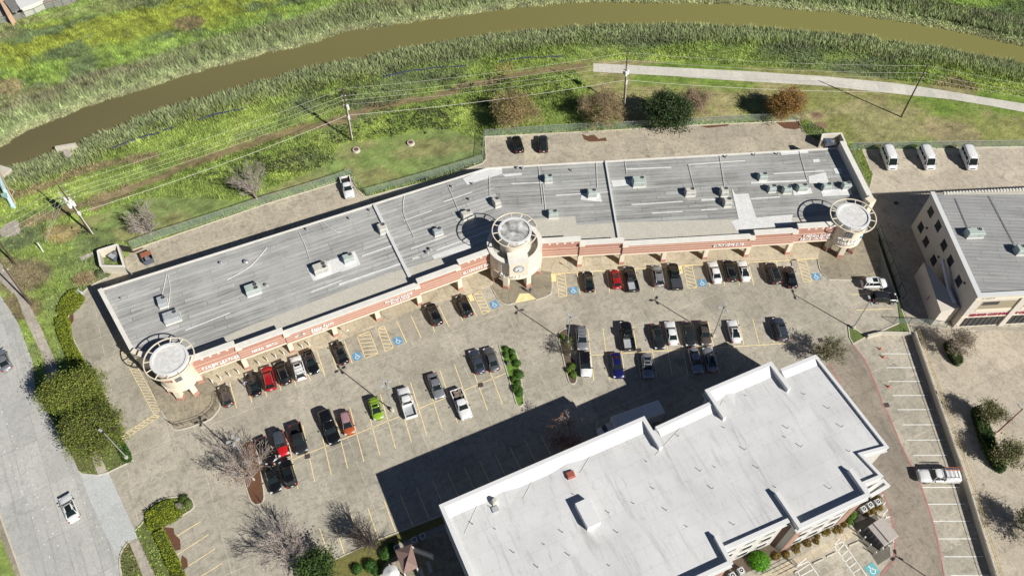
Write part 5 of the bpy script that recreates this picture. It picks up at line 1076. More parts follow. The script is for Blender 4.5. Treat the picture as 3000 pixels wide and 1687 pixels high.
def make_pickup(o, col, ex):
    pm = P_(col); L, W = ex.get('L', 5.7), 2.02; hw = W / 2; h = L / 2
    bx = -.55
    st = [(h, .72, .8), (h - .08, .88, 1.0), (h - .3, .96, 1.1), (h - .9, 1, 1.16), (1.2, 1, 1.2), (0, 1, 1.2), (bx, 1, 1.18)]
    V, F = loft([body_ring(x, hw * w_, .42, z, .05) for x, w_, z in st]); b = MB().add(V, F).build('body', pm, o, False, True)
    sp = dict(L=L, W=W, cab=(1.4, bx + .02), roof=(.75, bx + .15), zr=1.85, belt=1.17, rw=.7)
    bd = MB()
    for s in (1, -1): bd.box(((bx - h) / 2, s * (hw - .09), .82), (h + bx - .02, .16, .72), 0, .03)
    bd.box((-h + .06, 0, .82), (.12, W - .06, .70), 0, .03).box((bx - .05, 0, .85), (.08, W - .1, .66)); bd = bd.build('cargo_bed', pm, o, False)
    MB().box(((bx - h) / 2, 0, .64), (h + bx - .1, W - .3, .08)).build('bed_floor', ex.get('bedmat', M['black']), bd, False)
    if ex.get('tonneau'):
        t_ = MB(); 
        for k in range(5): t_.box((bx - .2 - (k + .5) * (h + bx - .3) / 5, 0, 1.2), ((h + bx - .3) / 5 - .04, W - .2, .05))
        t_.build('tonneau_cover', plain('tonneau_grey', (.045, .05, .06), .6), bd, False)
    if ex.get('junk'):
        j = MB(); rr = random.Random(2)
        for k in range(14): j.box((bx - .3 - rr.random() * 1.5, rr.uniform(-.6, .6), .8 + rr.random() * .4), (rr.uniform(.3, .9), rr.uniform(.2, .5), .12), rr.uniform(0, 3))
        j.build('scrap_load', mottled('scrap', (.30, .25, .2), (.12, .1, .08), 5, obj=True), bd, False)
    if ex.get('cap'):
        V, F = loft([body_ring(x, hw * .96, 1.1, z, .05, .82) for x, z in ((bx - .05, 1.75), (bx - .3, 1.82), (-h + .3, 1.82), (-h + .05, 1.7))]); cp = MB().add(V, F).build('bed_cap', pm, bd, False, True)
    finish_car(o, 'pickup', sp, pm, ex); common(o, 'pickup', L, W, 1.0, 1.0, .42); return o
def put(kind, col, A, B, label, name=None, cat=None, rear_first=False, zc=.8, **ex):
    """A = nose survey point, B = tail survey point"""
    nose, tail = S(*A, zc), S(*B, zc); d = nose - tail; d.z = 0
    nm = name or {'sedan': 'parked_sedan', 'coupe': 'parked_coupe', 'hatch': 'parked_hatchback', 'suv': 'parked_suv', 'bigsuv': 'parked_suv', 'van': 'passenger_van', 'jeep': 'off_road_car', 'pickup': 'pickup_truck'}[kind]
    ct = cat or {'van': 'van', 'pickup': 'pickup truck'}.get(kind, 'car')
    o = make_car(kind, col, nm, label, ct, **ex); c = (nose + tail) / 2; o.location = (c.x, c.y, .035); o.rotation_euler = (0, 0, math.atan2(d.y, d.x)); o.scale = (1.03, 1.05, 1.03)
    o['group'] = 'vehicles on the lots and street'; return o
def c1(x, y): return (600 + x / 4.83, 950 + y / 4.83)
def c2(x, y): return (700 + x / 4.83, 1150 + y / 4.83)
def c3(x, y): return (1650 + x / 3.4125, 760 + y / 3.4125)
def c4(x, y): return (2000 + x / 3.4125, 740 + y / 3.4125)
def c5(x, y): return (1640 + x / 3.4125, 920 + y / 3.4125)
def c6(x, y): return (1980 + x / 3.4125, 880 + y / 3.4125)
def c7(x, y): return (1100 + x / 3.4125, 1040 + y / 3.4125)
def c8(x, y): return (2480 + x / 4.55, 780 + y / 4.55)
def q(t, x, y): return (TL[t][0] + x / 2.415, TL[t][1] + y / 2.415)
put('hatch', 'greybrown', c1(240, 845), c1(355, 1165), 'grey hatchback with red tail lights alone at the west end of the front row', L=4.3)
put('sedan', 'black', c1(640, 665), c1(735, 1000), 'black sedan with a person at its door, left of the red SUV', sunroof=.9)
put('suv', 'red', c1(865, 590), c1(945, 935), 'dark red SUV in the front row between two black cars', rails=1)
put('suv', 'black', c1(1045, 530), c1(1160, 835), 'black SUV with roof rails between the red and the white SUV', rails=1)
put('suv', 'white', c1(1275, 455), c1(1372, 780), 'white SUV with sunroof and roof bars in the west front row', sunroof=.5, bars=1)
put('sedan', 'black', c1(1560, 685), c1(1435, 370), 'black sedan backed into the stall right of the white SUV')
put('sedan', 'black', c1(1850, 245), c1(1980, 540), 'black sedan parked just left of the westmost wheelchair stall', sunroof=.6)
put('sedan', 'black', c2(450, 975), c2(310, 660), 'black sedan half under the bare island tree, upper row')
put('jeep', 'jeepred', c2(650, 905), c2(545, 555), 'bright red off-road car with a dark hard top', roofmat=plain('hard_top', (.05, .06, .075), .5))
put('pickup', 'dgrey', c2(900, 855), c2(785, 450), 'dark grey pickup with short open bed right of the red off-road car', L=5.4)
put('pickup', 'black', c2(1385, 760), c2(1190, 245), 'long black pickup with covered bed left of the small orange hatchback', L=6.0, cap=1)
put('hatch', 'orange', c2(1570, 575), c2(1485, 280), 'small faded orange hatchback with pinkish roof', roofmat=plain('faded_roof', (.33, .2, .22), .5))
put('hatch', 'green', c2(1985, 380), c2(1885, 60), 'lime green boxy hatchback with roof rack next to a lamp post', bars=1, sunroof=.45)
put('sedan', 'black', c2(520, 1370), c2(420, 1050), 'black sedan half under the bare island tree, lower row')
put('suv', 'black', c2(640, 955), c2(755, 1325), 'black SUV at the west end of the lower double row', sunroof=1.0)
put('pickup', 'white', c7(270, 325), c7(365, 630), 'white crew cab pickup with empty bed right of the lamp post', L=5.7, bedmat=M['hvac_grey'])
put('sedan', 'silver', c7(645, 420), c7(565, 195), 'silver sedan parked nose down right of the white crew cab pickup')
put('pickup', 'white', c7(920, 640), c7(800, 345), 'white pickup with scrap wood piled in its bed', L=5.6, junk=1)
put('sedan', 'slate', q(5, 935, 1148), q(5, 988, 1302), 'dark blue grey sedan, left of the pair beside the planted island')
put('sedan', 'grey', q(5, 1035, 1128), q(5, 1090, 1290), 'mid grey sedan, right of the pair beside the planted island')
put('suv', 'black', q(5, 620, 822), q(5, 690, 965), 'black SUV alone in the west front row near the last pillars', sunroof=.6)
put('suv', 'black', q(5, 840, 762), q(5, 905, 905), 'black SUV with red tail lights beside the yellow ramp')
put('coupe', 'black', c3(240, 128), c3(268, 305), 'black coupe right of the wheelchair symbol near the centre tower', sunroof=.5)
put('hatch', 'red', c3(510, 98), c3(545, 288), 'bright red hatchback next to a black pickup in the east front row', sunroof=.6)
put('pickup', 'charcoal', c3(650, 78), c3(708, 318), 'black pickup with open bed right of the red hatchback', L=5.5, bedmat=M['hvac_grey'])
put('suv', 'silver', c3(930, 62), c3(965, 268), 'silver SUV with sunroof left of the big black pickup', sunroof=.5, rails=1)
put('pickup', 'black', c3(1085, 42), c3(1142, 302), 'big black pickup with ribbed bed cover and sunroof', L=5.8, tonneau=1, sunroof=.6)
put('sedan', 'white', c4(295, 98), c4(350, 288), 'white sedan next to the black SUV in the east front row')
put('suv', 'black', c4(448, 85), c4(497, 278), 'black SUV squeezed between two white cars', sunroof=.5)
put('coupe', 'white', c4(585, 76), c4(638, 284), 'white fastback coupe with long black glass roof in front row', sunroof=1.0)
put('suv', 'charcoal', c4(868, 95), c4(948, 318), 'long black SUV in the east front row near the grey ramp', sunroof=.5, rails=1)
put('sedan', 'black', c4(1052, 138), c4(1106, 342), 'black sedan parked short of the grey ramp at the row end', sunroof=.4)
put('suv', 'silver', c5(230, 352), c5(210, 135), 'silver wagon SUV beside the planted tree island, upper row', bars=1)
put('pickup', 'black', c5(650, 75), c5(700, 365), 'black crew cab pickup in the middle row beside a drain', L=5.8, sunroof=.5, bedmat=M['hvac_grey'])
put('sedan', 'charcoal', c5(1005, 342), c5(955, 112), 'charcoal sedan with black roof left of the white sedan', sunroof=1.1)
put('sedan', 'white', c5(1095, 80), c5(1138, 295), 'white sedan in the middle row between dark sedans')
put('sedan', 'dgrey', c5(1312, 305), c5(1268, 92), 'dark green grey sedan right of the white sedan in the middle row')
put('sedan', 'greybrown', c6(312, 438), c6(265, 215), 'bronze grey sedan at the foot of a lamp post')
put('coupe', 'white', c6(555, 195), c6(612, 415), 'white coupe with all black glass roof in the middle row', sunroof=1.0)
put('suv', 'slate', c6(1008, 165), c6(1082, 408), 'dark navy SUV with grey roof rails alone at the row end', sunroof=.4, rails=1)
put('suv', 'white', c5(265, 612), c5(250, 392), 'white SUV with contrasting black roof below the silver wagon', roofmat=P_('black'))
put('sedan', 'blue', c5(592, 632), c5(552, 388), 'deep blue sedan on the edge of the hotel shadow')
put('coupe', 'silver', c5(888, 628), c5(865, 405), 'silver pickup like coupe with black bonnet at the shadow edge', sunroof=.4)
put('sedan', 'silver', c6(228, 715), c6(168, 480), 'silver blue sedan in the hotel shadow, left of a pair')
put('sedan', 'silver', c6(318, 480), c6(372, 695), 'silver sedan with black roof in the hotel shadow, right of a pair', sunroof=1.1)
put('suv', 'white', c8(545, 222), c8(205, 228), 'white SUV with sunroof parked sideways against the east fence', sunroof=.9)
put('jeep', 'black', c8(655, 428), c8(345, 415), 'black off-road car parked sideways against the east fence', roofmat=P_('dgrey'))
o = put('sedan', 'white', q(7, 450, 875), q(7, 528, 1058), 'white sedan with black roof driving on the left street', name='moving_sedan', sunroof=1.2)
put('sedan', 'silver', q(4, -10, 1150), q(4, 50, 1285), 'silver sedan cut off by the left frame edge on the street')
for x0_, x1_, lb in ((1440, 1492, 'white passenger van nearest the mall, left of three'), (1703, 1762, 'white passenger van in the middle of three'), (2003, 2060, 'white passenger van, right of three')):
    put('van', 'white', q(3, x1_, 1180), q(3, x0_, 1050), lb, zc=1.4)
put('pickup', 'white', q(2, 60, 1392), q(2, 25, 1262), 'white pickup parked in the alley behind the mall', L=5.6)
put('suv', 'black', q(2, 1235, 975), q(2, 1262, 1062), 'black SUV under the tan tree behind the mall', zc=.9, sunroof=.6)
put('suv', 'dgrey', q(2, 1425, 965), q(2, 1432, 1065), 'dark grey SUV parked alone right of the other one behind the mall', zc=.9, sunroof=.5)
lt = put('pickup', 'white', (2560 + 580 / 4.55, 1340 + 235 / 4.55), (2560 + 1145 / 4.55, 1340 + 245 / 4.55), 'white work truck with a ladder rack across two stalls', L=6.2, cap=1, zc=1.0)
rk = MB()
for s in (1, -1): rk.tube((-.4, s * .8, 2.15), (-3.0, s * .8, 2.15), .03, .03, 6)
for x in (-.5, -1.1, -1.75, -2.4, -2.95):
    rk.tube((x, -.85, 2.15), (x, .85, 2.15), .03, .03, 6)
    for s in (1, -1): rk.tube((x, s * .85, 2.15), (x, s * .92, 1.2), .025, .025, 5)
rk.build('ladder_rack', M['darkmetal'], lt, False)
lr = thing('ladder', 'orange red extension ladder lying on the work truck rack', 'ladder', (lt.location.x, lt.location.y, .035), lt.rotation_euler.z)
ld = MB(); fg = plain('ladder_orange', (.50, .10, .05), .5)
for s in (.42, .86): ld.box((-2.2, -s, 2.26), (2.9, .06, .1))
ld.build('rails', fg, lr, False); ld = MB()
for k in range(10): ld.box((-.9 - k * .28, -.64, 2.26), (.04, .42, .04))
ld.build('rungs', M['rim'], lr, False)
# box truck in the hotel's shade
bt0, bt1 = T(8, 1925, 385, 2.6), T(8, 2262, 262, 2.6); d = (bt0 - bt1).normalized(); a = math.atan2(d.y, d.x)
bxo = thing('box_truck', 'white box truck parked in the shadow along the hotel', 'truck', ((bt0 + bt1) / 2).to_tuple()[:2] + (.03,), a)
Lb = (bt0 - bt1).length
bb = MB().box((0, 0, 2.05), (Lb, 2.5, 2.7), 0, .04).build('cargo_box', M['whitemetal'], bxo, False); MB().box((0, 0, .62), (Lb + 1, 1.1, .25)).build('chassis', M['darkmetal'], bxo, False)
MB().box((-Lb / 2 - .01, 0, 2.0), (.06, 2.2, 2.3)).build('rear_door', M['hvac_grey'], bb, False); MB().box((Lb / 2 - .5, 0, 3.48), (.7, 2.3, .18), 0, .08).build('wind_deflector', M['whitemetal'], bb, False)
V, F = loft([body_ring(x, w_, .5, z, .05) for x, w_, z in ((Lb / 2 + 2.5, .8, 1.0), (Lb / 2 + 2.35, 1.0, 1.35), (Lb / 2 + 1.5, 1.05, 1.5), (Lb / 2 + .15, 1.08, 1.55))]); cb = MB().add(V, F).build('cab', M['whitemetal'], bxo, False, True)
V, F, A_, B_ = frustum(Lb / 2 + 1.7, Lb / 2 + .1, .98, Lb / 2 + 1.0, Lb / 2 + .15, .85, 1.45, 2.2); MB().add(V, F).build('cab_windows', M['glass'], cb, False)
MB().box((Lb / 2 + .55, 0, 2.22), (1.0, 1.75, .1), 0, .04).build('cab_roof', M['whitemetal'], cb, False)
for x in (Lb / 2 + 1.5, -Lb / 2 + 1.3):
    for s in (1, -1): wheel(bxo, x, s * 1.0, .48, .3)
for s in (1, -1): lens('headlight', M['head'], bxo, Lb / 2 + 2.4, s * .7, 1.0, .2, .3, .2)

# ------------------------------------------------------------------ people (continuous skinned bodies)
def person(loc, rz, label, shirt, trousers, skin=(.35, .2, .14), arm=0.3, hair=(.02, .015, .01)):
    o = thing('person', label, 'person', loc, rz)
    J = [(0, 0, .95, .13), (0, 0, 1.2, .14), (0, 0, 1.42, .15), (0, 0, 1.52, .06), (0, .01, 1.6, .085), (0, 0, 1.72, .085), (0, .18, 1.42, .065), (.06, .26, 1.15, .05), (.06 + arm, .26, .98, .04), (.1 + arm, .25, .88, .04), (0, -.18, 1.42, .065), (-.03, -.26, 1.15, .05), (.06, -.27, .92, .04), (.08, -.27, .82, .04),
         (.03, .1, .88, .1), (.08, .12, .48, .075), (-.02, .13, .09, .05), (.14, .14, .04, .045), (-.03, -.1, .88, .1), (-.06, -.12, .48, .075), (-.16, -.12, .09, .05), (0, -.13, .04, .045)]
    E_ = [(0, 1), (1, 2), (2, 3), (3, 4), (4, 5), (2, 6), (6, 7), (7, 8), (8, 9), (2, 10), (10, 11), (11, 12), (12, 13), (0, 14), (14, 15), (15, 16), (16, 17), (0, 18), (18, 19), (19, 20), (20, 21)]
    me = bpy.data.meshes.new('body'); me.from_pydata([j[:3] for j in J], E_, []); b = bpy.data.objects.new('body', me); sc.collection.objects.link(b)
    md = b.modifiers.new('skin', 'SKIN'); 
    for v, j in zip(me.skin_vertices[0].data, J): v.radius = (j[3], j[3])
    me.skin_vertices[0].data[0].use_root = True; b.modifiers.new('sub', 'SUBSURF').levels = 1
    bpy.context.view_layer.update(); m2 = bpy.data.meshes.new_from_object(b.evaluated_get(bpy.context.evaluated_depsgraph_get())); b.modifiers.clear(); b.data = m2; b.parent = o
    m2.materials.clear()
    for nme, c in (('skin', skin), ('shirt', shirt), ('trousers', trousers)): m2.materials.append(plain('person_' + nme, c, .8))
    for p in m2.polygons: p.use_smooth = True; z = p.center.z; r = abs(p.center.y); p.material_index = 2 if z < .98 and r < .22 else (1 if .95 < z < 1.5 else 0)
    V = []; F = []; 
    hm = MB()
    for i in range(5):
        t0, t1 = i * .3, (i + 1) * .3; hm.tube((-.01, 0, 1.70 + .11 * math.sin(t0)), (-.01, 0, 1.70 + .11 * math.sin(t1)), .105 * math.cos(t0), .105 * math.cos(t1), 10)
    hm.build('hair', plain('person_hair', hair, .8), o, False)
    fc = MB().box((.1, 0, 1.66), (.03, .02, .04)); 
    for s in (1, -1): fc.box((.088, s * .03, 1.69), (.015, .02, .012))
    fc.build('face', plain('person_face', tuple(x * .7 for x in skin), .7), o, False)
    for k, (hx, hy, hz) in enumerate(((.1 + arm, .25, .85), (.08, -.27, .79))):
        h_ = MB()
        for i in range(4): h_.tube((hx - .03 + i * .018, hy, hz), (hx - .03 + i * .02, hy * .97, hz - .085 + abs(i - 1.5) * .01), .009, .007, 5)
        h_.tube((hx + .02, hy * .95, hz + .03), (hx + .05, hy * .9, hz - .03), .01, .008, 5); h_.build('hand', m2.materials[0], o, False)
    return o
pl_ = T(5, 1335, 748); person((pl_.x, pl_.y, .17), R(-60), 'person in dark clothing standing by the yellow ramp below the clock tower', (.03, .035, .05), (.05, .07, .13))
pl_ = S(*c1(585, 880)); person((pl_.x, pl_.y, .04), R(10), 'person in a light blue shirt beside the leftmost black sedan', (.35, .42, .62), (.06, .07, .1), arm=.35)

# ------------------------------------------------------------------ lamps, poles, wires
def lamp(b, h, label, heads=4, rot=0., mat='steel', round_=True):
    o = thing('parking_lamp', label, 'street lamp', (b.x, b.y, 0), 0, 'parking lot lamps')
    MB().tube((0, 0, 0), (0, 0, .75), .32, .3, 14).build('concrete_base', M['curb'], o, False)
    MB().tube((0, 0, .7), (0, 0, h), .11, .075, 8).build('pole', M[mat], o, False)
    for k in range(heads):
        a = rot + k * 2 * math.pi / max(heads, 1); d = (math.cos(a), math.sin(a))
        hd_ = MB().box((d[0] * .72, d[1] * .72, h + .02), (.62, .36, .13), a, .03).build('lamp_head', M['hvac_grey'], o, False)
        MB().tube((0, 0, h - .02), (d[0] * .6, d[1] * .6, h), .04, .04, 5).build('arm', M[mat], hd_, False)
    MB().tube((0, 0, h - .1), (0, 0, h + .12), .11, .1, 8).build('pole_cap', M['darkmetal'], o, False)
    return o
lamp(S(375, 1344), 9.8, 'parking lamp rising from the hedge by the street under the big tree', 1, R(150)); lamp(S(1150, 1203), 9.4, 'four headed parking lamp next to the green hatchback', 4, R(35)); lamp(S(1662.5, 1005.5), 8.4, 'four headed parking lamp on the planted tree island', 3, R(0))
lamp(S(2089, 985), 9.2, 'parking lamp beside the bronze grey sedan', 3, R(180)); lamp(S(2499, 962), 8.8, 'two headed parking lamp at the tip of the small grass triangle', 2, R(95))
b = S(683, 1290, 9.3); lamp(Vector((b.x, b.y, 0)), 9.3, 'four headed parking lamp behind the bare island tree', 4, R(20))
b = T(9, 2210, 445); lamp(b, 8.8, 'lamp on a dark red pole in the east lot', 1, R(100), 'redpole')
b2 = T(9, 1508, 1308); b2 = Vector((b2.x, b2.y, 0)) - Vector((SV.x, SV.y, 0)) * 8.8
lamp(b2, 8.8, 'lamp post just beyond the lower right frame whose shadow enters the picture', 3, R(90))
def util_pole(b, top, label, arms, h, lean=True, gear=0):
    tp = Vector((top.x, top.y, h)); o = thing('utility_pole', label, 'utility pole', (b.x, b.y, 0), 0, 'utility poles along the bayou')
    d = tp - Vector((b.x, b.y, 0)); loc = lambda z: Vector((d.x * z / h, d.y * z / h, z))
    MB().tube((0, 0, 0), tuple(loc(h)), .19, .11, 10).build('pole', M['wood'], o, False)
    for z, L, a in arms:
        p = loc(z); v = Vector((math.cos(a), math.sin(a), 0)) * L / 2; cr = MB().tube(p - v, p + v, .06, .06, 5).build('cross_arm', M['steel'], o, False)
        for s in (-1, 1): MB().tube(p + v * s * .95, p + v * s * .95 + Vector((0, 0, .28)), .07, .05, 6).build('insulator', M['whitemetal'], cr, False)
    for k in range(gear):
        a = 2 * math.pi * k / gear + .4; p = loc(h * (.60 + .05 * (k % 3) * (gear > 3))) + Vector((math.cos(a), math.sin(a), 0)) * .42
        MB().tube(p, p + Vector((0, 0, 1.0)), .3, .3, 12).tube(p + Vector((0, 0, 1.0)), p + Vector((0, 0, 1.25)), .06, .04, 6).build('transformer_can', M['whitemetal'], o, False)
    if gear:
        MB().tube(loc(.2) + Vector((.25, 0, 0)), loc(h * .62) + Vector((.25, 0, 0)), .08, .07, 6).build('riser_pipe', M['whitemetal'], o, False)
        MB().box(tuple(loc(h * .45) + Vector((.3, 0, 0))), (.4, .35, .9), 0, .04).build('control_box', M['whitemetal'], o, False)
    return o, (lambda z, b=b, d=d, h=h: Vector((b.x + d.x * z / h, b.y + d.y * z / h, z)))
hA_, hB_, hC_, hD_ = 13.6, 14.1, 14.5, 14.6
bA, bB, bC, bD = CR(0, 450, 4.83, 1305, 1145), S(1030, 412), T(2, 1998, 752), S(2640, 343)
tA, tB, tC, tD = CR(0, 450, 4.83, 825, 458, hA_), S(1003, 258, hB_), T(2, 2023, 368, hC_), S(2718, 190, hD_)
_, fA = util_pole(bA, tA, 'heavily loaded utility pole with transformers near the trash enclosure', [(11.8, 1.6, R(20)), (10.9, 1.6, R(20)), (10.0, 2.6, R(25)), (9.2, 1.4, R(20))], hA_, gear=5)
_, fB = util_pole(bB, tB, 'slim utility pole with one white transformer behind the mall lawn', [(12.0, .7, R(10)), (10.9, .7, R(10)), (9.7, .7, R(10))], hB_, gear=1)
_, fC = util_pole(bC, tC, 'utility pole with three transformer cans beside the concrete trail start', [(12.2, .8, R(10)), (11.0, .8, R(10)), (9.6, 1.2, R(10))], hC_, gear=3)
_, fD = util_pole(bD, tD, 'dark leaning utility pole casting a long shadow over the trail', [(12.3, .7, R(-5)), (11.1, .7, R(-5)), (9.9, .7, R(-5))], hD_)
util_pole(T(4, 220, 830), T(4, 25, 560, 12.5), 'brown utility pole beside the sidewalk at the left edge', [(11.5, .8, R(20))], 12.5); util_pole(T(4, 105, 540), T(4, -70, 290, 12.0), 'pole with concrete foot at the left frame edge', [(11, .8, R(20))], 12.0)
def wire(a, b, sag, label, r=.019):
    P = [a.lerp(b, i / 16) - Vector((0, 0, sag * 4 * (i / 16) * (1 - i / 16))) for i in range(17)]
    tag(MB().path(P, r, 4).build('overhead_wire', M['hvac_cream'], None), label, 'overhead wire', 'power lines strung between utility poles')
off_l = [S(-260, 830, 9.), S(-260, 850, 8.6), S(-260, 880, 8.2), S(-260, 905, 7.8)]
lv = ['top', 'second', 'third', 'lowest of four']
for k, (za, zb, zc_, zd_) in enumerate([(13.4, 13.9, 14.3, 14.3), (11.9, 12.1, 12.4, 12.4), (11.0, 11.0, 11.2, 11.2), (10.0, 9.8, 9.8, 10.0)]):
    wire(fA(za), fB(zb), .7, f'{lv[k]} overhead wire from the transformer pole to the slim pole'); wire(fB(zb), fC(zc_), .8, f'{lv[k]} overhead wire from the slim pole to the pole at the trail start')
    if k < 3: wire(fC(zc_), fD(zd_), .8, f'{lv[k]} overhead wire from the trail start pole to the dark leaning pole'); wire(fD(zd_), fD(zd_) + Vector((62, -16, 0)), .9, f'{lv[k]} overhead wire leaving the dark leaning pole to the right')
    wire(fA(za - .1), off_l[k] + Vector((-8, 0, 3)), 2.0, f'{lv[k]} sagging wire from the transformer pole off the left edge')
    if k < 3: wire(fA(za - .15), CR(0, 450, 4.83, 640, 1260, 1.2 + .1 * k), .05, f'{lv[k]} guy wire from the transformer pole to the ground stake', .02)
for a, b, t_ in ((fA(6.2), fB(7.0), 'from the transformer pole to the slim pole'), (fB(7.0), fC(7.2), 'from the slim pole to the trail start pole'), (fC(7.2), fD(7.2), 'from the trail start pole to the dark leaning pole')): wire(a, b, .9, 'dark communication cable ' + t_, .04)
p = CR(0, 450, 4.83, 612, 1388); tag(MB().tube((p.x, p.y, 0), (p.x + .1, p.y + .1, 2.6), .12, .12, 8).build('guy_guard', M['whitemetal']), 'pale guy wire guard standing in the grass at the left', 'guy guard')

# ------------------------------------------------------------------ fences
def mesh_mat():
    m, b = base('chain_link', (.30, .38, .33), .6); t = nw(m, 'ShaderNodeBsdfTransparent'); x = nw(m, 'ShaderNodeMixShader'); x.inputs[0].default_value = .3
    m.node_tree.links.new(t.outputs[0], x.inputs[1]); m.node_tree.links.new(b.outputs[0], x.inputs[2]); m.node_tree.links.new(x.outputs[0], m.node_tree.nodes['Material Output'].inputs[0]); return m
M['link'] = mesh_mat()
def fence(P, label, h=1.9, gap=3.0, rail='steel'):
    c = P[0]; o = thing('chain_link_fence', label, 'fence', (c.x, c.y, 0)); pn = MB(); rl = MB(); V = []
    for a, b in zip(P, P[1:]):
        a = Vector((a.x, a.y, 0)); b = Vector((b.x, b.y, 0)); L = (b - a).length; n = max(1, round(L / gap)); up = Vector((0, 0, h))
        pn.add([a + Vector((0, 0, .03)), b + Vector((0, 0, .03)), b + up, a + up], [(0, 1, 2, 3)]); rl.tube(a + up, b + up, .04, .04, 5); rl.tube(a + up * .03, b + up * .03, .02, .02, 4)
        for i in range(n): q_ = a.lerp(b, i / n); MB().tube(q_, q_ + up * 1.03, .045, .045, 6).build('post', M[rail], o)
    MB().tube((P[-1].x, P[-1].y, 0), (P[-1].x, P[-1].y, h), .045, .045, 6).build('post', M[rail], o)
    pn.build('mesh_panel', M['link'], o); rl.build('rail', M[rail], o)
fence(TP(4, [(935, 425), (1150, 345), (1370, 275), (1690, 170)]) + TP(1, [(1895, 1430), (2100, 1370), (2415, 1270)]) + TP(2, [(72, 1240), (178, 1383)]), 'green tinted chain link fence along the west alley')
fence(TP(2, [(185, 1380), (600, 1265), (998, 1143), (1012, 962)]), 'chain link fence between the mowed lawn and the bend of the mall')
fence(TP(2, [(1020, 965), (1600, 925), (2085, 905)]) + TP(3, [(30, 885), (480, 858), (830, 850)]), 'chain link fence behind the east alley under the row of trees')
fence(TP(3, [(835, 850), (960, 985)]), 'short diagonal fence beside the east trash enclosure')
fence(TP(3, [(1300, 1390), (1210, 1170), (1180, 1058), (2415, 1038), (3000, 1030)]), 'chain link fence behind the three white vans')
fence(TP(6, [(1375, 310), (1470, 560), (1555, 790)]), 'tall chain link fence between the mall lot and the shaded drive', 1.8, 3, 'darkmetal')
fence(TP(6, [(1490, 960), (1700, 965), (1860, 990)]), 'dark fence with gate below the office building corner', 1.8, 3, 'darkmetal')
fence([CR(0, 0, 8.05, x, y) for x, y in [(-300, 620), (0, 570), (250, 510), (560, 440), (860, 350), (1100, 230), (1500, 130), (1900, -20)]], 'dark fence of the back yard across the bayou', 1.7, 2.6, 'darkmetal')
# retaining wall with yellow handrail
rwP = [P2(p) for p in TP(6, [(1585, 1045), (1625, 1045)])] + [P2(p) for p in TP(6, [(1760, 1440)])] + [P2(p) for p in TP(9, [(1900, 545), (1990, 800), (2090, 1130), (2190, 1449), (2300, 1750)])]
rwo = thing('retaining_wall', 'long low concrete wall with yellow handrail between hotel parking and east lot', 'wall', (rwP[1].x, rwP[1].y, 0))
MB().strip(rwP[1:], .32, 0, 1.3).build('wall_body', M['curb'], rwo)
yr = MB()
for k, (a, b) in enumerate(zip(rwP[1:], rwP[2:])):
    n = int((b - a).length / 2.2); nn = Vector((.35, .12))
    for z in (1.7, 2.2): yr.tube((a.x + nn.x, a.y + nn.y, z), (b.x + nn.x, b.y + nn.y, z), .035, .035, 5)
    for i in range(n): p_ = a.lerp(b, i / n) + nn; yr.tube((p_.x, p_.y, .0), (p_.x, p_.y, 2.2), .035, .035, 5)
yr.build('handrail', plain('handrail_yellow', (.55, .42, .14), .6), rwo)
tag(MB().strip([P2(p) for p in TP(6, [(1300, 1062), (1400, 1038), (1620, 1045)])], .35, 0, .9).build('north_wall', M['curb']), 'low concrete wall closing the top of the hotel parking', 'wall')
# plaza railing at the west corner
rr_ = smoothpts(TP(7, [(1205, 375), (1250, 395), (1300, 388), (1400, 360), (1470, 325), (1530, 260), (1540, 180)]), 3); ro = thing('plaza_railing', 'dark curved handrail round the west corner plaza', 'railing', (rr_[0].x, rr_[0].y, .16)); ml = MB()
for z in (.6, 1.05): ml.path([(p.x, p.y, z + .16) for p in rr_], .03, 5)
for p in rr_[::2]: ml.tube((p.x, p.y, .16), (p.x, p.y, 1.2), .03, .03, 5)
ml.build('rails', M['darkmetal'], ro)

hr = [T(9, 540, 1449, 0), T(9, 760, 1338, 0), T(9, 800, 1380, 0), T(9, 660, 1449, 0)]; ro = thing('ramp_railing', 'dark handrail round the ramp beside the hotel walk', 'railing', (hr[1].x, hr[1].y, .04)); ml = MB()
for z in (.55, 1.0): ml.path([(p.x, p.y, z) for p in hr], .03, 5)
for a_, b_ in zip(hr, hr[1:]):
    for i in range(4): p = a_.lerp(b_, i / 4); ml.tube((p.x, p.y, .03), (p.x, p.y, 1.0), .03, .03, 5)
ml.build('rails', M['darkmetal'], ro)
# ------------------------------------------------------------------ bollards, signs, condensers, cones, small things
for k, (x, y) in enumerate([(120, 832), (238, 785), (362, 740), (488, 697), (775, 572), (895, 524), (1015, 476), (1128, 432), (1387, 338), (1483, 303)]):
    p = S(*c1(x, y)); o = thing('bollard', ['white bollard nearest the west tower', 'second white bollard from the west tower', 'third white bollard from the west tower', 'white bollard just left of the first pillar', 'white bollard just right of the first pillar', 'white bollard above the red SUV', 'white bollard above the black SUV with rails', 'white bollard left of the second pillar', 'left of the two white bollards right of the second pillar', 'rightmost white bollard under the canopy'][k], 'bollard', (p.x, p.y, .15), 0, 'white bollards along the shop front')
    MB().tube((0, 0, 0), (0, 0, 1.0), .1, .1, 10).build('post', M['whitemetal'], o, False); MB().tube((0, 0, 1.0), (0, 0, 1.1), .1, .04, 10).build('cap', M['whitemetal'], o, False)
def sign(b, top_z, label, colr, rz):
    o = thing('parking_sign', label, 'sign', (b.x, b.y, .15), rz, 'small signs on posts'); MB().tube((0, 0, 0), (0, 0, top_z), .035, .035, 6).build('post', M['steel'], o, False)
    MB().box((0, -.04, top_z - .2), (.32, .03, .48)).build('sign_panel', colr, o, False)
bl = plain('sign_panel_blue', (.25, .42, .52), .5)
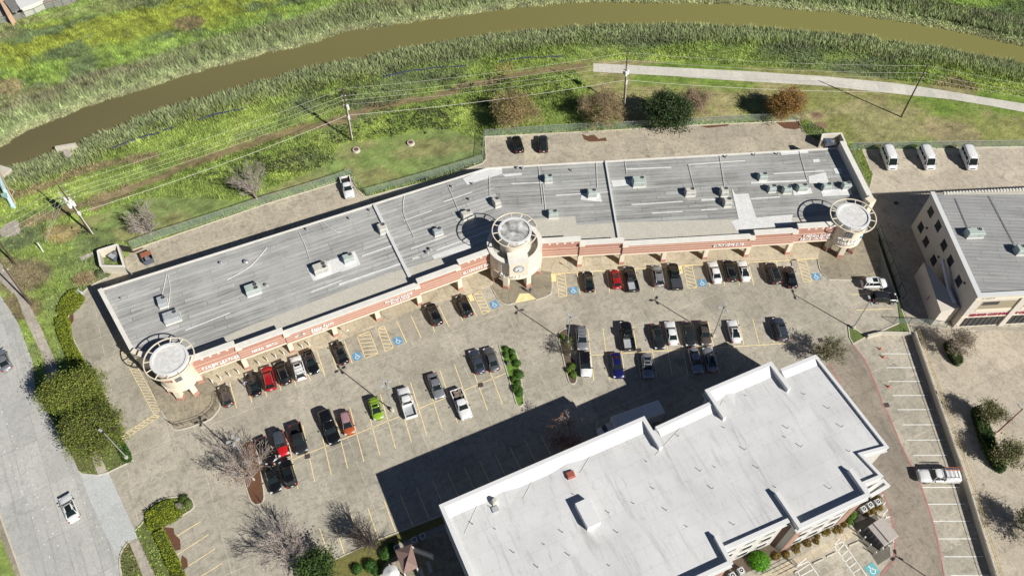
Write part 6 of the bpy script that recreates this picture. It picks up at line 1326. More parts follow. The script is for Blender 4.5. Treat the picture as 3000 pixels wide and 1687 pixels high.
sign(CR(1060, 720, 6.0375, 490, 1325), 2.3, 'accessible parking sign on a post left of the first dark SUV', bl, AW); sign(CR(700, 880, 6.0375, 1960, 640), 2.2, 'accessible parking sign on a post near the State shop lettering', M['whitemetal'], AW)
sign(T(5, 1620, 580), 1.9, 'accessible parking sign right of the centre tower', bl, AE)
for k, (f, lb) in enumerate([(CR(2350, 1350, 6.0375, 1060, 880), 'left of three condensers in the hotel corner bed'), (CR(2350, 1350, 6.0375, 1175, 810), 'middle of three condensers in the hotel corner bed'), (CR(2350, 1350, 6.0375, 1305, 755), 'right of three condensers in the hotel corner bed'), (T(9, 405, 1420), 'condenser beside the round green shrub at the hotel wall'), (T(9, 345, 1455), 'condenser at the lower frame edge by the hotel wall'),
                             (T(8, 398, 1260), 'condenser left of the pavilion roof in the shade'), (T(8, 520, 1205), 'second round condenser behind the pavilion'), (T(8, 578, 1178), 'condenser furthest right behind the pavilion')]):
    o = thing('air_condenser', lb, 'condenser', (f.x, f.y, .05), R(25), 'ground air condensers'); cs = MB().box((0, 0, .45), (.95, .95, .85), 0, .04).build('case', M['hvac_grey'], o, False)
    MB().ring((0, 0), .3, .4, .88, .93, 20).tube((0, 0, .86), (0, 0, .93), .1, .1, 8).build('fan_guard', M['whitemetal'], o, False); MB().tube((0, 0, .86), (0, 0, .885), .38, .38, 18).build('fan_well', M['black'], cs, False)
gp = CR(2380, 1460, 4.55, 930, 470, 1.3); o = thing('generator', 'grey boxed generator with dark louvred front inside bollards', 'generator', (gp.x, gp.y, .05), R(-60))
MB().box((-.2, .55, 1.05), (3.4, 2.0, 2.1), 0, .05).build('housing', plain('gen_grey', (.42, .38, .35), .6), o, False); MB().box((-.2, -.95, .95), (3.4, .9, 1.9), 0, .05).build('control_cabinet', plain('gen_grey2', (.36, .33, .31), .6), o, False)
lo = MB()
for k in range(5): lo.box((-1.5 + .65 * k, -1.42, .95), (.55, .06, 1.6))
lo.build('louvres', plain('gen_dark', (.06, .06, .075), .6), o, False)
GB = [(600, 440), (672, 530), (745, 628), (815, 730), (905, 680), (980, 645), (1045, 590), (1015, 478), (985, 385), (950, 262)]
for k, (x, y) in enumerate(GB):
    p = CR(2380, 1460, 4.55, x, y + 14, .0); o = thing('bollard', 'white topped bollard round the generator, ' + ['at its upper left', 'second down its left side', 'third down its left side', 'at its lower left corner', 'below it, left', 'below it, middle', 'below it, right', 'at its lower right edge', 'at its right edge', 'above it by the white hatching'][k], 'bollard', (p.x, p.y, .05), 0, 'bollards round the generator')
    MB().tube((0, 0, 0), (0, 0, 1.1), .09, .09, 8).build('post', M['hvac_grey'], o, False); MB().tube((0, 0, 1.05), (0, 0, 1.22), .12, .08, 10).build('cap', M['whitemetal'], o, False)
for k, (t, x, y) in enumerate([(6, 1395, 1143), (6, 1418, 1200), (9, 1455, 112)]):
    p = T(t, x, y); o = thing('traffic_cone', ['small orange cone nearest the north wall', 'orange cone between the top two white stall lines', 'orange cone by the third white stall line'][k], 'traffic cone', (p.x, p.y, .04), 0, 'orange cones'); cn = plain('cone_orange', (.6, .12, .05), .6)
    MB().tube((0, 0, .03), (0, 0, .7), .17, .03, 12).build('cone', cn, o, False); MB().box((0, 0, .02), (.42, .42, .04)).build('foot', cn, o, False)
for k, (a, b) in enumerate([((1175, 1235), (1245, 1205)), ((1018, 1312), (1085, 1280)), ((922, 1360), (995, 1328)), ((790, 1425), (815, 1412))]):
    A_, B_ = T(9, *a), T(9, *b); d = B_ - A_; c = (A_ + B_) / 2; tag(MB().box((c.x, c.y, .12), (d.length, .2, .17), math.atan2(d.y, d.x), .04).build('wheel_stop', M['curb']), ['concrete wheel stop nearest the generator', 'second concrete wheel stop from the generator', 'third concrete wheel stop from the generator', 'concrete wheel stop by the left white hatching'][k], 'wheel stop', 'wheel stops')
for k, (t, x, y) in enumerate([(2, 107, 1068), (2, 492, 1018)]):
    p = T(t, x, y); o = thing('manhole', ['round concrete manhole on the mowed lawn, left one', 'round concrete manhole on the mowed lawn, right one'][k], 'manhole', (p.x, p.y, 0), 0, 'lawn manholes'); MB().tube((0, 0, 0), (0, 0, .45), .85, .75, 20).build('collar', M['curb'], o, False); MB().tube((0, 0, .44), (0, 0, .5), .5, .5, 18).build('lid', plain('rust_lid', (.16, .07, .05), .8), o, False)
# trash enclosures and dumpsters
def encl(P, h, label, gate=(2, 3)):
    c = P[0]; o = thing('trash_enclosure', label, 'enclosure', (c.x, c.y, 0)); Q = [P2(p) for p in P]
    wm_ = mottled('enclosure_block', (.66, .61, .50), (.56, .52, .42), 1.5)
    for i in range(len(Q) - 1): MB().strip([Q[i], Q[i + 1]], .3, 0, h - .004 * i).build('block_wall', wm_, o); MB().strip([Q[i], Q[i + 1]], .36, h - .004 * i, h + .08 - .004 * i).build('wall_cap', M['cap'], o)
    return o
def c9(x, y, z=0): return CR(250, 680, 4.55, x, y, z)
eP = [c9(320, 535), c9(225, 455), c9(165, 245, 2.2), c9(425, 170, 2.2), c9(520, 480)]
e0_, e1_, e2_, e3_ = c9(205, 450, 2.1), c9(165, 245, 2.1), c9(425, 165, 2.1), c9(515, 455, 2.1)
eo = encl([e3_, e0_, e1_, e2_, e3_], 2.1, 'cream block trash enclosure with open top at the west alley')
g0, g1 = c9(515, 480), c9(625, 575); MB().strip([P2(e3_), P2(c9(620, 560, 1.6))], .08, .1, 1.9).build('gate', M['hvac_grey'], eo); MB().strip([P2(e2_) + Vector((.3, 0)), P2(c9(600, 210, 1.6))], .08, .1, 1.9).build('gate', M['darkmetal'], eo)
ctr = (e0_ + e1_ + e2_ + e3_) / 4
def dumpster(p, rz, label, lid, l=2.0, w_=1.6, h=1.3, body='dgrey'):
    o = thing('dumpster', label, 'dumpster', (p.x, p.y, .04), rz, 'dumpsters'); bm = MB(); A4 = [(-l / 2, -w_ / 2), (l / 2, -w_ / 2), (l / 2, w_ / 2), (-l / 2, w_ / 2)]
    V = [(x * .92, y * .88, .1) for x, y in A4] + [(x, y, h) for x, y in A4] + [(x * .94, y * .92, h) for x, y in A4] + [(x * .86, y * .8, .3) for x, y in A4]
    F = [(3, 2, 1, 0)] + [(i, (i + 1) % 4, 4 + (i + 1) % 4, 4 + i) for i in range(4)] + [(4 + i, 4 + (i + 1) % 4, 8 + (i + 1) % 4, 8 + i) for i in range(4)] + [(8 + i, 8 + (i + 1) % 4, 12 + (i + 1) % 4, 12 + i) for i in range(4)] + [(12, 13, 14, 15)]
    bm.add(V, F).build('bin', plain('bin_' + body, (.10, .115, .15), .6) if body == 'dgrey' else body, o, False)
    if lid: MB().box((-l * .22, 0, h + .06), (l * .5, w_, .05)).build('lid', lid, o, False)
    j = MB(); rr = random.Random(5)
    for k in range(8): j.box((rr.uniform(0, l * .35), rr.uniform(-.4, .4), h * .6 + rr.random() * .4), (.4, .3, .25), rr.uniform(0, 3))
    j.build('rubbish', mottled('rubbish', (.45, .42, .4), (.05, .05, .06), 5, obj=True), o, False)
dumpster(c9(385, 320, .8), R(60), 'grey dumpster inside the west trash enclosure', M['hvac_grey'], 1.7, 1.4, 1.2)
dumpster(c9(830, 345, .8), R(-60), 'blue grey dumpster with a rusty lid standing in the west alley', plain('rust_flap', (.33, .12, .06), .8), 2.3, 1.9, 1.4)
def cA_(x, y, z=0): return CR(2350, 360, 4.55, x, y, z)
encl([cA_(260, 235, 2.2), cA_(275, 155, 2.2), cA_(520, 142, 2.2), cA_(590, 290, 2.2), cA_(500, 320, 2.2)], 2.2, 'cream trash enclosure behind the north east corner of the mall')
dumpster(cA_(370, 255, 1.0), R(3), 'dark blue dumpster in the north east enclosure', plain('blue_lid', (.06, .09, .14), .6), 2.2, 1.5, 1.3)
o = thing('utility_cabinet', 'pale green utility cabinet at the top of the yellow green hedge', 'cabinet', T(4, 567, 752).to_tuple()[:2] + (0,), R(-35)); MB().box((0, 0, .45), (1.3, .7, .9), 0, .05).build('case', M['hvac_green'], o, False); MB().box((0, -.36, .45), (.5, .03, .7)).build('door', M['hvac_grey'], o, False)
o = thing('scrap_frame', 'dark pallet like frame lying against the bend fence', 'scrap', T(2, 568, 1272).to_tuple()[:2] + (0,), R(15)); MB().box((0, 0, .25), (1.9, .9, .12)).build('top', M['darkmetal'], o, False); MB().box((0, 0, .1), (1.5, .6, .2)).build('frame', M['black'], o, False)
# pads / slabs
sheet('utility_slab', TP(4, [(562, 490), (655, 455), (665, 480), (580, 518)]), M['sidewalk'], .06); sheet('rubble_slab', TP(4, [(0, 300), (70, 240), (130, 235), (150, 320), (90, 345), (10, 350)]), M['sidewalk'], .05)
# pavilion
pv = [CR(1000, 1450, 6.115, x, y, 2.8) for x, y in [(962, 985), (1255, 870), (1370, 1290), (1110, 1400)]]; c = sum(pv, Vector()) / 4; rdg = CR(1000, 1450, 6.115, 1212, 1045, 3.7), CR(1000, 1450, 6.115, 1172, 1180, 3.7)
po = thing('pavilion', 'small pavilion with brown shingled hip roof at the hotel corner', 'pavilion', (c.x, c.y, 0)); V = [tuple(p) for p in pv] + [tuple(rdg[0]), tuple(rdg[1])]
MB().add(V + [(x, y, z - .2) for x, y, z in V[:4]], [(0, 1, 4), (1, 2, 5, 4), (2, 3, 5), (3, 0, 4, 5), (0, 6, 7, 1), (1, 7, 8, 2), (2, 8, 9, 3), (3, 9, 6, 0), (6, 9, 8, 7)]).build('roof', mottled('brown_shingle', (.30, .20, .17), (.22, .145, .12), 3, fine=14), po)
for p in pv: q_ = p.lerp(c, .12); MB().tube((q_.x, q_.y, 0), (q_.x, q_.y, 2.7), .12, .12, 8).build('column', M['whitemetal'], po)
w0 = P2(pv[1]) ; MB().strip([P2(pv[1].lerp(c, .1)), P2(T(8, 655, 1330))], .25, 0, 2.2).build('wing_wall', M['taupe'], po)
uo = CR(1000, 1450, 6.115, 890, 1390, 2.2); o = thing('patio_umbrella', 'round white patio umbrella beside the pavilion', 'umbrella', (uo.x, uo.y, .03)); MB().tube((0, 0, 1.9), (0, 0, 2.35), 1.25, .08, 16).build('canopy', M['white_trim'], o, False); MB().tube((0, 0, 0), (0, 0, 2.0), .04, .04, 6).build('pole', M['steel'], o, False)
for k, (x, y, l) in enumerate([(625, 1390, 1.8), (565, 1425, 1.5)]):
    p = T(8, x, y); o = thing('patio_bench', ['grey patio bench below the pavilion, right one', 'grey patio bench below the pavilion, left one'][k], 'bench', (p.x, p.y, .03), R(-65), 'patio benches'); MB().box((0, 0, .45), (l, .6, .08)).build('seat', M['hvac_grey'], o, False); MB().box((-l * .4, 0, .2), (.1, .5, .4)).box((l * .4, 0, .2), (.1, .5, .4)).build('legs', M['darkmetal'], o, False)
# bayou furniture: pipe crossing and outfall
def cp(x, y, z=0): return CR(0, 500, 5.85, x, y, z)
tp_ = plain('teal_pipe', (.50, .66, .66), .4); o = thing('pipe_crossing', 'pale teal water pipe crossing the bayou at the left edge with a guard plate', 'pipe', cp(225, 600).to_tuple()[:2] + (0,))
a, b = cp(220, 600, .6), cp(85, 350, 1.9); far = b + (b - a) * 8; far.z = 2.2
MB().tube(a, b, .42, .42, 14).tube(b, far, .42, .42, 14).build('main_pipe', tp_, o); MB().tube(a, a - Vector((0, 0, .9)), .45, .45, 12).build('elbow', tp_, o)
V = [cp(0, 400, 1.9), cp(70, 378, 2.4), cp(110, 380, 2.6), cp(130, 470, 1.6), cp(90, 478, 1.0), cp(30, 450, 1.2)]; MB().add(V + [v + Vector((.1, -.06, 0)) for v in V], [(0, 1, 2, 3, 4, 5), (11, 10, 9, 8, 7, 6)] + [(i, i + 6, (i + 1) % 6 + 6, (i + 1) % 6) for i in range(6)]).build('guard_plate', plain('teal_plate', (.40, .58, .52), .5), o)
o2 = thing('gas_pipe', 'thin tan pipe running beside the teal pipe', 'pipe', cp(265, 585).to_tuple()[:2] + (0,)); g = [cp(268, 590, .2), cp(250, 530, .7), cp(160, 370, 1.6), cp(40, 110, 1.9), cp(-200, -400, 2.0)]; MB().path(g, .13, 8).build('pipe', plain('tan_pipe', (.52, .38, .22), .6), o2)
MB().path([cp(110, 350, 1.6), cp(190, 315, 2.6), cp(240, 360, 2.4), cp(200, 430, 1.4)], .07, 5).build('guard_hoop', plain('tan_hoop', (.55, .5, .38), .6), o2)
of = T(1, 475, 1090, -.6); o = thing('outfall', 'concrete storm outfall with a grey apron in the reeds', 'outfall', (of.x, of.y, 0))
MB().box((of.x - .8, of.y + 2.0, -.9), (4.2, .6, 1.7), R(14)).build('headwall', M['curb'], o); MB().prism([tuple(P2(T(1, *q_, -1))) for q_ in [(455, 1085), (500, 1070), (515, 1095), (490, 1122), (468, 1120)]], -1.8, -.35).build('apron', M['sidewalk'], o)
tag(MB().box((*P2(T(1, 20, 1225, -1)), -1.0), (3.2, 2.4, 1.6), R(-20)).build('pier_footing', M['curb']), 'concrete pier footing at the bank by the left frame edge', 'footing')
# far yards at the top left
def ch(x, y, z=0): return CR(0, 0, 8.05, x, y, z)
hs = thing('white_roof_shed', 'white roofed patio shed across the bayou at the top left', 'shed', ch(480, 215).to_tuple()[:2] + (0,)); Q = [ch(330, -10, 2.6), ch(1020, 0, 2.6), ch(850, 70, 2.6), ch(480, 218, 2.6)]
MB().prism([tuple(P2(p)) for p in Q], 2.4, 2.6).build('roof', M['white_trim'], hs); MB().prism([tuple(P2(p.lerp(sum(Q, Vector()) / 4, .12))) for p in Q], 0, 2.4).build('wall', M['taupe'], hs)
hs = thing('shingled_house', 'grey shingled house with tan siding at the top left corner', 'house', ch(250, 200).to_tuple()[:2] + (0,)); Q = [ch(60, -40, 4), ch(330, -40, 4), ch(450, 225, 3.4), ch(290, 300, 3.4)]
MB().prism([tuple(P2(p)) for p in Q], 3.2, 3.5).build('roof', mottled('grey_shingle', (.24, .235, .22), (.16, .16, .15), 2), hs); MB().prism([tuple(P2(p)) for p in (ch(-60, -60, 2.6), ch(60, -40, 2.6), ch(260, 320, 2.6), ch(190, 420, 2.6))], 0, 2.7).build('siding', plain('tan_siding', (.62, .42, .27), .8), hs)
sheet('yard_dirt', [ch(-300, -200), ch(2100, -200), ch(1700, 110), ch(1100, 230), ch(700, 400), ch(300, 520), ch(0, 570), ch(-300, 640)], mottled('yard_dirt', (.42, .36, .30), (.30, .26, .20), .5), .06)
# ------------------------------------------------------------------ vegetation
def skeleton(rr, h0, H, R_, n1, depth, spread=.55, lean=(0, 0), ratio=.74, bend=.18, nb=(2, 4), tip=.016, r0=.18):
    segs = []; tips = []
    def grow(p, d, L, r, k):
        m = p + d * (L * .5) + Vector((rr.uniform(-1, 1), rr.uniform(-1, 1), rr.uniform(-.5, .8))) * L * bend * .3
        q_ = p + d * L; rm, re = r * .82, max(r * .62, tip); segs.append((p, m, r, rm)); segs.append((m, q_, rm, re))
        if k == 0: tips.append((q_, d)); return
        n = rr.randint(*nb)
        for i in range(n):
            a = rr.random() * 2 * math.pi; ax = d.orthogonal().normalized(); ax = Matrix.Rotation(a, 3, d) @ ax
            nd = (Matrix.Rotation(rr.uniform(.22, .62) * (1 + .2 * (depth - k)) * spread / .55, 3, ax) @ d); nd = (nd + Vector((0, 0, .08))).normalized()
            grow(q_ if i < n - 1 else m, nd, L * ratio * rr.uniform(.8, 1.15), re * .9, k - 1)
        if k > 1 and rr.random() < .6:
            ax = Matrix.Rotation(rr.random() * 6.28, 3, d) @ d.orthogonal().normalized(); grow(m, (Matrix.Rotation(.8, 3, ax) @ d).normalized(), L * .55, re * .6, max(0, k - 2))
    base_ = Vector((0, 0, 0)); top = Vector((lean[0] * .15, lean[1] * .15, h0)); segs.append((base_, top, r0 * 1.15, r0))
    tot = sum(ratio ** i for i in range(depth + 1)); L = (H - h0) / tot * 1.12
    for i in range(n1):
        a = 2 * math.pi * (i + rr.uniform(-.3, .3)) / n1; k = R_ / max(.1, (H - h0)) * math.sqrt(rr.uniform(.03, 1.1))
        d = Vector((math.cos(a) * k + lean[0] / H, math.sin(a) * k + lean[1] / H, 1)).normalized(); grow(top - Vector((0, 0, rr.uniform(0, h0 * .25))), d, L * max(1, math.sqrt(k * k + 1) * .85), r0 * .62, depth)
    return segs, tips
def tubes(segs, n=3):
    V = []; F = []
    for a, b, r0, r1 in segs:
        d = b - a
        if d.length < 1e-5: continue
        x = d.orthogonal().normalized(); y = d.cross(x).normalized(); o = len(V)
        for P, r in ((a, r0), (b, r1)):
            for i in range(n): t = 2 * math.pi * i / n; V.append(P + x * (r * math.cos(t)) + y * (r * math.sin(t)))
        F += [(o + i, o + (i + 1) % n, o + n + (i + 1) % n, o + n + i) for i in range(n)]
    return V, F
def quadcloud(name, C_, cols, size, mat, parent, flat=0., seed=1, tri=False, up=0.):
    g = np.random.default_rng(seed); n = len(C_); C_ = np.array(C_)
    N = g.normal(size=(n, 3)); N[:, 2] = np.abs(N[:, 2]) + flat; N /= np.linalg.norm(N, axis=1)[:, None]
    A = np.cross(N, g.normal(size=(n, 3))); A /= np.linalg.norm(A, axis=1)[:, None] + 1e-9; B_ = np.cross(N, A)
    s = (size * g.uniform(.55, 1.3, n))[:, None]; A = A * s; B_ = B_ * s * .6
    V = np.stack([C_ - A, C_ - B_, C_ + A, C_ + B_], 1).reshape(-1, 3); me = bpy.data.meshes.new(name)
    me.vertices.add(4 * n); me.vertices.foreach_set('co', V.ravel()); me.loops.add(4 * n); me.loops.foreach_set('vertex_index', np.arange(4 * n))
    me.polygons.add(n); me.polygons.foreach_set('loop_start', np.arange(n) * 4); me.polygons.foreach_set('loop_total', np.full(n, 4)); me.update(); me.materials.append(mat)
    setcol(me, np.repeat(cols, 4, 0)); o = bpy.data.objects.new(name, me); sc.collection.objects.link(o); o.parent = parent; return o
def leafcols(n, pal, g, w=None):
    pal = np.array(pal); i = g.choice(len(pal), n, p=w); return pal[i] * g.uniform(.7, 1.25, (n, 1))
G1 = [(.045, .085, .02), (.07, .12, .025), (.10, .15, .03), (.03, .06, .018)]
def tree(name, label, b, H, R_, pal, nleaf, seed, bark='bark_dark', lean=(0, 0), depth=4, n1=5, lsize=.2, h0=None, group=None, spread=.55, dens=1.6, tip=.016, r0=.16, clump=.55, nb=(2, 4), ratio=.74, low=.25):
    rr = random.Random(seed); g = np.random.default_rng(seed); o = thing(name, label, 'tree', (b.x, b.y, 0), 0, group); h0 = h0 or H * .24
    segs, tips = skeleton(rr, h0, H, R_, n1, depth, spread, lean, tip=tip, r0=r0, nb=nb, ratio=ratio)
    tk = segs[:1]; V, F = tubes(tk, 8); MB().add(V, F).build('trunk', M[bark], o, False, True)
    V, F = tubes(segs[1:], 3); MB().add(V, F).build('branches', M[bark], o, False, True)
    if nleaf:
        cc = Vector((lean[0] * .7, lean[1] * .7, h0 + (H - h0) * .5)); tp = np.array([t[0] for t in tips]); 
        tp = tp[g.choice(len(tp), nleaf)] + g.normal(size=(nleaf, 3)) * clump
        keep = tp[:, 2] > h0 * low; tp = tp[keep]; cl = fbm(tp[:, 0] * .7 + seed, tp[:, 1] * .7 + tp[:, 2] * .6, 3); c = leafcols(len(tp), pal, g) * (0.75 + cl[:, None] * .6)
        quadcloud('crown', tp, c, lsize, M['leaf'], o, .3, seed)
    return o
yg = [(.23, .28, .05), (.17, .22, .04), (.34, .33, .06), (.11, .16, .03), (.20, .26, .05)]
tr = [S(250, 1220), S(300, 1335)]
tree('broadleaf_tree', 'big yellow green tree by the street, upper of two merged crowns', T(7, 640, 270), 9.0, 4.7, yg, 34000, 11, lean=(-.5, .4), depth=5, n1=9, lsize=.125, spread=.6, clump=.4, nb=(3, 4))
tree('broadleaf_tree', 'big olive green tree by the driveway, lower of two merged crowns', T(7, 780, 530), 8.8, 4.4, [(.19, .23, .045), (.13, .18, .035), (.26, .28, .05), (.09, .14, .03), (.24, .26, .05)], 30000, 12, lean=(-.6, .5), depth=5, n1=9, lsize=.125, spread=.6, clump=.4, nb=(3, 4))
gb = 'bare winter trees on the lot'
tree('bare_tree', 'bare pale tree on the mulched island with a few orange leaves', T(7, 1800, 770), 6.8, 6.2, [(.28, .11, .03), (.22, .16, .03)], 260, 21, 'bark_pale', (-1.6, 1.2), 5, 11, .16, .9, gb, .36, tip=.02, nb=(2, 3), ratio=.76, clump=.25)
tree('bare_tree', 'round bare pale tree on the south lot edge with dark shadow', T(7, 2075, 1330), 6.4, 6.0, None, 0, 22, 'bark_pale', (-.8, .8), 5, 11, .1, .7, gb, .36, tip=.02, nb=(2, 3), ratio=.76)
tree('bare_tree', 'small bare grey tree beside the pavilion lawn', T(8, 255, 1255), 6.2, 3.6, None, 0, 23, 'bark_dark', (-2.2, .8), 5, 11, .1, 1., gb, .36, tip=.02, nb=(2, 3), ratio=.77)
tree('bare_tree', 'little bare dark tree on the planted tree island', T(5, 1600, 1190), 3.8, 2.2, [(.08, .12, .03)], 120, 24, 'bark_dark', (-.3, .3), 5, 6, .1, .5, gb, .6, tip=.014, r0=.08, nb=(2, 3))
tree('bare_tree', 'tree with orange top leaves standing in the hotel shadow', T(8, 1600, 560), 7.0, 3.0, [(.35, .15, .05), (.28, .10, .03), (.2, .09, .05)], 700, 25, 'bark_pale', (-.4, .4), 5, 6, .15, 2., gb, .5, tip=.02, r0=.12, clump=.3)
tree('bush_tree', 'dense green shrub tree at the right foot of the round bare tree', T(7, 2270, 1440), 4.6, 3.0, [(.05, .10, .02), (.08, .15, .03), (.04, .07, .02)], 5500, 26, lean=(0, 0), depth=4, n1=8, lsize=.17, h0=.4, clump=.5, low=0)
ga = 'trees along the mall back fence'
tree('bare_tree', 'bare pinkish tree left of the parked white alley pickup', T(1, 1820, 1412), 6.4, 5.6, None, 0, 31, 'bark_pale', (-1.0, .8), 5, 11, .1, .7, ga, .36, tip=.02, nb=(2, 3))
tree('bare_tree', 'bare brownish tree right of the trash enclosure', T(4, 1072, 335), 5.6, 5.8, [(.2, .08, .03)], 120, 32, 'bark_pale', (-.4, .8), 5, 11, .13, .6, ga, .36, tip=.022, nb=(2, 3))
tan_ = [(.42, .32, .14), (.33, .26, .11), (.50, .38, .18), (.24, .22, .08)]
tree('autumn_tree', 'wispy tan tree above the left black SUV', T(2, 1225, 905), 7.2, 6.2, tan_, 11050, 33, 'bark_tan', (-.2, .6), 5, 8, .12, .9, ga, .6, tip=.02, nb=(3, 4), clump=.5)
tree('autumn_tree', 'grey brown half bare tree left of the dark evergreen', T(2, 1845, 892), 7.2, 6.0, [(.34, .26, .16), (.26, .22, .11), (.38, .26, .13)], 6460, 34, 'bark_tan', (-.2, .8), 5, 8, .12, .9, ga, .6, tip=.02, nb=(3, 4), clump=.5)
tree('evergreen_oak', 'dense dark green evergreen tree behind the alley', T(2, 2285, 895), 6.6, 4.8, [(.05, .085, .03), (.075, .115, .035), (.03, .055, .02)], 15000, 35, lean=(0, .4), depth=4, n1=9, lsize=.19, h0=.8, clump=.6, low=0, group=ga, nb=(3, 4))
tree('autumn_tree', 'pinkish tan tree right of the dark evergreen', T(3, 75, 820), 5.6, 4.4, [(.46, .32, .24), (.38, .26, .18), (.34, .26, .18)], 4760, 36, 'bark_tan', (0, .8), 5, 7, .11, .7, ga, .6, tip=.018, nb=(3, 4), clump=.4)
tree('autumn_tree', 'round orange brown tree at the east end of the tree row', T(3, 710, 845), 6.2, 4.9, [(.38, .19, .055), (.30, .16, .05), (.24, .18, .05), (.44, .24, .08)], 14450, 37, 'bark_tan', (.3, .5), 5, 8, .14, .8, ga, .6, clump=.5, nb=(3, 4))
go_ = 'trees of the east lot'
ol = [(.24, .26, .10), (.17, .20, .07), (.30, .27, .12)]
tree('sparse_tree', 'small feathery tree behind the top corner of the hotel', T(6, 1000, 1215), 5.2, 3.0, ol, 1500, 41, 'bark_dark', (0, .4), 5, 6, .12, 1., go_, .6, clump=.4)
tree('sparse_tree', 'thin tan tree in front of the office building corner', T(6, 1925, 1165), 5.2, 3.0, [(.24, .19, .10), (.19, .15, .07), (.12, .12, .04)], 1300, 42, 'bark_pale', (.3, .4), 5, 6, .12, 1., go_, .6, clump=.4)
tree('sparse_tree', 'olive tree at the upper end of the east planting strip', T(9, 2130, 360), 4.4, 2.6, ol, 2300, 43, 'bark_dark', (.2, .3), 5, 6, .13, .8, go_, .6, clump=.4)
tree('sparse_tree', 'larger olive tree at the lower end of the east planting strip', T(9, 2260, 640), 4.8, 3.2, ol, 3000, 44, 'bark_dark', (.2, .3), 5, 7, .13, .8, go_, .6, clump=.4)
tree('sparse_tree', 'olive tree cut by the right frame edge', T(9, 2420, 1130), 4.8, 3.0, ol, 3000, 45, 'bark_dark', (.1, .2), 5, 7, .13, .8, go_, .6, clump=.4)
# shrubs and hedges
def hedge(P, h, pal, label, dens=26, seed=1, lsize=.13, name='hedge', group=None, z0=0.):
    Pp = [(p.x, p.y) for p in P]; c = P[0]; o = thing(name, label, 'hedge' if name == 'hedge' else 'plant', (c.x, c.y, 0), 0, group); g = np.random.default_rng(seed)
    core = inset([Vector(p) for p in Pp], .16); MB().prism([tuple(p) for p in core], z0, h - .14).build('inner_twigs', mottled('hedge_twigs', (.035, .05, .015), (.05, .07, .02), 3) if 'ht' not in M else M['ht'], o)  # solid dark green core beneath the leaf quads
    xs, ys = [p[0] for p in Pp], [p[1] for p in Pp]; A = abs(MBarea([Vector(p) for p in Pp])) / 2; n = int(A * dens * 3)
    X_ = g.uniform(min(xs), max(xs), n * 3); Y_ = g.uniform(min(ys), max(ys), n * 3); k = inpoly(X_, Y_, Pp); X_, Y_ = X_[k][:n], Y_[k][:n]
    Z_ = h + g.normal(size=len(X_)) * .06 + (fbm(X_ * 1.2, Y_ * 1.2, 3) - .5) * .35; C_ = np.stack([X_, Y_, Z_], 1)
    for a, b in zip(Pp, Pp[1:] + Pp[:1]):
        L = math.hypot(b[0] - a[0], b[1] - a[1]); m = int(L * h * dens * 1.6); t = g.random(m); C_ = np.vstack([C_, np.stack([a[0] + (b[0] - a[0]) * t + g.normal(size=m) * .06, a[1] + (b[1] - a[1]) * t + g.normal(size=m) * .06, g.uniform(z0, h, m)], 1)])
    C_ -= np.array([c.x, c.y, 0]); cols = leafcols(len(C_), pal, g) * (.72 + .56 * fbm(C_[:, 0] * .9 + seed, C_[:, 1] * .9, 3))[:, None]
    quadcloud('foliage', C_, cols, lsize, M['leaf'], o, .8, seed); return o
M['ht'] = mottled('hedge_twigs', (.035, .05, .015), (.05, .07, .02), 3)
YG = [(.26, .31, .02), (.21, .27, .02), (.30, .33, .03), (.14, .19, .02)]
def hsm(t, P, z=0): return smoothpts([Vector(T(t, x, y, z)) for x, y in P] + [Vector(T(t, *P[0], z))], 3)[:-1]
hedge(hsm(4, [(405, 850), (450, 770), (525, 712), (552, 735), (590, 775), (540, 840), (480, 885), (410, 882)], .9), 1.0, YG, 'yellow green hedge clump, upper one by the alley curve', 30, 1)
hedge(hsm(4, [(392, 930), (430, 905), (478, 912), (492, 1010), (520, 1100), (580, 1200), (600, 1260), (520, 1280), (450, 1130), (405, 1020)], .9), 1.0, YG, 'long curved yellow green hedge beside the alley', 30, 2)
hedge(hsm(7, [(1035, 1000), (1110, 945), (1200, 915), (1245, 960), (1278, 1010), (1200, 1060), (1080, 1118), (1040, 1080)], .9), 1.0, YG, 'broad yellow green hedge block at the driveway corner', 30, 3)
hedge(hsm(7, [(1085, 1150), (1150, 1120), (1215, 1250), (1280, 1385), (1205, 1410), (1150, 1290)], .7), .85, YG, 'yellow green hedge strip above the lower edge of the street verge', 28, 4)
hedge(hsm(7, [(1210, 1425), (1280, 1395), (1330, 1500), (1400, 1650), (1300, 1660)], .7), .85, YG, 'yellow green hedge strip running off the lower frame edge', 24, 5)
GR = [(.06, .14, .02), (.09, .19, .03), (.04, .09, .02)]
hedge(hsm(7, [(820, 500), (865, 490), (915, 570), (930, 632), (885, 640), (850, 590)], .4), .6, GR, 'low dark green hedge with a lamp post at the driveway', 40, 6)
hedge(hsm(6, [(1850, 1100), (1900, 1080), (1950, 1150), (1975, 1230), (1940, 1250), (1890, 1190)], .6), 1.2, [(.03, .06, .02), (.05, .09, .03), (.10, .13, .03)], 'dark narrow hedge strip below the office building', 40, 7)
hedge(hsm(9, [(2050, 270), (2100, 255), (2160, 390), (2230, 560), (2280, 690), (2240, 700), (2160, 600), (2090, 420)], .8), 1.4, [(.03, .07, .02), (.05, .10, .025), (.08, .13, .03)], 'dark green hedge under the two olive trees of the east strip', 36, 8)
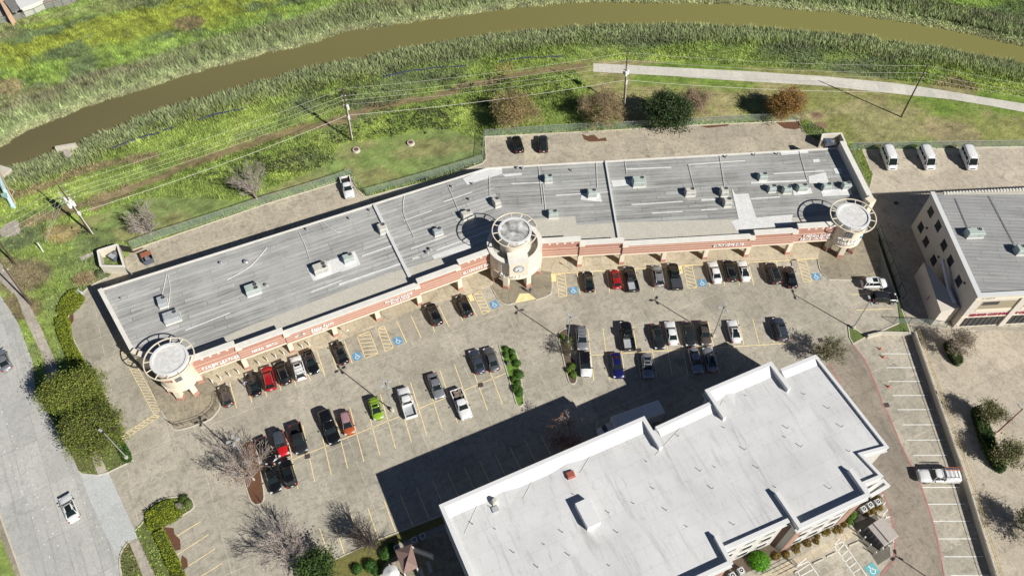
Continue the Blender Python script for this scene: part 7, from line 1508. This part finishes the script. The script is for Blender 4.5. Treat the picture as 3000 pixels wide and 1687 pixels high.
def shrub(p, r, h, pal, label, seed, cat='shrub', n=None, group=None, lsize=.12, name='shrub', z0=.1):
    g = np.random.default_rng(seed); o = thing(name, label, cat, (p.x, p.y, z0), 0, group); n = n or int(500 * r * r + 150)
    d = g.normal(size=(n, 3)); d[:, 2] = np.abs(d[:, 2]); d /= np.linalg.norm(d, axis=1)[:, None]; C_ = d * np.array([r, r, h]) * (g.random(n) ** .25 * g.uniform(.8, 1.1, n))[:, None]
    quadcloud('foliage', C_, leafcols(n, pal, g), lsize, M['leaf'], o, .4, seed)
    sg = [(Vector((0, 0, 0)), Vector((math.cos(a) * r * .5, math.sin(a) * r * .5, h * .7)), .03, .012) for a in np.arange(0, 6.2, 1.2)]; V, F = tubes(sg); MB().add(V, F).build('stems', M['bark_dark'], o, False); return o
IS = [(1165, 1143), (1208, 1165), (1165, 1188), (1215, 1205), (1240, 1245), (1178, 1245), (1255, 1322), (1218, 1360), (1248, 1385), (1262, 1435), (1240, 1420)]
nmi = ['at the top tip of the planted island', 'second on the right side near the island top', 'second on the left side near the island top', 'third on the right side of the island', 'large and round at the wide middle of the island', 'greyish on the left middle of the island', 'largest, right of the white stone', 'left below the white stone', 'right below the white stone', 'fourth from the lower tip of the island', 'between the pair below the white stone']
for k, (x, y) in enumerate(IS): shrub(T(5, x, y), [.6, .65, .62, .6, .85, .42, 1.0, .6, .62, .65, .42][k], .8, GR if k != 5 else [(.16, .17, .13)], 'clipped shrub ' + nmi[k], 60 + k, group='shrubs of the planted island')
for k, (x, y) in enumerate([(1232, 130), (1258, 160)]): shrub(T(8, x, y), .8, .9, GR, ['clipped shrub just above the lowest one of the island', 'lowest clipped shrub at the bottom tip of the island'][k], 80 + k, group='shrubs of the planted island')
for k, (x, y) in enumerate([(1632, 1268), (1608, 1298), (1640, 1325), (1560, 1060), (1610, 1085), (1590, 1110)]): shrub(T(5, x, y), [.75, .6, .8, .6, .8, .6][k], .8, [(.12, .20, .03), (.16, .24, .04), (.07, .12, .02)], 'bright green shrub on the tree island, ' + ['upper of the lower three', 'left of the lower three', 'lowest one', 'upper left at the lamp', 'right of the lamp', 'below the lamp'][k], 90 + k, group='shrubs of the tree island')
shrub(T(9, 538, 1345), 1.7, 1.8, [(.10, .28, .015), (.14, .36, .02), (.06, .18, .01)], 'big vivid green round shrub against the hotel wall', 101, n=2600, lsize=.13)
mixb = [(.22, .13, .02), (.10, .12, .02), (.28, .16, .03), (.12, .07, .02)]
for k in range(16):
    p = T(9, 1175, 1070).lerp(T(9, 640, 1330), k / 15); shrub(p + Vector((.3 * math.sin(k * 3), .3 * math.cos(k * 5), 0)), .45 + .15 * (k % 3), .5, mixb, f'small ochre bedding shrub along the hotel front, number {k + 1} from the condenser end', 110 + k, n=130, group='ochre bedding shrubs', lsize=.14, z0=.03)
for k, (x, y) in enumerate([(1200, 1020), (1180, 1060), (1290, 1000), (1340, 985), (1385, 960), (1375, 900)]): shrub(T(9, x, y), .8, .8, [[(.08, .17, .02), (.12, .2, .03)], mixb][k > 1], ['leafy green plant left of the condensers', 'green plant at the condenser bed corner', 'rust coloured shrub below the middle condenser', 'rust coloured shrub below the right condenser', 'ochre shrub at the tip of the condenser bed', 'ochre shrub at the top of the condenser bed'][k], 130 + k, n=260, z0=.03)
for k, (x, y, r) in enumerate([(320, 1290, 1.3), (205, 1375, 1.1), (110, 1400, .9), (250, 1410, .9), (350, 1240, .7)]): shrub(T(8, x, y), r, r * 1.1, [(.05, .13, .02), (.08, .18, .03), (.03, .07, .02)], ['bright green round bush beside the pavilion', 'dark green bush at the lower lawn', 'small dark bush at the lower left of the lawn', 'bush beside the patio path', 'little bush between bare tree and pavilion'][k], 140 + k, n=int(900 * r))
for k, (x, y, r) in enumerate([(1300, 905, .9), (1255, 960, .8), (1330, 935, .7)]): shrub(T(7, x, y), r, .8, [[(.08, .12, .02)], [(.25, .24, .2)], [(.12, .16, .05)]][k], ['dark shrub at the tip of the driveway corner bed', 'grey ornamental grass beside the broad hedge', 'light shrub at the end of the driveway corner bed'][k], 150 + k, n=400)
shrub(T(4, 700, 610), .9, .8, [(.2, .19, .14), (.1, .14, .04)], 'grey green shrub at the foot of the trash enclosure', 160, n=350)
# dark rank weeds (big clumps) along the alley side of the lawn
def weeds():
    g = np.random.default_rng(5); C_ = []; cols = []
    for t, x, y, r in [(1, 2050, 1140, 6), (1, 1950, 1180, 4), (1, 2380, 980, 3), (2, 60, 920, 2.5), (2, 260, 950, 3), (2, 470, 850, 6), (2, 560, 900, 4), (2, 800, 870, 2.5), (2, 1130, 720, 5), (2, 700, 780, 4), (4, 600, 310, 2), (1, 1500, 1270, 3), (1, 1750, 1240, 3), (2, 1350, 640, 6), (2, 1000, 600, 6), (2, 150, 700, 6), (2, 0, 620, 6)]:
        c = T(t, x, y); n = int(r * r * 26); a = g.random(n) * 6.28; q_ = np.sqrt(g.random(n)) * r; X_ = c.x + np.cos(a) * q_ * 1.6; Y_ = c.y + np.sin(a) * q_ * .6
        k = fbm(X_ * .6, Y_ * .6, 3) > .46; X_, Y_ = X_[k], Y_[k]; C_.append(np.stack([X_, Y_, g.uniform(.1, .8, len(X_))], 1)); cols.append(leafcols(len(X_), [(.07, .10, .03), (.11, .13, .06), (.14, .13, .08)], g))
    o = quadcloud('weed_clumps', np.vstack(C_), np.vstack(cols), .22, M['leaf'], None, .2, 9); tag(o, kind='stuff'); tag(o, 'rank dark weed clumps in the bayou grass', 'weeds')
weeds()
# grass blades and reeds
ALLP = [lot, road, sw] + [b_[0] for b_ in BEDS.values() if 0]
def blades(name, n, region, lab, seed):
    g = np.random.default_rng(seed); X_ = g.uniform(-150, 150, n); Y_ = g.uniform(30, 190, n)
    # keep what the wide view covers
    k = np.abs(X_) < 30 + Y_ * .8; X_, Y_ = X_[k], Y_[k]; d = sdist(X_, Y_); k = d > -.35
    for P in SHEETL:
        bx = [p[0] for p in P]; by = [p[1] for p in P]; kb = k & (X_ > min(bx)) & (X_ < max(bx)) & (Y_ > min(by)) & (Y_ < max(by)); i = np.where(kb)[0]
        if len(i): k[i] &= ~inpoly(X_[i], Y_[i], P)
    k &= ~inpoly(X_, Y_, [(p.x, p.y) for p in TRAILP]); X_, Y_, d = X_[k], Y_[k], d[k]
    for P in tracks[:1]: kk = dline(X_, Y_, P) > 1.0; X_, Y_, d = X_[kk], Y_[kk], d[kk]
    mow = inpoly(X_, Y_, mow_s) | inpoly(X_, Y_, mow_w) | (Y_ < 100) & (X_ < -60) & (d > 25)
    north = dline(X_, Y_, ju[::3]) < dline(X_, Y_, jl[::3])
    reed = np.clip((10 - d) / 5, 0, 1); n2 = fbm(X_ * .12, Y_ * .12, 4)
    keep = g.random(len(X_)) < np.where(mow, .22, np.where(north, .75, .7) * (.35 + .65 * np.maximum(reed, n2)))
    X_, Y_, d, reed, n2, north = X_[keep], Y_[keep], d[keep], reed[keep], n2[keep], north[keep]; m = len(X_)
    Z_ = height(X_, Y_, d) - .03; hgt = (.22 + .55 * n2) * (1 - reed) + reed * (1.0 + .5 * n2) * np.where(north & (d < 2.6), .35, 1); hgt = np.where(inpoly(X_, Y_, mow_s) | inpoly(X_, Y_, mow_w), .14, hgt); hgt *= g.uniform(.6, 1.25, m)
    a = g.random(m) * 6.28; wd = (.075 + .03 * reed) * g.uniform(.7, 1.5, m) * 1.25; ln = hgt * g.uniform(.15, .6, m); la = R(140) + g.normal(size=m) * .9
    b0 = np.stack([X_ - np.cos(a) * wd, Y_ - np.sin(a) * wd, Z_], 1); b1 = np.stack([X_ + np.cos(a) * wd, Y_ + np.sin(a) * wd, Z_], 1); tp = np.stack([X_ + np.cos(la) * ln, Y_ + np.sin(la) * ln, Z_ + hgt], 1)
    V = np.stack([b0, b1, tp], 1).reshape(-1, 3); c = gcolor(X_, Y_, d) * g.uniform(.8, 1.9, (m, 1)); ex = g.random(m)
    c = np.where((reed > .5)[:, None] & (ex < .2)[:, None], np.array([.36, .35, .22]) * g.uniform(.7, 1.2, (m, 1)), c)
    me = bpy.data.meshes.new(name); me.vertices.add(3 * m); me.vertices.foreach_set('co', V.ravel()); me.loops.add(3 * m); me.loops.foreach_set('vertex_index', np.arange(3 * m)); me.polygons.add(m)
    me.polygons.foreach_set('loop_start', np.arange(m) * 3); me.polygons.foreach_set('loop_total', np.full(m, 3)); me.update(); me.materials.append(M['blade']); setcol(me, np.repeat(c, 3, 0))
    o = bpy.data.objects.new(name, me); sc.collection.objects.link(o); tag(o, lab, 'grass', kind='stuff'); print(name, m)
TRAILP = TP(2, [(1783, 450), (2415, 483)]) + TP(3, [(500, 508), (1030, 545), (1500, 590), (1900, 650), (2415, 735), (3200, 880), (3200, 960), (2415, 795), (1900, 705), (1500, 665), (1000, 610), (500, 580), (0, 548)]) + TP(2, [(2415, 545), (1783, 510)])
blades('meadow_grass', 1500000, None, 'tall grass and reeds on both banks of the bayou', 77)
bpy.context.view_layer.update()
print('objects', len(bpy.data.objects))
